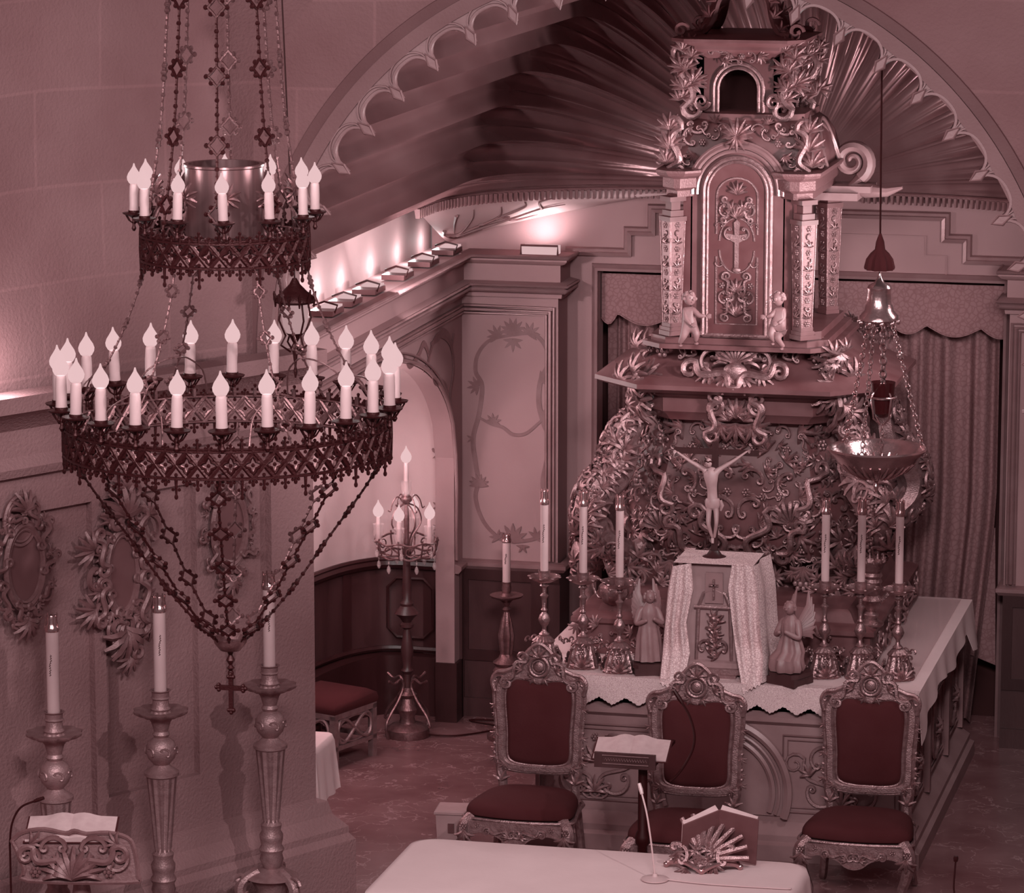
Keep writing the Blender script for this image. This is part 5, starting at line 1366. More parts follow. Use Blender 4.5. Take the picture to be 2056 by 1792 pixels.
# ================================================================== CHAIRS
def make_chair():
    t = thing('armless_chair', 'x', 'chair')
    f = Frame((0, 0.28, 0), (1, 0, 0), (0, 0.03, 1), (0, -1, 0))
    # velvet back pad
    pad = []
    W, z0, z1 = 0.195, 0.655, 1.185
    out = []
    for (x, z) in ((0, z0 - .02), (0.09, z0 - .018), (0.165, z0), (0.19, z0 + 0.05), (0.192, 0.85), (0.205, 1.05), (0.195, 1.13), (0.15, 1.185), (0.08, 1.185), (0, 1.165)): out.append((x, z))
    full = out + [(-x, z) for x, z in reversed(out[1:-1])]
    sm = smooth_path([Vector((x, 0, z)) for x, z in full + [full[0]]], 4)[:-1]
    pts = [(p.x, p.z) for p in sm]; m = len(pts); mb = MB()
    rings = [[f.p(x * k, (z - 0.92) * k + 0.92, d) for x, z in pts] for k, d in ((1.0, 0.01), (0.97, 0.03), (0.85, 0.042), (0.4, 0.05), (0.02, 0.052))]
    mb.loft(rings); mb.loft([[f.p(x, z, -0.03) for x, z in pts], rings[0]])
    mb.build('back_pad', 'velvet', t, ang=60)
    mb = MB()
    P1 = [f.p(x, z, 0.02) for x, z in pts]
    mb.tube(P1, 0.011, 6, closed=True)
    oo = [(x * 1.12 + (0.014 if x > 0 else -0.014 if x < 0 else 0), (z - 0.92) * 1.08 + 0.92) for x, z in pts]
    mb.tube([f.p(x, z, 0.012) for x, z in oo], 0.034, 7, closed=True, flat=0.7)
    o2 = [(x * 1.24 + (0.02 if x > 0 else -0.02 if x < 0 else 0), (z - 0.92) * 1.16 + 0.92) for x, z in pts]
    mb.tube([f.p(x, z, 0.014) for x, z in o2], 0.013, 6, closed=True)
    # crest
    prof = [(-0.27, 1.10), (-0.285, 1.17), (-0.26, 1.22), (-0.20, 1.235), (-0.14, 1.27), (-0.09, 1.34), (-0.05, 1.39), (0, 1.42), (0.05, 1.39), (0.09, 1.34), (0.14, 1.27), (0.20, 1.235), (0.26, 1.22), (0.285, 1.17), (0.27, 1.10)]
    sp = smooth_path([f.p(x, z, 0.0) for x, z in prof], 4)
    mb.prism(sp + [f.p(0.18, 1.19, 0.0), f.p(0, 1.17, 0.0), f.p(-0.18, 1.19, 0)], f.n * 0.022)
    mb.tube([p + f.n * 0.026 for p in sp], 0.014, 6)
    mb.build('back_frame', 'gold', t)
    mb = MB()
    mb.tube([f.p(0.058 * cos(a), 1.275 + 0.062 * sin(a), 0.035) for a in [2*pi*k/20 for k in range(20)]], 0.011, 6, closed=True)
    mb.tube([f.p(0.038 * cos(a), 1.275 + 0.042 * sin(a), 0.04) for a in [2*pi*k/20 for k in range(20)]], 0.006, 5, closed=True)
    mb.ball(f.p(0, 1.275, 0.03), 0.036, 10, 6, (1, 0.4, 1)); leaf(mb, f, 0, 1.33, 0.08, pi/2, 5, 1.6, 0.03)
    for s in (-1, 1):
        sscroll(mb, f, (s*0.08, 1.30), (s*0.22, 1.19), 0.012, 0.03, s, 5); cscroll(mb, f, s*0.24, 1.17, 0.035, pi/2, s, 0.2, 0.03)
        leaf(mb, f, s*0.10, 1.25, 0.07, radians(90 - 60*s), 5, 1.6, 0.03)
        leaf(mb, f, s*0.03, 1.205, 0.06, radians(-90 + 50*s), 4, 1.6, 0.03)
        md = MB()
        for z, q in ((1.02, 1), (0.96, 0.7), (0.84, 1), (0.74, 0.8), (0.68, 1)):
            leaf(md, f, s*0.262, z, 0.05 * q, radians(-90 + 25*s), 4, 1.0, 0.015); md.ball(f.p(s*0.268, z + 0.02, 0.015), 0.012, 6, 5)
        leaf(md, f, s*0.2, 0.64, 0.06, radians(-90 + 50*s), 5, 1.6, 0.02); md.build('side_drop', 'gold', t)
    mb.build('crest_carving', 'gold', t)
    for s in (-1, 1):
        mb = MB(); mb.tube(smooth_path([f.p(s*0.225, 0.70, 0), f.p(s*0.235, 0.60, 0), f.p(s*0.22, 0.50, 0), f.p(s*0.235, 0.36, 0), f.p(s*0.25, 0.2, -0.01), f.p(s*0.262, 0.06, -0.03), f.p(s*0.27, 0.015, -0.045)], 3), [0.032 - 0.0005*i for i in range(19)], 7)
        leaf(mb, f, s*0.225, 0.52, 0.08, pi/2, 4, 1.0, 0.02)
        mb.build('leg', 'gold', t)
    # seat
    mb = MB(); S = []
    ring = [(-0.27, 0.25), (-0.30, 0.0), (-0.33, -0.22), (-0.29, -0.28), (-0.12, -0.315), (0, -0.32), (0.12, -0.315), (0.29, -0.28), (0.33, -0.22), (0.30, 0.0), (0.27, 0.25), (0.0, 0.26)]
    for k, z in ((0.99, 0.425), (1.0, 0.45), (0.99, 0.48), (0.93, 0.51), (0.75, 0.532), (0.45, 0.545), (0.1, 0.55)):
        S.append([Vector((x*k, y*k, z)) for x, y in ring])
    c = MB().loft(S); seat = c.build('seat', 'velvet', t, ang=80)
    sb = seat.modifiers.new('s', 'SUBSURF'); sb.levels = 1; sb.render_levels = 2
    mb = MB(); rg = [Vector((x*0.97, y*0.97, 0)) for x, y in ring]
    mb.loft([[p + Vector((0, 0, z)) for p in rg] for z in (0.36, 0.43)])
    mb.tube([p*1.03 + Vector((0, 0, 0.425)) for p in smooth_path(rg + [rg[0]], 3)[:-1]], 0.011, 6, closed=True)
    # shaped apron
    fa = FRONT((0, -0.315, 0))
    ap = [(-0.28, 0.42), (-0.28, 0.33), (-0.2, 0.355), (-0.1, 0.33), (-0.05, 0.29), (0, 0.275), (0.05, 0.29), (0.1, 0.33), (0.2, 0.355), (0.28, 0.33), (0.28, 0.42)]
    mb.prism([fa.p(a, b, 0.0) for a, b in ap], fa.n * 0.015)
    mb.tube([fa.p(a, b, 0.014) for a, b in [(p.x, p.z) for p in smooth_path([Vector((a, 0, b)) for a, b in ap[1:-1]], 3)]], 0.008, 5)
    for s in (-1, 1):
        sscroll(mb, fa, (s*0.03, 0.33), (s*0.15, 0.385), 0.009, 0.018, s, 5); leaf(mb, fa, s*0.03, 0.33, 0.06, radians(90 - 60*s), 5, 1.4, 0.016); rosette(mb, fa, s*0.22, 0.39, 0.02, 5, .015)
    mb.tube([fa.p(0.022*cos(a), 0.345 + 0.014*sin(a), 0.02) for a in [2*pi*k/12 for k in range(12)]], 0.007, 5, closed=True)
    mb.build('seat_frame', 'gold', t)
    for s in (-1, 1):
        mb = MB(); mb.tube(smooth_path([Vector(p) for p in ((s*0.27, -0.25, 0.42), (s*0.315, -0.30, 0.36), (s*0.30, -0.29, 0.24), (s*0.265, -0.26, 0.12), (s*0.275, -0.275, 0.04), (s*0.30, -0.31, 0.018))], 4), [0.045 - 0.0014*i for i in range(21)], 8)
        mb.ball((s*0.305, -0.315, 0.022), 0.024, 8, 6); leaf(mb, FRONT((s*0.3, -0.335, 0.36)), 0, 0, 0.09, -pi/2, 5, 1.2, 0.0); rosette(mb, FRONT((s*0.305, -0.34, 0.385)), 0, 0, 0.025, 6, 0)
        mb.build('leg', 'gold', t)
    return t
ch0 = make_chair()
chairs = [(-5.40, 22.84, -0.02, 'gilded carved chair with dark velvet pads nearest the floor candelabrum, left of the three'),
          (-4.32, 22.55, 0.03, 'gilded carved chair behind the black reading stand, middle of the three'),
          (-3.29, 22.84, 0.0, 'gilded carved chair with dark velvet pads at the right front corner of the high altar')]
for i, (x, y, r, lab) in enumerate(chairs):
    c = ch0 if i == 0 else copy_tree(ch0)
    c.location = (x, y, 0); c.rotation_euler = (0, 0, r); c['label'] = lab; c['group'] = 'gilded chairs before the altar'; c['category'] = 'chair'; c.scale = (1.07, 1, 1)

# ================================================================== ALTAR CANDLESTICKS AND CANDLES
def make_stick():
    t = thing('altar_candlestick', 'x', 'candlestick')
    mb = MB()
    rings = []
    for r, z in ((0.094, 0), (0.098, 0.012), (0.088, 0.03), (0.085, 0.06), (0.07, 0.11), (0.06, 0.15), (0.07, 0.165), (0.045, 0.19), (0.025, 0.20)):
        rings.append([Vector((r * (1 + 0.12 * cos(3*a + pi/2)) * (1 + 0.05 * cos(18 * a)) * cos(a), r * (1 + 0.12 * cos(3*a + pi/2)) * (1 + .05 * cos(18*a)) * sin(a), z)) for a in [2*pi*k/54 for k in range(54)]])
    mb.loft(rings)
    for k in range(3):
        a = -pi/2 + 2*pi*k/3; n = Vector((cos(a), sin(a), 0)); f = Frame(n * 0.085 + Vector((0, 0, 0.05)), (-n.y, n.x, 0), (0, 0, 1), n)
        leaf(mb, f, 0, -0.04, 0.10, pi/2, 7, 1.6, 0.0); rosette(mb, f, 0, 0.055, 0.025, 6, 0.0); cscroll(mb, f, -.03, 0.1, .025, 1.5, 1, .2); cscroll(mb, f, .03, 0.1, .025, 1.5, -1, .2)
    mb.build('foot', 'silver', t)
    mb = MB().lathe([(0.02, 0.19), (0.035, 0.205), (0.015, 0.225), (0.013, 0.25), (0.03, 0.275), (0.04, 0.30), (0.03, 0.33), (0.014, 0.35), (0.022, 0.365), (0.013, 0.38), (0.018, 0.44), (0.028, 0.46), (0.012, 0.475), (0.012, 0.51), (0.03, 0.525), (0.018, 0.54)], n=14)
    mb.build('stem', 'silver', t)
    mb = MB().lathe([(0.018, 0.54), (0.05, 0.55), (0.095, 0.572), (0.105, 0.588), (0.095, 0.582), (0.05, 0.562), (0.034, 0.565), (0.036, 0.60), (0.04, 0.625), (0.034, 0.626), (0.030, 0.57)], n=24)
    for k in range(8):
        a = 2*pi*k/8; mb.ball((0.10*cos(a), 0.10*sin(a), 0.583), 0.012, 6, 4, (1, 1, .6))
    mb.build('drip_pan', 'silver', t)
    return t
def make_candle(h=0.50, r=0.026, mark=True):
    t = thing('altar_candle', 'x', 'candle')
    MB().lathe([(r, 0), (r, h)], n=16).build('wax', 'wax', t)
    mb = MB().lathe([(r*1.12, h-0.015), (r*1.18, h), (r*1.02, h+.012), (r*0.75, h+0.035), (r*0.85, h+.06), (r*0.7, h+.075), (r*.3, h+0.075)], n=14)
    for k in range(7):
        a = 2*pi*k/7; mb.tube([(r*1.1*cos(a), r*1.1*sin(a), h), (r*0.9*cos(a), r*.9*sin(a), h+0.05), (r*.95*cos(a), r*.95*sin(a), h+.085)], 0.004, 4)
    mb.build('follower', 'brass', t)
    if mark:
        mb = MB(); rr = random.Random(4)
        z = h*0.48
        for k in range(9):
            zz = z + k*0.0135; x = rr.uniform(-.004, .004)
            mb.tube([(x - .004, -r - .0008, zz), (x + .004, -r - .0008, zz + .005), (x - .001, -r - .0008, zz + .011)], 0.0022, 4)
        mb.build('painted_mark', 'wax_mark', t)
    return t
st0 = make_stick(); cn0 = make_candle()
rows = [(1087, 1343, 'at the far left end of the high altar'), (1165, 1347, 'second from the left end of the high altar'), (1238, 1357, 'beside the left angel'),
        (1650, 1366, 'beside the kneeling angel'), (1722, 1367, 'second from the right end of the high altar'), (1798, 1371, 'at the far right end of the high altar')]
for i, (px, py, where) in enumerate(rows):
    q = Q(px, py, Z=AZT + 0.012); q.y = max(q.y, 23.70)
    s = st0 if i == 0 else copy_tree(st0); c = cn0 if i == 0 else copy_tree(cn0)
    q = Q(px, py - 3, Z=AZT + 0.014) ; z = AZT + 0.015
    s.location = (q.x, q.y + 0.08, z); c.location = (q.x, q.y + 0.08, z + 0.572)
    s.rotation_euler = (0, 0, 0.1 * i)
    s['label'] = 'silver scrollwork candlestick ' + where; s['group'] = 'silver altar candlesticks'; s['category'] = 'candlestick'
    c['label'] = 'white candle with brass cap ' + where; c['group'] = 'white altar candles'; c['category'] = 'candle'
# ---- tall bronze floor candlestick behind the left chair
q = Q(1017, 1195, Y=26.1)
fs = thing('floor_candlestick', 'dark bronze floor candlestick standing by the wooden wainscot below the painted panel', 'candlestick', (q.x, 26.1, 0))
zp = q.z
MB().lathe([(0.14, 0), (0.14, 0.03), (0.08, 0.07), (0.05, 0.12), (0.07, 0.2), (0.055, 0.34), (0.06, 0.42), (0.06, 0.46), (0.10, 0.50), (0.075, 0.53), (0.10, 0.56), (0.06, 0.59), (0.045, 0.62), (0.055, 0.70), (0.06, 0.76), (0.04, 0.86), (0.016, 0.94), (0.016, zp - 0.12), (0.032, zp - 0.10), (0.014, zp - 0.08), (0.03, zp - .05)], (0, 0, 0), 20, flute=10, fl=(0.6, 0.86), fd=.2).build('shaft', 'bronze_light', fs)
MB().lathe([(0.02, zp - .06), (0.05, zp - 0.03), (0.11, zp - .01), (0.12, zp + .005), (0.05, zp), (0.03, zp + .02), (0.035, zp + .05), (0.03, zp + 0.08), (0.034, zp + .10), (0.02, zp + .10)], (0, 0, 0), 20).build('drip_pan', 'bronze_light', fs)
c = copy_tree(cn0); c.location = (q.x, 26.1, zp + 0.085); c.scale = (1.1, 1.1, 0.62)
c['label'] = 'short white candle on the dark bronze floor candlestick by the wainscot'; c['category'] = 'candle'
if 'group' in c: del c['group']
# ---- three tall gilded standing candlesticks by the diagonal wall
def make_tall():
    t = thing('standing_candlestick', 'x', 'candlestick')
    H = 1.20
    sh = [(0.05, -0.78), (0.075, -0.74), (0.055, -0.71), (0.05, -0.66), (0.075, -0.62), (0.06, -0.58), (0.068, -0.53), (0.05, -0.50)]
    b = 1.735
    prof = [(0.16, b-1.22), (0.13, b-1.20), (0.05, b-1.16), (0.07, b-1.10), (0.062, b-1.06), (0.075, b-1.03), (0.06, b-1.0), (0.068, b-0.96), (0.07, b-0.93), (0.055, b-0.90), (0.062, b-0.86), (0.045, b-0.84), (0.05, b-0.82), (0.088, b-0.34), (0.10, b-0.33), (0.10, b-0.31), (0.06, b-0.28), (0.045, b-0.26), (0.075, b-0.22), (0.09, b-0.17), (0.075, b-0.11), (0.04, b-0.08), (0.05, b-0.06), (0.04, b-0.04), (0.055, b+0.02), (0.075, b+0.055)]
    mb = MB().lathe(prof, n=72, flute=12, fl=(b-0.83, b-0.345), fd=0.32)
    for k in range(6):
        a = 2*pi*k/6; n = Vector((cos(a), sin(a), 0)); f = Frame(n*0.082 + Vector((0, 0, b-0.17)), (-n.y, n.x, 0), (0, 0, 1), n); cscroll(mb, f, 0, 0, 0.03, 0.8, 1, .18, 0.0)
    mb.build('shaft', 'gold_dull', t)
    mb = MB(); rg = []
    for r, z in ((0.06, .05), (0.12, .065), (0.15, .085), (0.155, .10), (0.12, .095), (0.06, .085), (0.05, .10)):
        rg.append([Vector((r*(1 + .05*cos(10*a))*cos(a), r*(1 + .05*cos(10*a))*sin(a), b + z)) for a in [2*pi*k/60 for k in range(60)]])
    mb.loft(rg); mb.build('drip_pan', 'gold_dull', t)
    MB().lathe([(0.05, b+.09), (0.058, b+.11), (0.048, b+.13), (0.046, b+.17), (0.056, b+.18), (0.048, b+.19), (0.05, b+.22), (0.062, b+.23), (0.05, b+.232), (0.03, b+.20)], n=20).build('socket', 'gold_dull', t)
    mb = MB()
    mb.lathe([(0.05, 0.0), (0.16, .06), (0.17, .14), (0.12, .30), (0.09, .42), (0.12, .48), (0.14, .52)], n=12)
    for k in range(3):
        a = pi/2 + 2*pi*k/3; n = Vector((cos(a), sin(a), 0)); f = Frame((0, 0, 0), n, (0, 0, 1), (-n.y, n.x, 0))
        mb.tube([f.p(x, z, 0) for x, z in [(p.x, p.z) for p in smooth_path([Vector((x, 0, z)) for x, z in ((0.08, .56), (0.17, .50), (0.19, .42), (0.15, .30), (0.16, .16), (0.24, .07), (0.28, .03))], 4)]], 0.035, 7)
        mb.tube([f.p(x, z, 0) for x, z in spiral(0.19, 0.50, 0.05, 1.3, 0, 1, 16)], 0.014, 6)
        f2 = Frame(n*0.15 + Vector((0, 0, 0.3)), (-n.y, n.x, 0), (0, 0, 1), n); leaf(mb, f2, 0, 0, 0.14, pi/2, 6, 1.5, 0)
    mb.build('tripod_foot', 'gold_dull', t)
    return t
tl0 = make_tall(); c1 = None
for i, (px, py, off, lab, l2) in enumerate(((108, 1428, 0.5, 'tall fluted gold candlestick behind the carved bookstand at the lower left', 'leftmost of the three tall white candles, beneath the oval mirror'),
                                    (322, 1385, 0.5, 'tall fluted gold candlestick left of the chandelier cross', 'tall white candle with a chrome cap below the tall ornate mirror'),
                                    (541, 1335, 0.5, 'tall fluted gold candlestick with tripod foot at the corner of the arch', 'tall white candle standing at the corner of the arch'))):
    q = dwall(px, py, off); t = tl0 if i == 0 else copy_tree(tl0); zoff = q.z - (1.735 + 0.23)
    t.location = (q.x, q.y, 0); t['label'] = lab; t['group'] = 'tall standing candlesticks'; t['category'] = 'candlestick'
    t.scale = (1, 1, q.z / 1.965)
    if i == 0:
        c1 = make_candle(0.50, 0.036); c1.name = 'tall_candle'; c = c1
    else: c = copy_tree(c1)
    c.location = (q.x, q.y, q.z - 0.03); c['label'] = l2; c['group'] = 'tall white candles by the dado'; c['category'] = 'candle'
    if i: c.rotation_euler = (0, 0, 0.35)
# ================================================================== CURTAINS
def curtain_sheet(x0, x1, z0, z1, y, folds, amp, m, name, label, taper=None, n=140):
    mb = MB(); rows = []
    for j in range(14):
        t = j / 13; z = z1 + (z0 - z1) * t; row = []
        for i in range(n + 1):
            u = i / n; xa, xb = (x0, x1) if taper is None else taper(t, x0, x1)
            ph = 2*pi*folds*u
            row.append(Vector((xa + (xb - xa) * u + 0.012 * sin(ph * .5 + t), y + amp * (sin(ph) + 0.35 * sin(2.3 * ph + 1.0)) * (0.6 + 0.4 * t), z)))
        rows.append(row)
    mb.sheet(rows)
    return tag(mb.build(name, m, ang=70), label, 'curtain')
curtain_sheet(-5.84, -4.75, 0.03, 3.2, 27.22, 9, 0.05, 'curtain', 'curtain', 'brocade curtain hanging behind the left side of the altarpiece')
curtain_sheet(-4.15, -2.98, 0.03, 3.2, 27.24, 5.5, 0.07, 'curtain', 'curtain', 'long brocade curtain in deep folds right of the altarpiece, gathered at its right edge',
              lambda t, a, b: (a, b - 0.16 * max(0, (t - 0.5)) ** 1.0 * 2))
q0 = Q(1992, 1060, Y=27.3); q1 = Q(1990, 1335, Y=27.3); q2 = Q(1925, 1300, Y=27.3)
mb = MB().sheet([[Vector((q0.x + 0.02, 27.32, q0.z)), Vector((q0.x - .02, 27.32, q0.z))], [Vector((q1.x + .03, 27.31, q1.z)), Vector((q2.x - 0.05, 27.31, q2.z))]], thv=(0, .006, 0))
tag(mb.build('folded_drape', 'curtain_pale'), 'pale turned-back corner of drapery at the right jamb of the curtained opening', 'drape')
def valance(xa, xb, name_label, cuts, zt=3.24):
    # cuts: list of (x, z) of lower edge
    mb = MB(); rows = []; n = 60
    def low(x):
        for (a, za), (b, zb) in zip(cuts, cuts[1:]):
            if a <= x <= b:
                t = (x - a) / (b - a); return za + (zb - za) * t - 0.07 * sin(pi * t)
        return cuts[-1][1]
    for i in range(n + 1):
        x = xa + (xb - xa) * i / n; l = low(x); rows.append([Vector((x, 27.06 + 0.008 * sin(x * 14), zt + (l - zt) * k / 6)) for k in range(7)])
    mb.sheet(rows, thv=(0, 0.012, 0))
    mb2 = MB().tube([r[-1] + Vector((0, -0.004, 0)) for r in rows], 0.006, 5)
    o = mb.build('valance', 'curtain_pale'); p = mb2.build('piping', 'curtain_pale', o)
    tag(o, name_label, 'valance'); return o
zv = Q(1600, 668, Y=27.06).z
xs = [Q(p, 650, Y=27.06).x for p in (1200, 1240, 1345, 1450, 1560, 1690, 1790, 1860, 1970, 2010)]
zz = Q(1850, 655, Y=27.06).z
valance(OX0 + .01, -4.5, 'patterned scalloped valance over the opening left of the domed tabernacle', [(OX0, zz - 0.0), (xs[1], zz + 0.02), (xs[2], zz), (xs[3], zz + .02), (-4.4, zz)])
valance(-4.3, OX1 - .01, 'patterned scalloped valance behind the bell of the hanging lamp', [(-4.4, zz), (xs[5] - .1, zz + 0.0), (xs[6] - 0.02, zz + .02), (xs[7], zz + 0.01), (xs[8], zz), (OX1 + .1, zz)])

# ================================================================== CRUCIFIX
VX, VY = Q(1428, 1130, Y=23.9).x, 23.95
zv0 = Q(1428, 1128, Y=VY).z
cxp = Q(1432, 1000, Y=VY)
cru = thing('crucifix', 'dark wooden crucifix with ivory figure standing above the veiled tabernacle', 'crucifix', (VX, VY, zv0 + .01))
def cz(px, py): q = Q(px, py, Y=VY - 0.03); return Vector((q.x, VY - 0.03, q.z))
mb = MB(); zt = cz(1433, 888).z; za = cz(1433, 908).z; xl_ = cz(1352, 908).x; xr_ = cz(1522, 908).x; xm = cz(1434, 950).x
mb.box((xm - .02, VY - .012, zv0 + .06), (xm + .02, VY + .012, zt)); mb.box((xl_, VY - .013, za - .018), (xr_, VY + .013, za + .018))
mb.build('cross', 'wood_dark', cru, world=True, smooth=False)
MB().lathe([(0.10, zv0 + .01), (0.10, zv0 + .03), (0.05, zv0 + .05), (0.03, zv0 + .08)], (xm, VY, 0), 16).build('foot', 'wood_dark', cru, world=True)
J = {k: cz(*v) for k, v in dict(pel=(1431, 1010), bel=(1430, 985), chest=(1428, 955), neck=(1430, 937), lsh=(1413, 941), lel=(1386, 926), lha=(1358, 907), rsh=(1446, 941), rel=(1474, 924), rha=(1500, 906), lhip=(1424, 1018), lkn=(1424, 1050), lft=(1431, 1080), rhip=(1438, 1018), rkn=(1440, 1048), rft=(1434, 1080)).items()}
J['chest'].y -= 0.012; J['lkn'].y -= 0.03; J['rkn'].y -= 0.03; J['pel'].y -= .005
for k in ('lha', 'rha'): J[k].y = VY - 0.02
names = list(J); idx = {k: i for i, k in enumerate(names)}
E_ = [('pel', 'bel'), ('bel', 'chest'), ('chest', 'neck'), ('chest', 'lsh'), ('lsh', 'lel'), ('lel', 'lha'), ('chest', 'rsh'), ('rsh', 'rel'), ('rel', 'rha'), ('pel', 'lhip'), ('lhip', 'lkn'), ('lkn', 'lft'), ('pel', 'rhip'), ('rhip', 'rkn'), ('rkn', 'rft')]
Rr = dict(pel=.038, bel=.034, chest=.044, neck=.016, lsh=.022, rsh=.022, lel=.014, rel=.014, lha=.008, rha=.008, lhip=.026, rhip=.026, lkn=.018, rkn=.018, lft=.012, rft=.012)
skin_body('corpus', 'ivory', cru, [J[k] for k in names], [(idx[a], idx[b]) for a, b in E_], [(Rr[k], Rr[k] * .8) for k in names], 2, True)
mb = MB(); h = cz(1424, 928); h.y -= .02
mb.ball(h, 0.027, 12, 10, (0.8, 0.95, 1.15)); mb.ball(h + Vector((0, -.026, -.002)), 0.006, 6, 5, (.8, 1, 1.4))
mb.ball(h + Vector((-.009, -.022, .006)), 0.004, 6, 4); mb.ball(h + Vector((.009, -.022, .006)), 0.004, 6, 4)
for s, k in ((-1, 'lha'), (1, 'rha')):
    for i in range(5):
        a = J[k]; mb.tube([a, a + Vector((s * 0.012, -.006, (i - 2) * 0.005)), a + Vector((s * (0.02 if 0 < i < 4 else .015), -.012, (i - 2) * 0.006))], [.004, .003, .002], 5)
mb.tube([J['lft'] + Vector((0, -.005, 0)), J['lft'] + Vector((.004, -.02, -.03))], [.011, .008], 6)
mb.build('head_and_hands', 'ivory', cru, world=True)
mb = MB(); mb.loft([[cz(1431, 1003) + Vector((0.05 * k * cos(a), -0.036 * k * sin(a) * -1, dz)) for a in [2*pi*i/16 for i in range(16)]] for k, dz in ((0.85, .01), (0.95, 0), (1.0, -.03), (0.9, -.05))])
mb.tube([cz(1446, 1004), cz(1450, 1015), cz(1447, 1025)], [.012, .014, .006], 6); mb.build('loincloth', 'ivory', cru, world=True)
mb = MB(); mb.tube([h + Vector((.024*cos(a), .022*sin(a) , .012 + .003*sin(5*a))) for a in [2*pi*i/20 for i in range(20)]], .005, 5, closed=True); mb.build('crown', 'wood_dark', cru, world=True)

# ================================================================== VEILED TABERNACLE
vt = thing('small_tabernacle', 'small gilded tabernacle with pedimented door at the centre of the high altar', 'tabernacle', (VX, VY, AZT + .02))
zb_ = AZT + .02; q = Q(1430, 1368, Z=zb_); FYV = 23.72
def vz(px, py): q = Q(px, py, Y=FYV); return q.x, q.z
mb = MB(); cx_ = vz(1432, 1240)[0]
ztop = vz(1430, 1132)[1] - .01
mb.loft([rect_ring(cx_ - .27, cx_ + .27, FYV, FYV + .45, zb_), rect_ring(cx_ - .27, cx_ + .27, FYV, FYV + .45, zb_ + .08), rect_ring(cx_ - .24, cx_ + .24, FYV + .03, FYV + .44, zb_ + .09), rect_ring(cx_ - .20, cx_ + .20, FYV + .05, FYV + .42, ztop)])
mb.build('body', 'white_wood', vt, world=True, ang=20)
f = FRONT((cx_, FYV + 0.035, 0)); mb = MB()
z1 = vz(1430, 1335)[1]
for x in (-.115, .115): mb.tube([f.p(x, z1, 0), f.p(x * 0.9, z1 + .36, 0)], 0.014, 8); mb.ball(f.p(x, z1, 0.01), .022, 8, 6)
mb.tube([f.p(-.13, z1 + .37, 0), f.p(.13, z1 + .37, 0)], .016, 6)
mb.tube([f.p(-.1, z1 + .38, 0), f.p(-.07, z1 + .46, 0), f.p(0, z1 + .49, 0), f.p(.07, z1 + .46, 0), f.p(.1, z1 + .38, 0)], .013, 6)
mb.box((cx_ - .2, FYV - .03, z1 - .05), (cx_ + .2, FYV + .02, z1 - .015)); mb.box((cx_ - .16, FYV - .06, z1 - .11), (cx_ + .16, FYV, z1 - .05))
mb.build('portico', 'gold_dull', vt, world=True)
mb = MB(); rr = random.Random(2)
for k in range(10): leaf(mb, f, rr.uniform(-.03, .03), z1 + 0.05 + 0.028 * k, 0.07, rr.uniform(.6, 2.5), 5, 1.8)
mb.ball(f.p(0, z1 + .3, 0.02), .03, 8, 6); cscroll(mb, f, -.05, z1 + .12, .04, 2.5, 1, .2); cscroll(mb, f, .05, z1 + .12, .04, .6, 1, .2)
mb.tube([f.p(0, z1 + .43, 0.03), f.p(0, z1 + .56, 0.03)], .008, 5); mb.tube([f.p(-.03, z1 + .52, 0.03), f.p(.03, z1 + .52, 0.03)], .008, 5)
mb.build('door_relief', 'silver', vt, world=True)
MB().prism([f.p(a, b, .0) for a, b in ((-.06, z1 + .40), (.06, z1 + .40), (.055, z1 + .6), (-.055, z1 + .6))], (0, -.012, 0)).build('upper_panel', 'altar', vt, world=True, smooth=False)
def veil(s):
    # lace hanging from the roof of the tabernacle, open in the middle
    mb = MB(); rows = []
    inner = [(1388 if s < 0 else 1470, 1130), (1392 if s < 0 else 1462, 1180), (1378 if s < 0 else 1470, 1250), (1385 if s < 0 else 1478, 1310), (1368 if s < 0 else 1492, 1392)]
    outer = [(1352 if s < 0 else 1512, 1136), (1342 if s < 0 else 1522, 1190), (1335 if s < 0 else 1526, 1260), (1330 if s < 0 else 1532, 1320), (1325 if s < 0 else 1530, 1372)]
    def interp(L, t):
        k = t * (len(L) - 1); i = min(int(k), len(L) - 2); u = k - i; return L[i][0] + (L[i+1][0] - L[i][0]) * u, L[i][1] + (L[i+1][1] - L[i][1]) * u
    for j in range(25):
        t = j / 24; a = interp(inner, t); b = interp(outer, t); row = []
        for i in range(25):
            u = i / 24; px = a[0] + (b[0] - a[0]) * u; py = a[1] + (b[1] - a[1]) * u
            yy = FYV - 0.015 - 0.06 * t + 0.022 * sin(u * 2*pi*2.5 + t * 1.5) * (0.3 + t)
            yy = yy - 0.0
            if t > 0.7: yy = min(yy, FYV - 0.06) * (1 - (t - .7) / .3) + (AY0 - 0.07 + 0.012 * sin(u * 9)) * (t - .7) / .3
            q = Q(px, py + 0.0 + (2.5 * sin(i * 1.3) if j == 24 else 0), Y=yy); row.append(q)
        # wrap round the side
        e = row[-1]
        for k in range(1, 9): row.append(Vector((e.x + s * 0.012 * k / 3 + s * .012 * sin(k), e.y + 0.05 * k, e.z)))
        rows.append(row)
    mb.sheet(rows)
    # top cover
    if s < 0:
        tl = rows[0][24]; tr = Q(1512, 1136, Y=FYV - .015)
        mb.sheet([[Vector((tl.x, tl.y, ztop + .012)), Vector((tr.x, tr.y, ztop + .012))], [Vector((tl.x, tl.y + .42, ztop + .012)), Vector((tr.x, tr.y + .42, ztop + .012))]])
    o = mb.build('lace_veil', 'lace', ang=60)
    return tag(o, 'white lace veil draped over the %s half of the small tabernacle' % ('left' if s < 0 else 'right'), 'veil', 'lace veils on the small tabernacle')
veil(-1); veil(1)

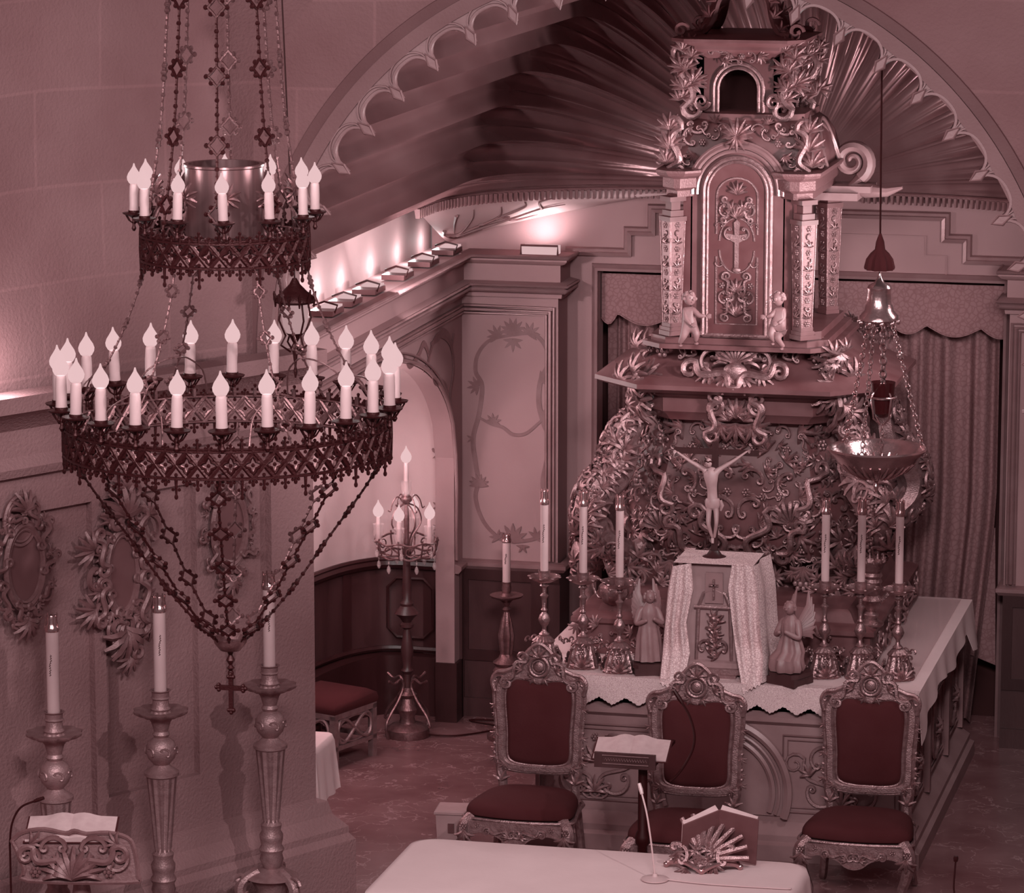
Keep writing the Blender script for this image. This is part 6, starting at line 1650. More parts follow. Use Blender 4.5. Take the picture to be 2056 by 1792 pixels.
# ================================================================== ANGELS AND CHERUBS
def statuette(loc, s, kneel, label, rz):
    t = thing('angel_statuette', label, 'statue', loc, rz, 'angel statuettes flanking the small tabernacle')
    mb = MB()
    mb.box((-.10*s, -.10*s, 0), (.10*s, .10*s, .05*s)); mb.loft([oct_ring(0, 0, .11*s, .10*s, .03*s, z*s) for z in (0.05, .075)]); mb.build('plinth', 'wood', t, smooth=False)
    mb = MB(); rings = []
    prof = [(.09, .085), (.085, .12), (.08, .18), (.075, .24), (.065, .30), (.055, .34), (.06, .38), (.055, .42), (.03, .45), (.018, .465)] if not kneel else [(.10, .085), (.11, .11), (.10, .16), (.085, .20), (.07, .25), (.055, .29), (.06, .34), (.055, .38), (.03, .41), (.018, .425)]
    for r, z in prof:
        rings.append([Vector((r*s*(1 + .10*cos(9*a + z*8)*(1 if z < .3 else .2))*cos(a), r*s*.85*(1 + .10*cos(9*a + z*8)*(1 if z < .3 else .2))*sin(a) + (-.04*s if kneel and z < .2 else 0), z*s)) for a in [2*pi*k/54 for k in range(54)]])
    mb.loft(rings); mb.build('robe', 'cherub', t)
    top = prof[-1][1]
    mb = MB(); hc = Vector((0.004, -.015*s, (top + .035)*s)); mb.ball(hc, .038*s, 14, 10, (.85, .95, 1.1)); mb.ball(hc + Vector((0, -.036*s, -.004*s)), .008*s, 6, 5)
    for q in (-1, 1): mb.ball(hc + Vector((q*.013*s, -.032*s, .008*s)), .005*s, 6, 4)
    mb.tube([hc, (0, 0, (top - .02)*s)], .016*s, 8); mb.build('head', 'cherub', t)
    mb = MB()
    for k in range(26):
        a = random.Random(k).uniform(0, 6.28); b = random.Random(k + 50).uniform(-.2, 1.3); d = Vector((cos(a)*cos(b), abs(sin(a))*cos(b)*.9 - .15, sin(b))); mb.ball(hc + d*.036*s, .013*s, 6, 4)
    mb.build('hair', 'cherub', t)
    zs = top - .05
    vs = [(0, 0, zs*s), (-.055*s, 0, (zs)*s), (-.085*s, -.03*s, (zs - .09)*s), (-.02*s, -.085*s, (zs - .05)*s), (.055*s, 0, zs*s), (.085*s, -.03*s, (zs - .09)*s), (.015*s, -.09*s, (zs - .04)*s)]
    skin_body('arms', 'cherub', t, vs, [(0, 1), (1, 2), (2, 3), (0, 4), (4, 5), (5, 6)], [.03*s, .026*s, .022*s, .012*s, .026*s, .022*s, .012*s], 2)
    for q in (-1, 1):
        mb = MB()
        for k in range(8):
            t_ = k / 7; L = .20*s*(1 - .45*t_); a = radians(62 + 70*t_) if q > 0 else pi - radians(62 + 70*t_)
            a = radians(78 - 95*t_); 
            b0 = Vector((q*.02*s, .05*s, (zs - .02 - .06*t_)*s)); e = b0 + Vector((q*cos(a)*L*.55, .07*s, sin(a)*L)); m_ = b0.lerp(e, .5) + Vector((q*.025*s, .02*s, .01*s))
            mb.tube([b0, m_, e], [.014*s, .020*s, .005*s], 6, flat=.5)
        mb.build('wing', 'cherub', t)
    return t
q = Q(1302, 1350, Z=AZT + .015); statuette((q.x, q.y, AZT + .016), 1.0, False, 'small standing winged angel left of the lace veil on the high altar', 0.35)
q = Q(1585, 1372, Z=AZT + .015); statuette((q.x, q.y + 0.02, AZT + .016), 1.06, True, 'small kneeling winged angel right of the lace veil on the high altar', -0.45)
def cherub(px, pts, label, Y, flip):
    foot = Q(px, pts['lft'][1], Y=Y)
    t = thing('cherub_figure', label, 'statue', (foot.x, Y, foot.z), 0, 'cherubs beside the arched door')
    J = {k: Vector((Q(a, b, Y=Y + d).x, Y + d, Q(a, b, Y=Y + d).z)) for k, (a, b, d) in pts.items()}
    nm = list(J); ix = {k: i for i, k in enumerate(nm)}
    E2 = [('pel', 'bel'), ('bel', 'chest'), ('chest', 'neck'), ('chest', 'lsh'), ('lsh', 'lel'), ('lel', 'lha'), ('chest', 'rsh'), ('rsh', 'rel'), ('rel', 'rha'), ('pel', 'lhip'), ('lhip', 'lkn'), ('lkn', 'lft'), ('pel', 'rhip'), ('rhip', 'rkn'), ('rkn', 'rft')]
    R2 = dict(pel=.046, bel=.048, chest=.042, neck=.018, lsh=.024, rsh=.024, lel=.018, rel=.018, lha=.010, rha=.010, lhip=.036, rhip=.036, lkn=.026, rkn=.026, lft=.013, rft=.013)
    skin_body('body', 'cherub', t, [J[k] for k in nm], [(ix[a], ix[b]) for a, b in E2], [R2[k] for k in nm], 2, True)
    hd = J['head_'] if 'head_' in J else J['neck'] + Vector((flip * .012, -.01, .055))
    mb = MB(); mb.ball(hd, .044, 14, 10, (.9, .95, 1.08)); mb.ball(hd + Vector((flip*.03, -.034, -.004)), .008, 6, 5); mb.ball(hd + Vector((flip*.012, -.040, .008)), .005, 6, 4); mb.ball(hd + Vector((flip*.034, -.024, .008)), .005, 6, 4)
    mb.ball(hd + Vector((flip*.02, -.034, -.02)), .008, 6, 4, (1.2, .6, .5))
    for s_ in ('lha', 'rha'):
        for i in range(5):
            a = J[s_]; mb.tube([a, a + Vector((flip*.02, -.008, (i - 2)*.006)), a + Vector((flip*(.034 if i else .02), -.004, (i - 2)*.007 - .004))], [.006, .005, .003], 5)
    for s_ in ('lft', 'rft'): mb.ball(J[s_] + Vector((flip*.012, -.02, -.008)), .016, 8, 6, (.9, 1.6, .6))
    mb.build('head_and_hands', 'cherub', t, world=True)
    mb = MB(); rr = random.Random(9)
    for k in range(30):
        d = Vector((rr.uniform(-1, 1) - flip*.5, rr.uniform(-.4, 1), rr.uniform(-.1, 1.2))).normalized(); mb.ball(hd + d*.042, .013, 6, 4)
    mb.build('hair', 'cherub', t, world=True)
cherub(1385, dict(pel=(1385, 655, 0), bel=(1383, 642, 0), chest=(1383, 628, 0), neck=(1382, 615, 0), lsh=(1374, 623, 0), lel=(1377, 640, -.03), lha=(1388, 652, -.05), rsh=(1393, 623, 0), rel=(1404, 634, -.02), rha=(1418, 634, -.02), lhip=(1379, 660, 0), lkn=(1372, 675, -.03), lft=(1364, 690, 0), rhip=(1391, 660, 0), rkn=(1400, 670, -.04), rft=(1396, 686, -.01)), 'bare carved cherub reaching right at the foot of the arched door, left side', 24.38, 1)
cherub(1560, dict(pel=(1561, 655, 0), bel=(1563, 642, 0), chest=(1565, 628, 0), neck=(1566, 616, 0), lsh=(1556, 625, 0), lel=(1548, 634, -.03), lha=(1538, 636, -.03), rsh=(1574, 624, 0), rel=(1572, 642, -.02), rha=(1562, 650, -.05), lhip=(1554, 660, 0), lkn=(1546, 672, -.04), lft=(1556, 687, -.02), rhip=(1567, 662, 0), rkn=(1560, 680, -.04), rft=(1574, 697, 0)), 'bare carved cherub looking right at the foot of the arched door, right side', 24.38, -1)

# ================================================================== VESSELS ON THE ALTAR
q = Q(1748, 1290, Y=24.32); zs_ = AZT + .262
v = thing('silver_ewer', 'tall ringed silver ewer with curved handle behind the right altar candles', 'ewer', (q.x, 24.32, zs_))
MB().lathe([(0.08, 0), (0.085, .015), (.04, .04), (.05, .07), (.03, .09), (.06, .13), (.075, .17), (.05, .20), (.055, .23), (.07, .25), (.058, .27), (.07, .29), (.058, .31), (.07, .33), (.06, .35), (.075, .38), (.085, .42), (.07, .425), (.05, .40)], n=20).build('vessel', 'silver', v)
mb = MB(); mb.tube(smooth_path([Vector(p) for p in ((.05, 0, .15), (.10, 0, .20), (.14, 0, .26), (.20, 0, .25), (.22, 0, .22))], 4), .018, 7); mb.build('spout', 'silver', v)
mb = MB()
for k in range(10): a = 2*pi*k/10; mb.tube([(.08*cos(a), .08*sin(a), .42), (.085*cos(a), .085*sin(a), .46)], [.010, .004], 5)
mb.build('rim_points', 'silver', v)
q = Q(1232, 1238, Y=24.35)
v = thing('silver_tureen', 'round lobed silver vessel beside the third candle on the altar step, left side', 'vessel', (q.x, 24.35, zs_))
MB().lathe([(0.05, 0), (.055, .01), (.03, .03), (.08, .07), (.105, .12), (.10, .16), (.07, .18), (.09, .20), (.075, .205), (.04, .18)], n=36, flute=9, fl=(.05, .17), fd=.12).build('bowl', 'silver', v)
mb = MB()
for s in (-1, 1): mb.tube(smooth_path([Vector((s*x, 0, z)) for x, z in ((.07, .19), (.12, .21), (.14, .16), (.11, .09), (.08, .08))], 4), .009, 6)
mb.build('handle', 'silver', v)
q = Q(1160, 1180, Y=25.0)
v = thing('gilded_urn', 'dark gilded urn with leafy crest behind the second altar candle from the left', 'urn', (q.x + .02, 25.2, AZT + .016))
mb = MB().lathe([(0.09, 0), (.10, .02), (.05, .06), (.045, .2), (.06, .28), (.10, .36), (.115, .44), (.10, .50), (.08, .53), (.1, .56), (.06, .57)], n=20); mb.build('vase', 'gold_dull', v)
mb = MB(); rr = random.Random(8)
for k in range(16): a = rr.uniform(0, 6.28); n = Vector((cos(a), sin(a), 0)); leaf(mb, Frame(n*.10 + Vector((0, 0, rr.uniform(.3, .56))), (-n.y, n.x, 0), (0, 0, 1), n), 0, 0, .09, rr.uniform(.5, 2.6), 5, 1.8, 0)
mb.build('leaf_crest', 'gold', v)
q = Q(1262, 1348, Z=AZT + .02)
v = thing('framed_card', 'small framed picture propped between the left angel and the third candlestick', 'frame', (q.x, q.y, AZT + .016), 0.5)
MB().loft([rect_ring(-.06, .06, -.01, .01, 0), rect_ring(-.05, .05, .03, .05, .11)]).build('card', 'paper', v, smooth=False)
MB().tube([(-.06, -.012, .004), (.06, -.012, .004), (.05, .028, .11), (-.05, .028, .11)], .008, 5, closed=True).build('frame', 'silver', v)

# ================================================================== FLOOR CANDELABRUM
q = Q(820, 1475, Z=0); fx, fy = q.x, 26.0
fc = thing('floor_candelabrum', 'tall wooden floor candelabrum with crystal drops and four lit bulbs in the niche', 'candelabrum', (fx, fy, 0))
def fz(py): return Q(815, py, Y=fy).z
MB().lathe([(0.155, 0.0), (0.16, .02), (.155, .06), (.12, .085), (.06, .10), (.05, .14), (.075, .2), (.045, .28), (.07, .31), (.045, .33), (.04, .36)], n=24).build('base', 'bronze_light', fc)
MB().lathe([(0.03, .34), (0.025, fz(1352)), (.045, fz(1345)), (.03, fz(1338)), (.04, fz(1320)), (.046, fz(1305)), (.034, fz(1280)), (.022, fz(1262)), (.05, fz(1257)), (.05, fz(1252)), (.03, fz(1248)), (.055, fz(1238)), (.09, fz(1230)), (.07, fz(1222)), (.045, fz(1215)), (.05, fz(1210)), (.03, fz(1202)), (.035, fz(1180)), (.03, fz(1150)), (.022, fz(1110)), (.02, fz(1090))], n=20).build('pole', 'wood', fc)
mb = MB()
for k in range(4):
    a = pi/4 + pi/2*k + .3; pts = [Vector((r*cos(a), r*sin(a), z)) for r, z in ((.19, fz(1358)), (.13, fz(1366)), (.07, fz(1360)), (.04, fz(1375)), (.09, fz(1400)), (.19, fz(1430)), (.22, fz(1448)), (.205, 0.10 if k % 2 else .02))]
    mb.tube(smooth_path(pts, 5), .010, 6)
mb.build('wire_legs', 'bronze_light', fc)
mb = MB(); zr_ = fz(1083); zl_ = fz(1112)
for z, r in ((zr_, .225), (zl_, .20)): mb.tube([(r*cos(a), r*sin(a), z + .008*cos(8*a)) for a in [2*pi*i/48 for i in range(48)]], .008, 6, closed=True)
for k in range(8):
    a = 2*pi*k/8; mb.tube([(.225*cos(a), .225*sin(a), zr_ + .03), (.225*cos(a), .225*sin(a), zr_ - .02), (.20*cos(a), .20*sin(a), zl_), (.10*cos(a), .10*sin(a), zl_ - .02), (0.02*cos(a), .02*sin(a), zl_ - .01)], .007, 5)
    mb.tube([(.212*cos(a + .39 + .15*cos(t)), .212*sin(a + .39 + .15*cos(t)), (zr_ + zl_)/2 + .03*sin(t)) for t in [2*pi*i/12 for i in range(12)]], .005, 5, closed=True)
for k in range(4):
    a = pi/4 + pi/2*k; mb.tube(smooth_path([Vector((r*cos(a), r*sin(a), z)) for r, z in ((.03, zl_), (.05, zr_ + .02), (.12, zr_ + .12), (.09, zr_ + .22), (.02, zr_ + .26))], 4), .006, 5)
    mb.tube(smooth_path([Vector((r*cos(a), r*sin(a), z)) for r, z in ((.02, fz(1010)), (.07, fz(995)), (.11, fz(1005)), (.13, fz(1022)), (.15, fz(1020)))], 4), .005, 5)
mb.build('crown_frame', 'bronze_light', fc)
MB().lathe([(0.018, fz(1090)), (.02, fz(1040)), (.012, fz(1012)), (.04, fz(1005)), (.045, fz(1000)), (.02, fz(992)), (.015, fz(985))], n=14).build('stem', 'bronze_light', fc)
def fbulb(x, y, zb, zt):
    c = MB().lathe([(.018, 0), (.02, .02), (.016, zt - zb - .09), (.012, zt - zb - .085)], n=10).build('candle_tube', 'wax', fc); c.location = (x, y, zb)
    MB().lathe([(0.04, -.01), (.045, 0), (.02, .005), (.03, .02), (.04, .06), (.038, .09), (.042, .12)], n=14).build('glass_cup', 'glass', c)
    b = bulb_m.build('bulb', 'bulb', c); b.location = (0, 0, zt - zb - .085)
    point('bulb_light', (fx + x, fy + y, zt - .03), 5, .03)
fbulb(0, 0, fz(998), fz(905))
for a in (200, 270, 340, 90): fbulb(.20*cos(radians(a)), .20*sin(radians(a)), zr_, fz(1012) + (.0 if a != 270 else .0))
for k in range(12):
    a = 2*pi*k/12 + .1; r = .225 if k % 2 else .20; z0 = zr_ if k % 2 else zl_
    mb = MB(); mb.tube([(r*cos(a), r*sin(a), z0), (r*cos(a), r*sin(a), z0 - .05)], .002, 4); mb.lathe([(0.002, 0), (.011, -.01), (.016, -.035), (.008, -.055), (.002, -.06)][::-1], (r*cos(a), r*sin(a), z0 - .05), 8); mb.ball((r*cos(a), r*sin(a), z0 - .03), .008, 6, 4)
    mb.build('crystal_drop', 'glass', fc)
mb = MB(); mb.tube(smooth_path([Vector(p) for p in ((fx + .12, fy, .02), (fx + .35, fy + .05, .01), (fx + .6, fy + .35, .01), (XL + 0.1, 26.5, .012), (-6.4, 26.55, .012), (-6.0, 26.6, .01))], 6), .007, 5)
tag(mb.build('power_cable', 'iron'), 'thin dark cable running along the floor from the floor candelabrum', 'cable')

# ================================================================== STOOL
q = Q(655, 1470, Z=0)
sc_ = Q(655, 1400, Z=.42)
stl = thing('upholstered_stool', 'square stool with figure-eight carved sides and dark cushion inside the niche', 'stool', (-7.42, 25.28, 0), radians(-20))
Sx, Sy = .25, .25
MB().loft([rect_ring(-Sx + a, Sx - a, -Sy + a, Sy - a, z) for a, z in ((0, .39), (-.01, .42), (0.0, .46), (.05, .49), (.15, .505), (.22, .508))]).build('cushion', 'velvet', stl, ang=70)
for sx in (-1, 1):
    for sy in (-1, 1):
        MB().box((sx*Sx, sy*Sy, 0), (sx*(Sx - .045), sy*(Sy - .045), .38)).build('leg', 'gold_dull', stl, smooth=False)
mb = MB(); mb.box((-Sx, -Sy, .35), (Sx, Sy, .39)); mb.box((-Sx, -Sy, .13), (Sx, -Sy + .03, .16)); mb.box((-Sx, Sy - .03, .13), (Sx, Sy, .16)); mb.box((-Sx, -Sy, .13), (-Sx + .03, Sy, .16)); mb.box((Sx - .03, -Sy, .13), (Sx, Sy, .16))
mb.build('rails', 'gold_dull', stl, smooth=False)
for f in (FRONT((0, -Sy + .012, .255)), Frame((Sx - .012, 0, .255), (0, 1, 0), (0, 0, 1), (1, 0, 0)), Frame((-Sx + .012, 0, .255), (0, 1, 0), (0, 0, 1), (-1, 0, 0))):
    mb = MB(); mb.tube([f.p(.19*cos(t), .085*sin(2*t)*1.0, .004 * cos(t)) for t in [2*pi*i/48 for i in range(48)]], .013, 6, closed=True)
    mb.tube([f.p(.20*cos(t), .09*sin(t), 0) for t in [2*pi*i/32 for i in range(32)]], .008, 5, closed=True)
    mb.build('figure_eight_panel', 'gold_dull', stl)
# small cloth covered side table at the arch jamb
sd = thing('side_table', 'low side table under a white embroidered cloth behind the arch corner', 'table', (-7.15, 23.25, 0))
MB().box((-.28, -.22, .62), (.28, .22, .66)).build('top', 'wood', sd, smooth=False)
for sx in (-1, 1):
    for sy in (-1, 1): MB().box((sx*.24, sy*.18, 0), (sx*.20, sy*.14, .62)).build('leg', 'wood', sd, smooth=False)
def round_rect(hx, hy, r, n=6):
    out = []
    for cx, cy, a0 in ((hx - r, hy - r, 0), (-hx + r, hy - r, 90), (-hx + r, -hy + r, 180), (hx - r, -hy + r, 270)):
        for i in range(n + 1):
            a = radians(a0 + 90*i/n); out.append((cx + r*cos(a), cy + r*sin(a)))
    return out
def drape_cloth(cx, cy, z, hx, hy, drop, r, amp, name, m, label, cat, nfold=22):
    base = round_rect(hx, hy, r, 10); dense = []
    for i in range(len(base)):
        a = Vector((*base[i], 0)); b = Vector((*base[(i+1) % len(base)], 0)); k = max(1, int((b - a).length / .05))
        for j in range(k): dense.append(a.lerp(b, j/k))
    n = len(dense); mb = MB(); rings = []
    for s_, dz in ((.02, 0), (.5, 0), (.97, 0.002), (1.0, -.004)): rings.append([Vector((cx + p.x*s_, cy + p.y*s_, z + dz)) for p in dense])
    for t in (.1, .3, .6, .85, 1.0):
        rg = []
        for i, p in enumerate(dense):
            u = i/n; o = .012 + t*(.02 + amp*(1 + sin(2*pi*nfold*u)))
            d = p.normalized(); rg.append(Vector((cx + p.x + d.x*o, cy + p.y + d.y*o, z - .004 - drop*t)))
        rings.append(rg)
    mb.loft(rings, cap=False); mb.f.append(tuple(range(len(dense))))
    return tag(mb.build(name, m, ang=70), label, cat)
drape_cloth(-7.15, 23.25, .668, .30, .24, .36, .04, .012, 'embroidered_cloth', 'cloth', 'white embroidered cloth on the low side table beside the stool', 'cloth')

# ================================================================== MIRRORS ON THE DADO
def mirror(px, py, w, h, label, seed, tall=1.0, wild=1.0, name='ornate_mirror'):
    c = dwall(px, py, 0.02); t = thing(name, label, 'mirror', c, 0, 'carved mirrors on the dado')
    f = Frame((0, 0, 0), -DD, (0, 0, 1), DN)
    MB().prism([f.p(w*cos(a), h*sin(a), 0.0) for a in [2*pi*i/32 for i in range(32)]], DN*0.012).build('glass', 'mirror', t, ang=30)
    mb = MB()
    for k, r in ((1.04, .012), (1.16, .018), (1.28, .009)): mb.tube([f.p(w*k*cos(a), h*k*sin(a), .015) for a in [2*pi*i/40 for i in range(40)]], r, 6, closed=True)
    mb.build('oval_rim', 'frame_wood', t)
    mb = MB(); rr = random.Random(seed)
    for i in range(30):
        a = 2*pi*i/30; k = 1.5 + rr.uniform(-.08, .25)*wild; x, z = w*k*cos(a), h*(k - .12)*sin(a)
        kk = i % 3
        if kk == 0: cscroll(mb, f, x, z, .045*wild, a + rr.uniform(-.5, .5), rr.choice((-1, 1)), .2, .01)
        elif kk == 1: leaf(mb, f, x, z, .06*wild, a + rr.uniform(-.8, .8), 5, 1.5, .01)
        else: sscroll(mb, f, (w*1.3*cos(a), h*1.25*sin(a)), (w*(k + .3)*cos(a + .35), h*(k + .1)*sin(a + .35)), .012, .02, rr.choice((-1, 1)), 5)
    for s, z in ((1, h*1.55), (-1, -h*1.5)):
        leaf(mb, f, 0, z, .13*tall, s*pi/2, 7, 1.7, .01); cscroll(mb, f, -.06, z, .05, pi/2*s + .6, 1, .2, .01); cscroll(mb, f, .06, z, .05, pi/2*s - .6, -1, .2, .01); rosette(mb, f, 0, z, .03)
    if tall > 1.2:
        for s, m_ in ((1, 1), (-1, 1)):
            sscroll(mb, f, (-.02, s*h*1.4), (.05*m_, s*h*2.3), .02, .02, s, 6); leaf(mb, f, .03, s*h*2.3, .12, s*pi/2, 7, 1.6, .01); leaf(mb, f, -w*2.2, s*h*.8, .14, pi - s*.3, 7, 1.6, .01); cscroll(mb, f, w*1.9, s*h*1.1, .09, .6*s, s, .16, .01)
            sscroll(mb, f, (-w*1.2, s*h*.3), (-w*2.1, s*h*1.1), .018, .02, s, 6); sscroll(mb, f, (w*1.2, s*h*.3), (w*1.8, s*h*1.5), .018, .02, -s, 6); leaf(mb, f, w*1.8, s*h*1.5, .12, s*1.2, 6, 1.6, .01); leaf(mb, f, 0, s*h*1.8, .14, s*1.9, 7, 1.6, .01)
    mb.build('carved_frame', 'frame_wood', t)
    return t
mirror(47, 1135, .115, .20, 'oval mirror in a carved frame at the far left of the dado', 1)
mirror(243, 1150, .10, .21, 'tall irregular mirror with a wild leafy gilt frame behind the chandelier chains', 2, 1.6, 1.5)
mirror(458, 1060, .115, .19, 'oval mirror in a plain looped frame nearest the arch, right of the tall one', 3, 1.0, .7)
c = dwall(38, 1045, .02); f = Frame((0, 0, 0), -DD, (0, 0, 1), DN)
rg = thing('oval_frame', 'empty oval ring peeking over the far left mirror', 'frame', c)
mb = MB()
for k in (1, .84): mb.tube([f.p(.11*k*cos(a), .14*k*sin(a) , .01) for a in [2*pi*i/32 for i in range(32)]], .014*k, 6, closed=True)
mb.build('rim', 'frame_wood', rg)

# ================================================================== LECTERNS, BOOKS, MICROPHONES
LYY = 19.2
def open_book(loc, rz, tilt, w, h, label, thick=.03, cover='leather', page='paper', group=None):
    t = thing('open_book', label, 'book', loc, 0, group); t.rotation_euler = (tilt, 0, rz)
    for s in (-1, 1):
        rows = []
        for i in range(9):
            u = i/8; z = .012 + thick*(sin(pi*min(1, u*1.6 + .1))*.6 + .35*(1 - u)); rows.append([Vector((s*w*u, y, z)) for y in (-h, h)])
        bot = [[Vector((p.x, p.y, .006)) for p in r] for r in rows]
        mb = MB(); n = len(rows)
        mb.sheet(rows); mb.sheet(bot); mb.sheet([[r[0] for r in rows], [r[0] for r in bot]]); mb.sheet([[r[1] for r in rows], [r[1] for r in bot]]); mb.sheet([rows[-1], bot[-1]])
        mb.build('pages', page, t, ang=50)
        MB().box((0, -h - .008, 0), (s*(w + .01), h + .008, .006)).build('cover', cover, t, smooth=False)
    return t
def lp(px, py, Y): return Q(px, py, Y=Y)
# carved book stand at the lower left
a, b, c, d = lp(42, 1688, LYY), lp(212, 1690, LYY), lp(272, 1768, LYY - .05), lp(78, 1765, LYY - .05)
lc = lp(150, 1722, LYY); 
ls = thing('carved_bookstand', 'carved gilded wooden book stand holding an open book at the lower left', 'lectern', (lc.x, LYY, 0))
top_, botm = lp(150, 1668, LYY).z, lp(150, 1766, LYY).z
f = Frame((lc.x, LYY - .02, (top_ + botm)/2), (.97, .22, 0), (0, .18, .98), (.2, -.95, .2))
W_, H_ = .33, (top_ - botm)/2
shape = [(-W_*1.02, H_*.62), (-W_*.86, H_*.95), (-W_*.5, H_*1.08), (-W_*.15, H_*.92), (0, H_*1.02), (W_*.2, H_*.9), (W_*.55, H_*.95), (W_*.88, H_*.75), (W_*1.0, H_*.3), (W_*1.08, -H_*.75), (W_*.95, -H_*1.0), (-W_*.72, -H_*.95), (-W_*.8, -H_*.5)]
sp = smooth_path([f.p(x, z) for x, z in shape + [shape[0]]], 3)[:-1]
mb = MB().prism(sp, f.n*-.03); mb.tube(sp, .014, 6, closed=True); mb.build('board', 'frame_wood', ls, world=True, ang=30)
mb = MB()
for s in (-1, 1):
    sscroll(mb, f, (s*.03, -H_*.7), (s*.22, H_*.35), .018, .01, s, 6); cscroll(mb, f, s*.11, H_*.25, .07, pi/2, s, .18, .01); leaf(mb, f, s*.05, -H_*.8, .14, radians(90 - 30*s), 6, 1.4, .01)
    cscroll(mb, f, s*.24, -H_*.1, .06, radians(-60*s), s, .18, .01); leaf(mb, f, s*.24, H_*.5, .09, radians(90 + 70*s), 5, 1.4, .01); rosette(mb, f, s*.2, -H_*.6, .035)
leaf(mb, f, 0, -H_*.9, .18, pi/2, 9, 1.8, .01); mb.build('carving', 'frame_wood', ls, world=True)
MB().lathe([(.2, 0), (.2, .04), (.08, .08), (.05, .2), (.07, .4), (.04, .6), (.06, .75), (.045, .85), (.07, botm + .02)], (lc.x, LYY + .1, 0), 16).build('post', 'gold_dull', ls, world=True)
bk = open_book(f.p(-.03, H_*.98, -.10), .22, radians(18), .24, .12, 'open book with turned page resting on the carved stand at the lower left')
def gooseneck(name, pts, label, base=None, r=.006, head=.012, m='iron', hm=None, hl=.05):
    t = thing(name, label, 'microphone', pts[0])
    P = smooth_path([Vector(p) for p in pts], 6)
    MB().tube(P, r, 7).build('neck', m, t, world=True)
    d = (P[-1] - P[-2]).normalized(); MB().tube([P[-1] - d*.01, P[-1] + d*hl*.3, P[-1] + d*hl], [head*.8, head, head*.8], 8).build('capsule', hm or m, t, world=True)
    if base: base.build('base', m, t, world=True)
    return t
gx = lp(20, 1700, LYY - .05)
gooseneck('gooseneck_microphone', [(gx.x, gx.y, 0.02), (gx.x, gx.y, gx.z - .12), lp(20, 1690, LYY - .05), lp(25, 1650, LYY - .05), lp(42, 1620, LYY - .05), lp(72, 1607, LYY - .05)], 'thin black gooseneck microphone at the left edge beside the carved book stand', MB().lathe([(.12, 0), (.12, .015), (.02, .03)], (gx.x, gx.y, 0), 16))
# black reading stand in front of the middle chair
BY = 21.85
bl = lp(1275, 1515, BY); br_ = thing('reading_stand', 'dark reading stand with fringed front strip before the middle chair', 'lectern', (bl.x, BY, 0), 0)
zt_, zb2 = lp(1275, 1505, BY).z, lp(1275, 1535, BY).z
x0_, x1_ = lp(1196, 1520, BY).x, lp(1352, 1520, BY).x
mb = MB(); mb.add([(x0_ + .02, BY - .02, zb2), (x1_ - .12, BY - .02, zb2), (x1_ - .04, BY + .26, zb2 + .10), (x0_ - .0, BY + .26, zb2 + .10), (x0_ + .02, BY - .02, zb2 - .02), (x1_ - .12, BY - .02, zb2 - .02), (x1_ - .04, BY + .26, zb2 + .08), (x0_ - .0, BY + .26, zb2 + .08)], [(0, 1, 2, 3), (7, 6, 5, 4), (0, 4, 5, 1), (1, 5, 6, 2), (2, 6, 7, 3), (3, 7, 4, 0)])
mb.build('board', 'iron', br_, world=True, smooth=False)
MB().box((x0_, BY - .045, zb2 - .015), (x1_ - .1, BY - .02, zb2 + .075)).build('ledge', 'wood', br_, world=True, smooth=False)
mb = MB(); rr = random.Random(3)
xa_, xb_ = x0_ + .05, x1_ - .14
mb.tube([(xa_, BY - .048, zb2 + .01), (xb_, BY - .048, zb2 + .01), (xb_, BY - .048, zb2 + .06), (xa_, BY - .048, zb2 + .06)], .004, 4, closed=True)
for k in range(16):
    x = xa_ + .02 + (xb_ - xa_ - .04)*k/15; mb.tube([(x - .006, BY - .049, zb2 + .03), (x, BY - .049, zb2 + .045), (x + .007, BY - .049, zb2 + .028)], .003, 4)
mb.build('metal_strip', 'gold_dull', br_, world=True)
px_ = lp(1284, 1560, BY).x
MB().lathe([(.17, 0), (.17, .02), (.05, .05), (.035, .12), (.03, .5), (.045, .52), (.045, .56), (.03, .6), (.028, zb2 - .03)], (px_, BY + .1, 0), 14).build('post', 'iron', br_, world=True)
bkz = Vector(((x0_ + x1_)/2 - .04, BY + .12, zb2 + .055))
open_book(bkz, .05, radians(19.6), .22, .11, 'open book with white pages lying on the dark reading stand', .035)
gooseneck('gooseneck_microphone', [lp(1345, 1568, BY), lp(1360, 1555, BY), lp(1378, 1530, BY), lp(1392, 1500, BY), lp(1394, 1470, BY), lp(1384, 1435, BY), lp(1368, 1408, BY)], 'black curved gooseneck microphone rising in front of the middle chair', None, .008, .014, 'iron', None, .08)

# ================================================================== FOREGROUND TABLE
TZ = 1.0
pl_ = Q(745, 1795, Z=TZ); pr_ = Q(1628, 1790, Z=TZ); pb = Q(860, 1684, Z=TZ); pb2 = Q(1585, 1712, Z=TZ)
tcx = (Q(800, 1705, Z=TZ).x + Q(1620, 1735, Z=TZ).x)/2 + .0; yb_ = 20.14; thx = 1.11; thy = .58
tcx = -4.29
ft = thing('front_altar_table', 'rectangular front altar table under a plain white cloth at the bottom', 'table', (tcx, yb_ - thy, 0))
MB().box((-thx + .03, -thy + .03, .93), (thx - .03, thy - .03, TZ - .006)).build('top', 'wood', ft, smooth=False)
for sx in (-1, 1):
    for sy in (-1, 1): MB().box((sx*(thx - .1), sy*(thy - .1), 0), (sx*(thx - .2), sy*(thy - .2), .93)).build('leg', 'wood', ft, smooth=False)
drape_cloth(tcx, yb_ - thy, TZ, thx, thy, .45, .13, .02, 'table_cloth', 'cloth', 'smooth white cloth spread over the front altar table', 'cloth', 30)
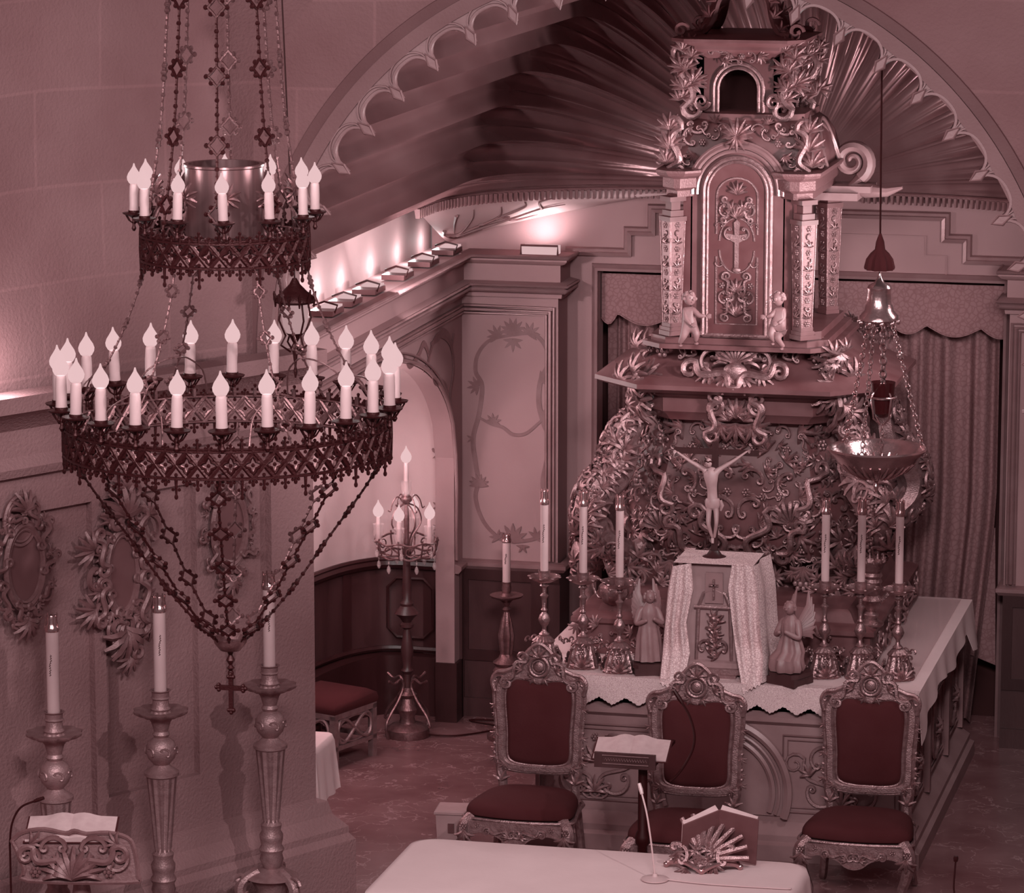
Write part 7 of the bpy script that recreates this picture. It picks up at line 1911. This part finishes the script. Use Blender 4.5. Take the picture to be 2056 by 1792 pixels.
# brass book rest with missal
br = Q(1405, 1750, Z=TZ + .01)
bs = thing('brass_bookrest', 'brass book rest with an open fan front on the white table', 'bookrest', (br.x, br.y + .1, TZ + .006), 0.1)
mb = MB()
for s in (-1, 1):
    mb.tube(smooth_path([Vector(p) for p in ((0, -.10, .0), (s*.03, -.12, .03), (s*.10, -.07, .045), (s*.17, -.02, .03), (s*.20, -.0, .008))], 5), .013, 7)
    mb.tube(smooth_path([Vector(p) for p in ((s*.2, 0, .01), (s*.16, .08, .03), (s*.05, .12, .03), (0, .13, .015))], 4), .010, 6)
    mb.ball((s*.2, 0, .012), .018, 8, 6)
mb.ball((0, -.11, .012), .018, 8, 6); mb.build('foot_scrolls', 'brass', bs)
f = Frame((0, -.05, .06), (1, 0, 0), (0, .35, .94), (0, -.94, .35)); mb = MB()
for k in range(9):
    t_ = k/8 - .5; an = pi/2 - .5 + 2.0*t_*-1; L_ = .25
    mb.tube([f.p(.03*cos(an), .03*sin(an), 0), f.p(L_*.5*cos(an), L_*.5*sin(an), .02), f.p(L_*cos(an), L_*sin(an), 0)], [.007, .018, .014], 6)
rr = random.Random(6)
for k in range(14): leaf(mb, f, rr.uniform(-.16, .12), rr.uniform(-.05, .06), .07, rr.uniform(0, 6.28), 5, 1.7, .01)
for s in (-1, 1): cscroll(mb, f, s*.14, .02, .06, radians(90 + 60*s), s, .2, .01)
mb.build('fan_front', 'gold', bs)
MB().loft([[f.p(x, z, d) for x, z in ((-.13, -.02), (.13, -.02), (.10, .12), (-.10, .12))] for d in (-.03, -.022)]).build('back_plate', 'gold_dull', bs, smooth=False)
ms = thing('open_missal', 'large open missal seen from behind, propped on the brass book rest', 'book', (br.x, br.y + .19, TZ + .09), 0.12)
fb = Frame((0, 0, 0), (1, 0, 0), (.06, -.42, .90), (0, -.90, -.42))
for s, ang_, hh_ in ((-1, .30, .16), (1, .30, .16)):
    U = Vector((-.84, -.34, -.30)).normalized() if s < 0 else Vector((.93, -.12, -.18)).normalized(); Vv = fb.v; N_ = U.cross(Vv).normalized()
    if N_.y > 0: N_ = -N_
    o_ = fb.p(0.06, .12, 0); w2 = .22
    P4 = [o_ + U*a + Vv*b for a, b in ((0, -hh_), (w2, -hh_), (w2, hh_), (0, hh_))]
    MB().prism(P4, N_*.008).build('cover', 'leather_red', ms, ang=20)
    P5 = [o_ + U*a + Vv*b - N_*.002 for a, b in ((0.003, -hh_ + .01), (w2 - .012, -hh_ + .01), (w2 - .012, hh_ - .01), (0.003, hh_ - .01))]
    mb = MB().loft([P5, [p - N_*(.05 if i in (0, 3) else .03) for i, p in enumerate(P5)]]); mb.build('pages', 'paper', ms, smooth=False)
gb = Q(1315, 1765, Z=TZ + .005)
gooseneck('table_microphone', [(gb.x, gb.y, TZ + .03), lp(1312, 1730, gb.y), lp(1306, 1680, gb.y), lp(1298, 1630, gb.y), lp(1288, 1590, gb.y + .03)], 'slim white table microphone standing on the white table beside the missal', MB().lathe([(.075, TZ + .006), (.075, TZ + .012), (.045, TZ + .02), (.016, TZ + .024), (.012, TZ + .04)], (gb.x, gb.y, 0), 20), .005, .012, 'white_metal', None, .05)
mb = MB(); mb.tube(smooth_path([Vector((gb.x + .05, gb.y, TZ + .012)), Vector((gb.x + .3, gb.y - .03, TZ + .01)), Vector((gb.x + .7, gb.y - .02, TZ + .01)), Vector((tcx + thx - .03, gb.y + .0, TZ + .01))], 6), .004, 5)
tag(mb.build('microphone_cable', 'white_metal'), 'thin pale cable crossing the white table to its right edge', 'cable')
# microphone rising at the bottom right
mq = lp(1917, 1792, 20.2)
gooseneck('stand_microphone', [(mq.x, 20.2, .02), (mq.x, 20.2, mq.z - .1), lp(1915, 1780, 20.2), lp(1917, 1750, 20.2), lp(1919, 1725, 20.2)], 'short black microphone with round head at the bottom right corner', MB().lathe([(.12, 0), (.12, .015), (.02, .03)], (mq.x, 20.2, 0), 16), .005, .014, 'iron', None, .02)
# small pale metal box
bq = Q(908, 1695, Z=0)
bx = thing('offertory_box', 'small pale metal box with lid on the floor left of the left chair', 'box', (bq.x, bq.y + .03, 0), .1)
MB().loft([rect_ring(-.09, .09, -.09, .09, 0), rect_ring(-.10, .10, -.10, .10, .22)]).build('body', 'white_wood', bx, smooth=False)
MB().loft([rect_ring(-.11, .11, -.11, .11, .22), rect_ring(-.11, .11, -.11, .11, .235), rect_ring(-.10, .10, -.10, .10, .245)]).build('lid', 'white_wood', bx, smooth=False)
MB().box((-.02, -.108, .10), (.02, -.098, .16)).build('latch', 'fixture', bx, smooth=False)

# ================================================================== LIGHT FIXTURES ON THE CORNICE
fx0 = None
positions = [(655, 632), (693, 604), (740, 577), (798, 549), (850, 524), (897, 505)]
labs = ['nearest the arch', 'second from the arch', 'third from the arch', 'fourth from the arch', 'fifth from the arch', 'in the far corner']
for i, (px, py) in enumerate(positions):
    q = Q(px, py, X=-6.92); loc = Vector((-6.90, q.y, 3.40))
    if i == 0:
        fx0 = thing('cove_floodlight', '', 'floodlight', loc)
        MB().loft([rect_ring(-.09, .07, -.16, .10, 0.0), rect_ring(-.09, .07, -.16, .10, .035)]).build('housing', 'fixture', fx0, smooth=False)
        MB().box((-.06, -.04, .036), (.06, .10, .05)).build('lamp_face', 'lampface', fx0, smooth=False)
        mb = MB(); mb.tube([(.07, -.12, .02), (.09, -.12, .07), (.0, -.11, .09), (-.08, -.10, .06)], .007, 5); mb.build('bracket', 'iron', fx0)
        o = fx0
    else: o = copy_tree(fx0); o.location = loc
    o['label'] = 'small floodlight on the left cornice shelf, ' + labs[i]; o['group'] = 'floodlights on the cornice shelf'; o['category'] = 'floodlight'
    point('cove_light', loc + Vector((-.12, .03, .07)), 1.5, .03)
fq = Q(1090, 492, Y=26.86)
fl = thing('box_floodlight', 'lit rectangular floodlight on the cornice above the painted corner panel', 'floodlight', (fq.x, 26.8, 3.402))
MB().box((-.13, -.05, 0), (.13, .06, .06)).build('housing', 'lampface', fl, smooth=False)
MB().tube([(-.135, -.055, 0), (-.135, -.055, .065), (.135, -.055, .065), (.135, -.055, 0)], .008, 4).build('bracket', 'fixture', fl)
spot('box_floodlight_beam', (fq.x, 26.78, 3.50), (fq.x - .1, 27.3, 3.95), 15, 150, 1.0, .05)
# unseen fill for the shell: cornice uplights plus one lamp added for the barrel
area('shell_fill', (-6.66, 24.5, 3.5), (-5.0, 26.4, 4.9), .12, 34)
area('shell_fill', (-2.3, 22.6, 3.7), (-6.6, 23.9, 4.8), .35, 85).data.spread = radians(95)  # added lamp brightening the left barrel of the vault, no fixture there
area('shell_fill', (-2.5, 24.5, 3.55), (-5.0, 25.5, 5.4), .5, 45)
point('shelf_glow', dwall(0, 770, 0.12) + Vector((0, 0, .06)), 9, .05)
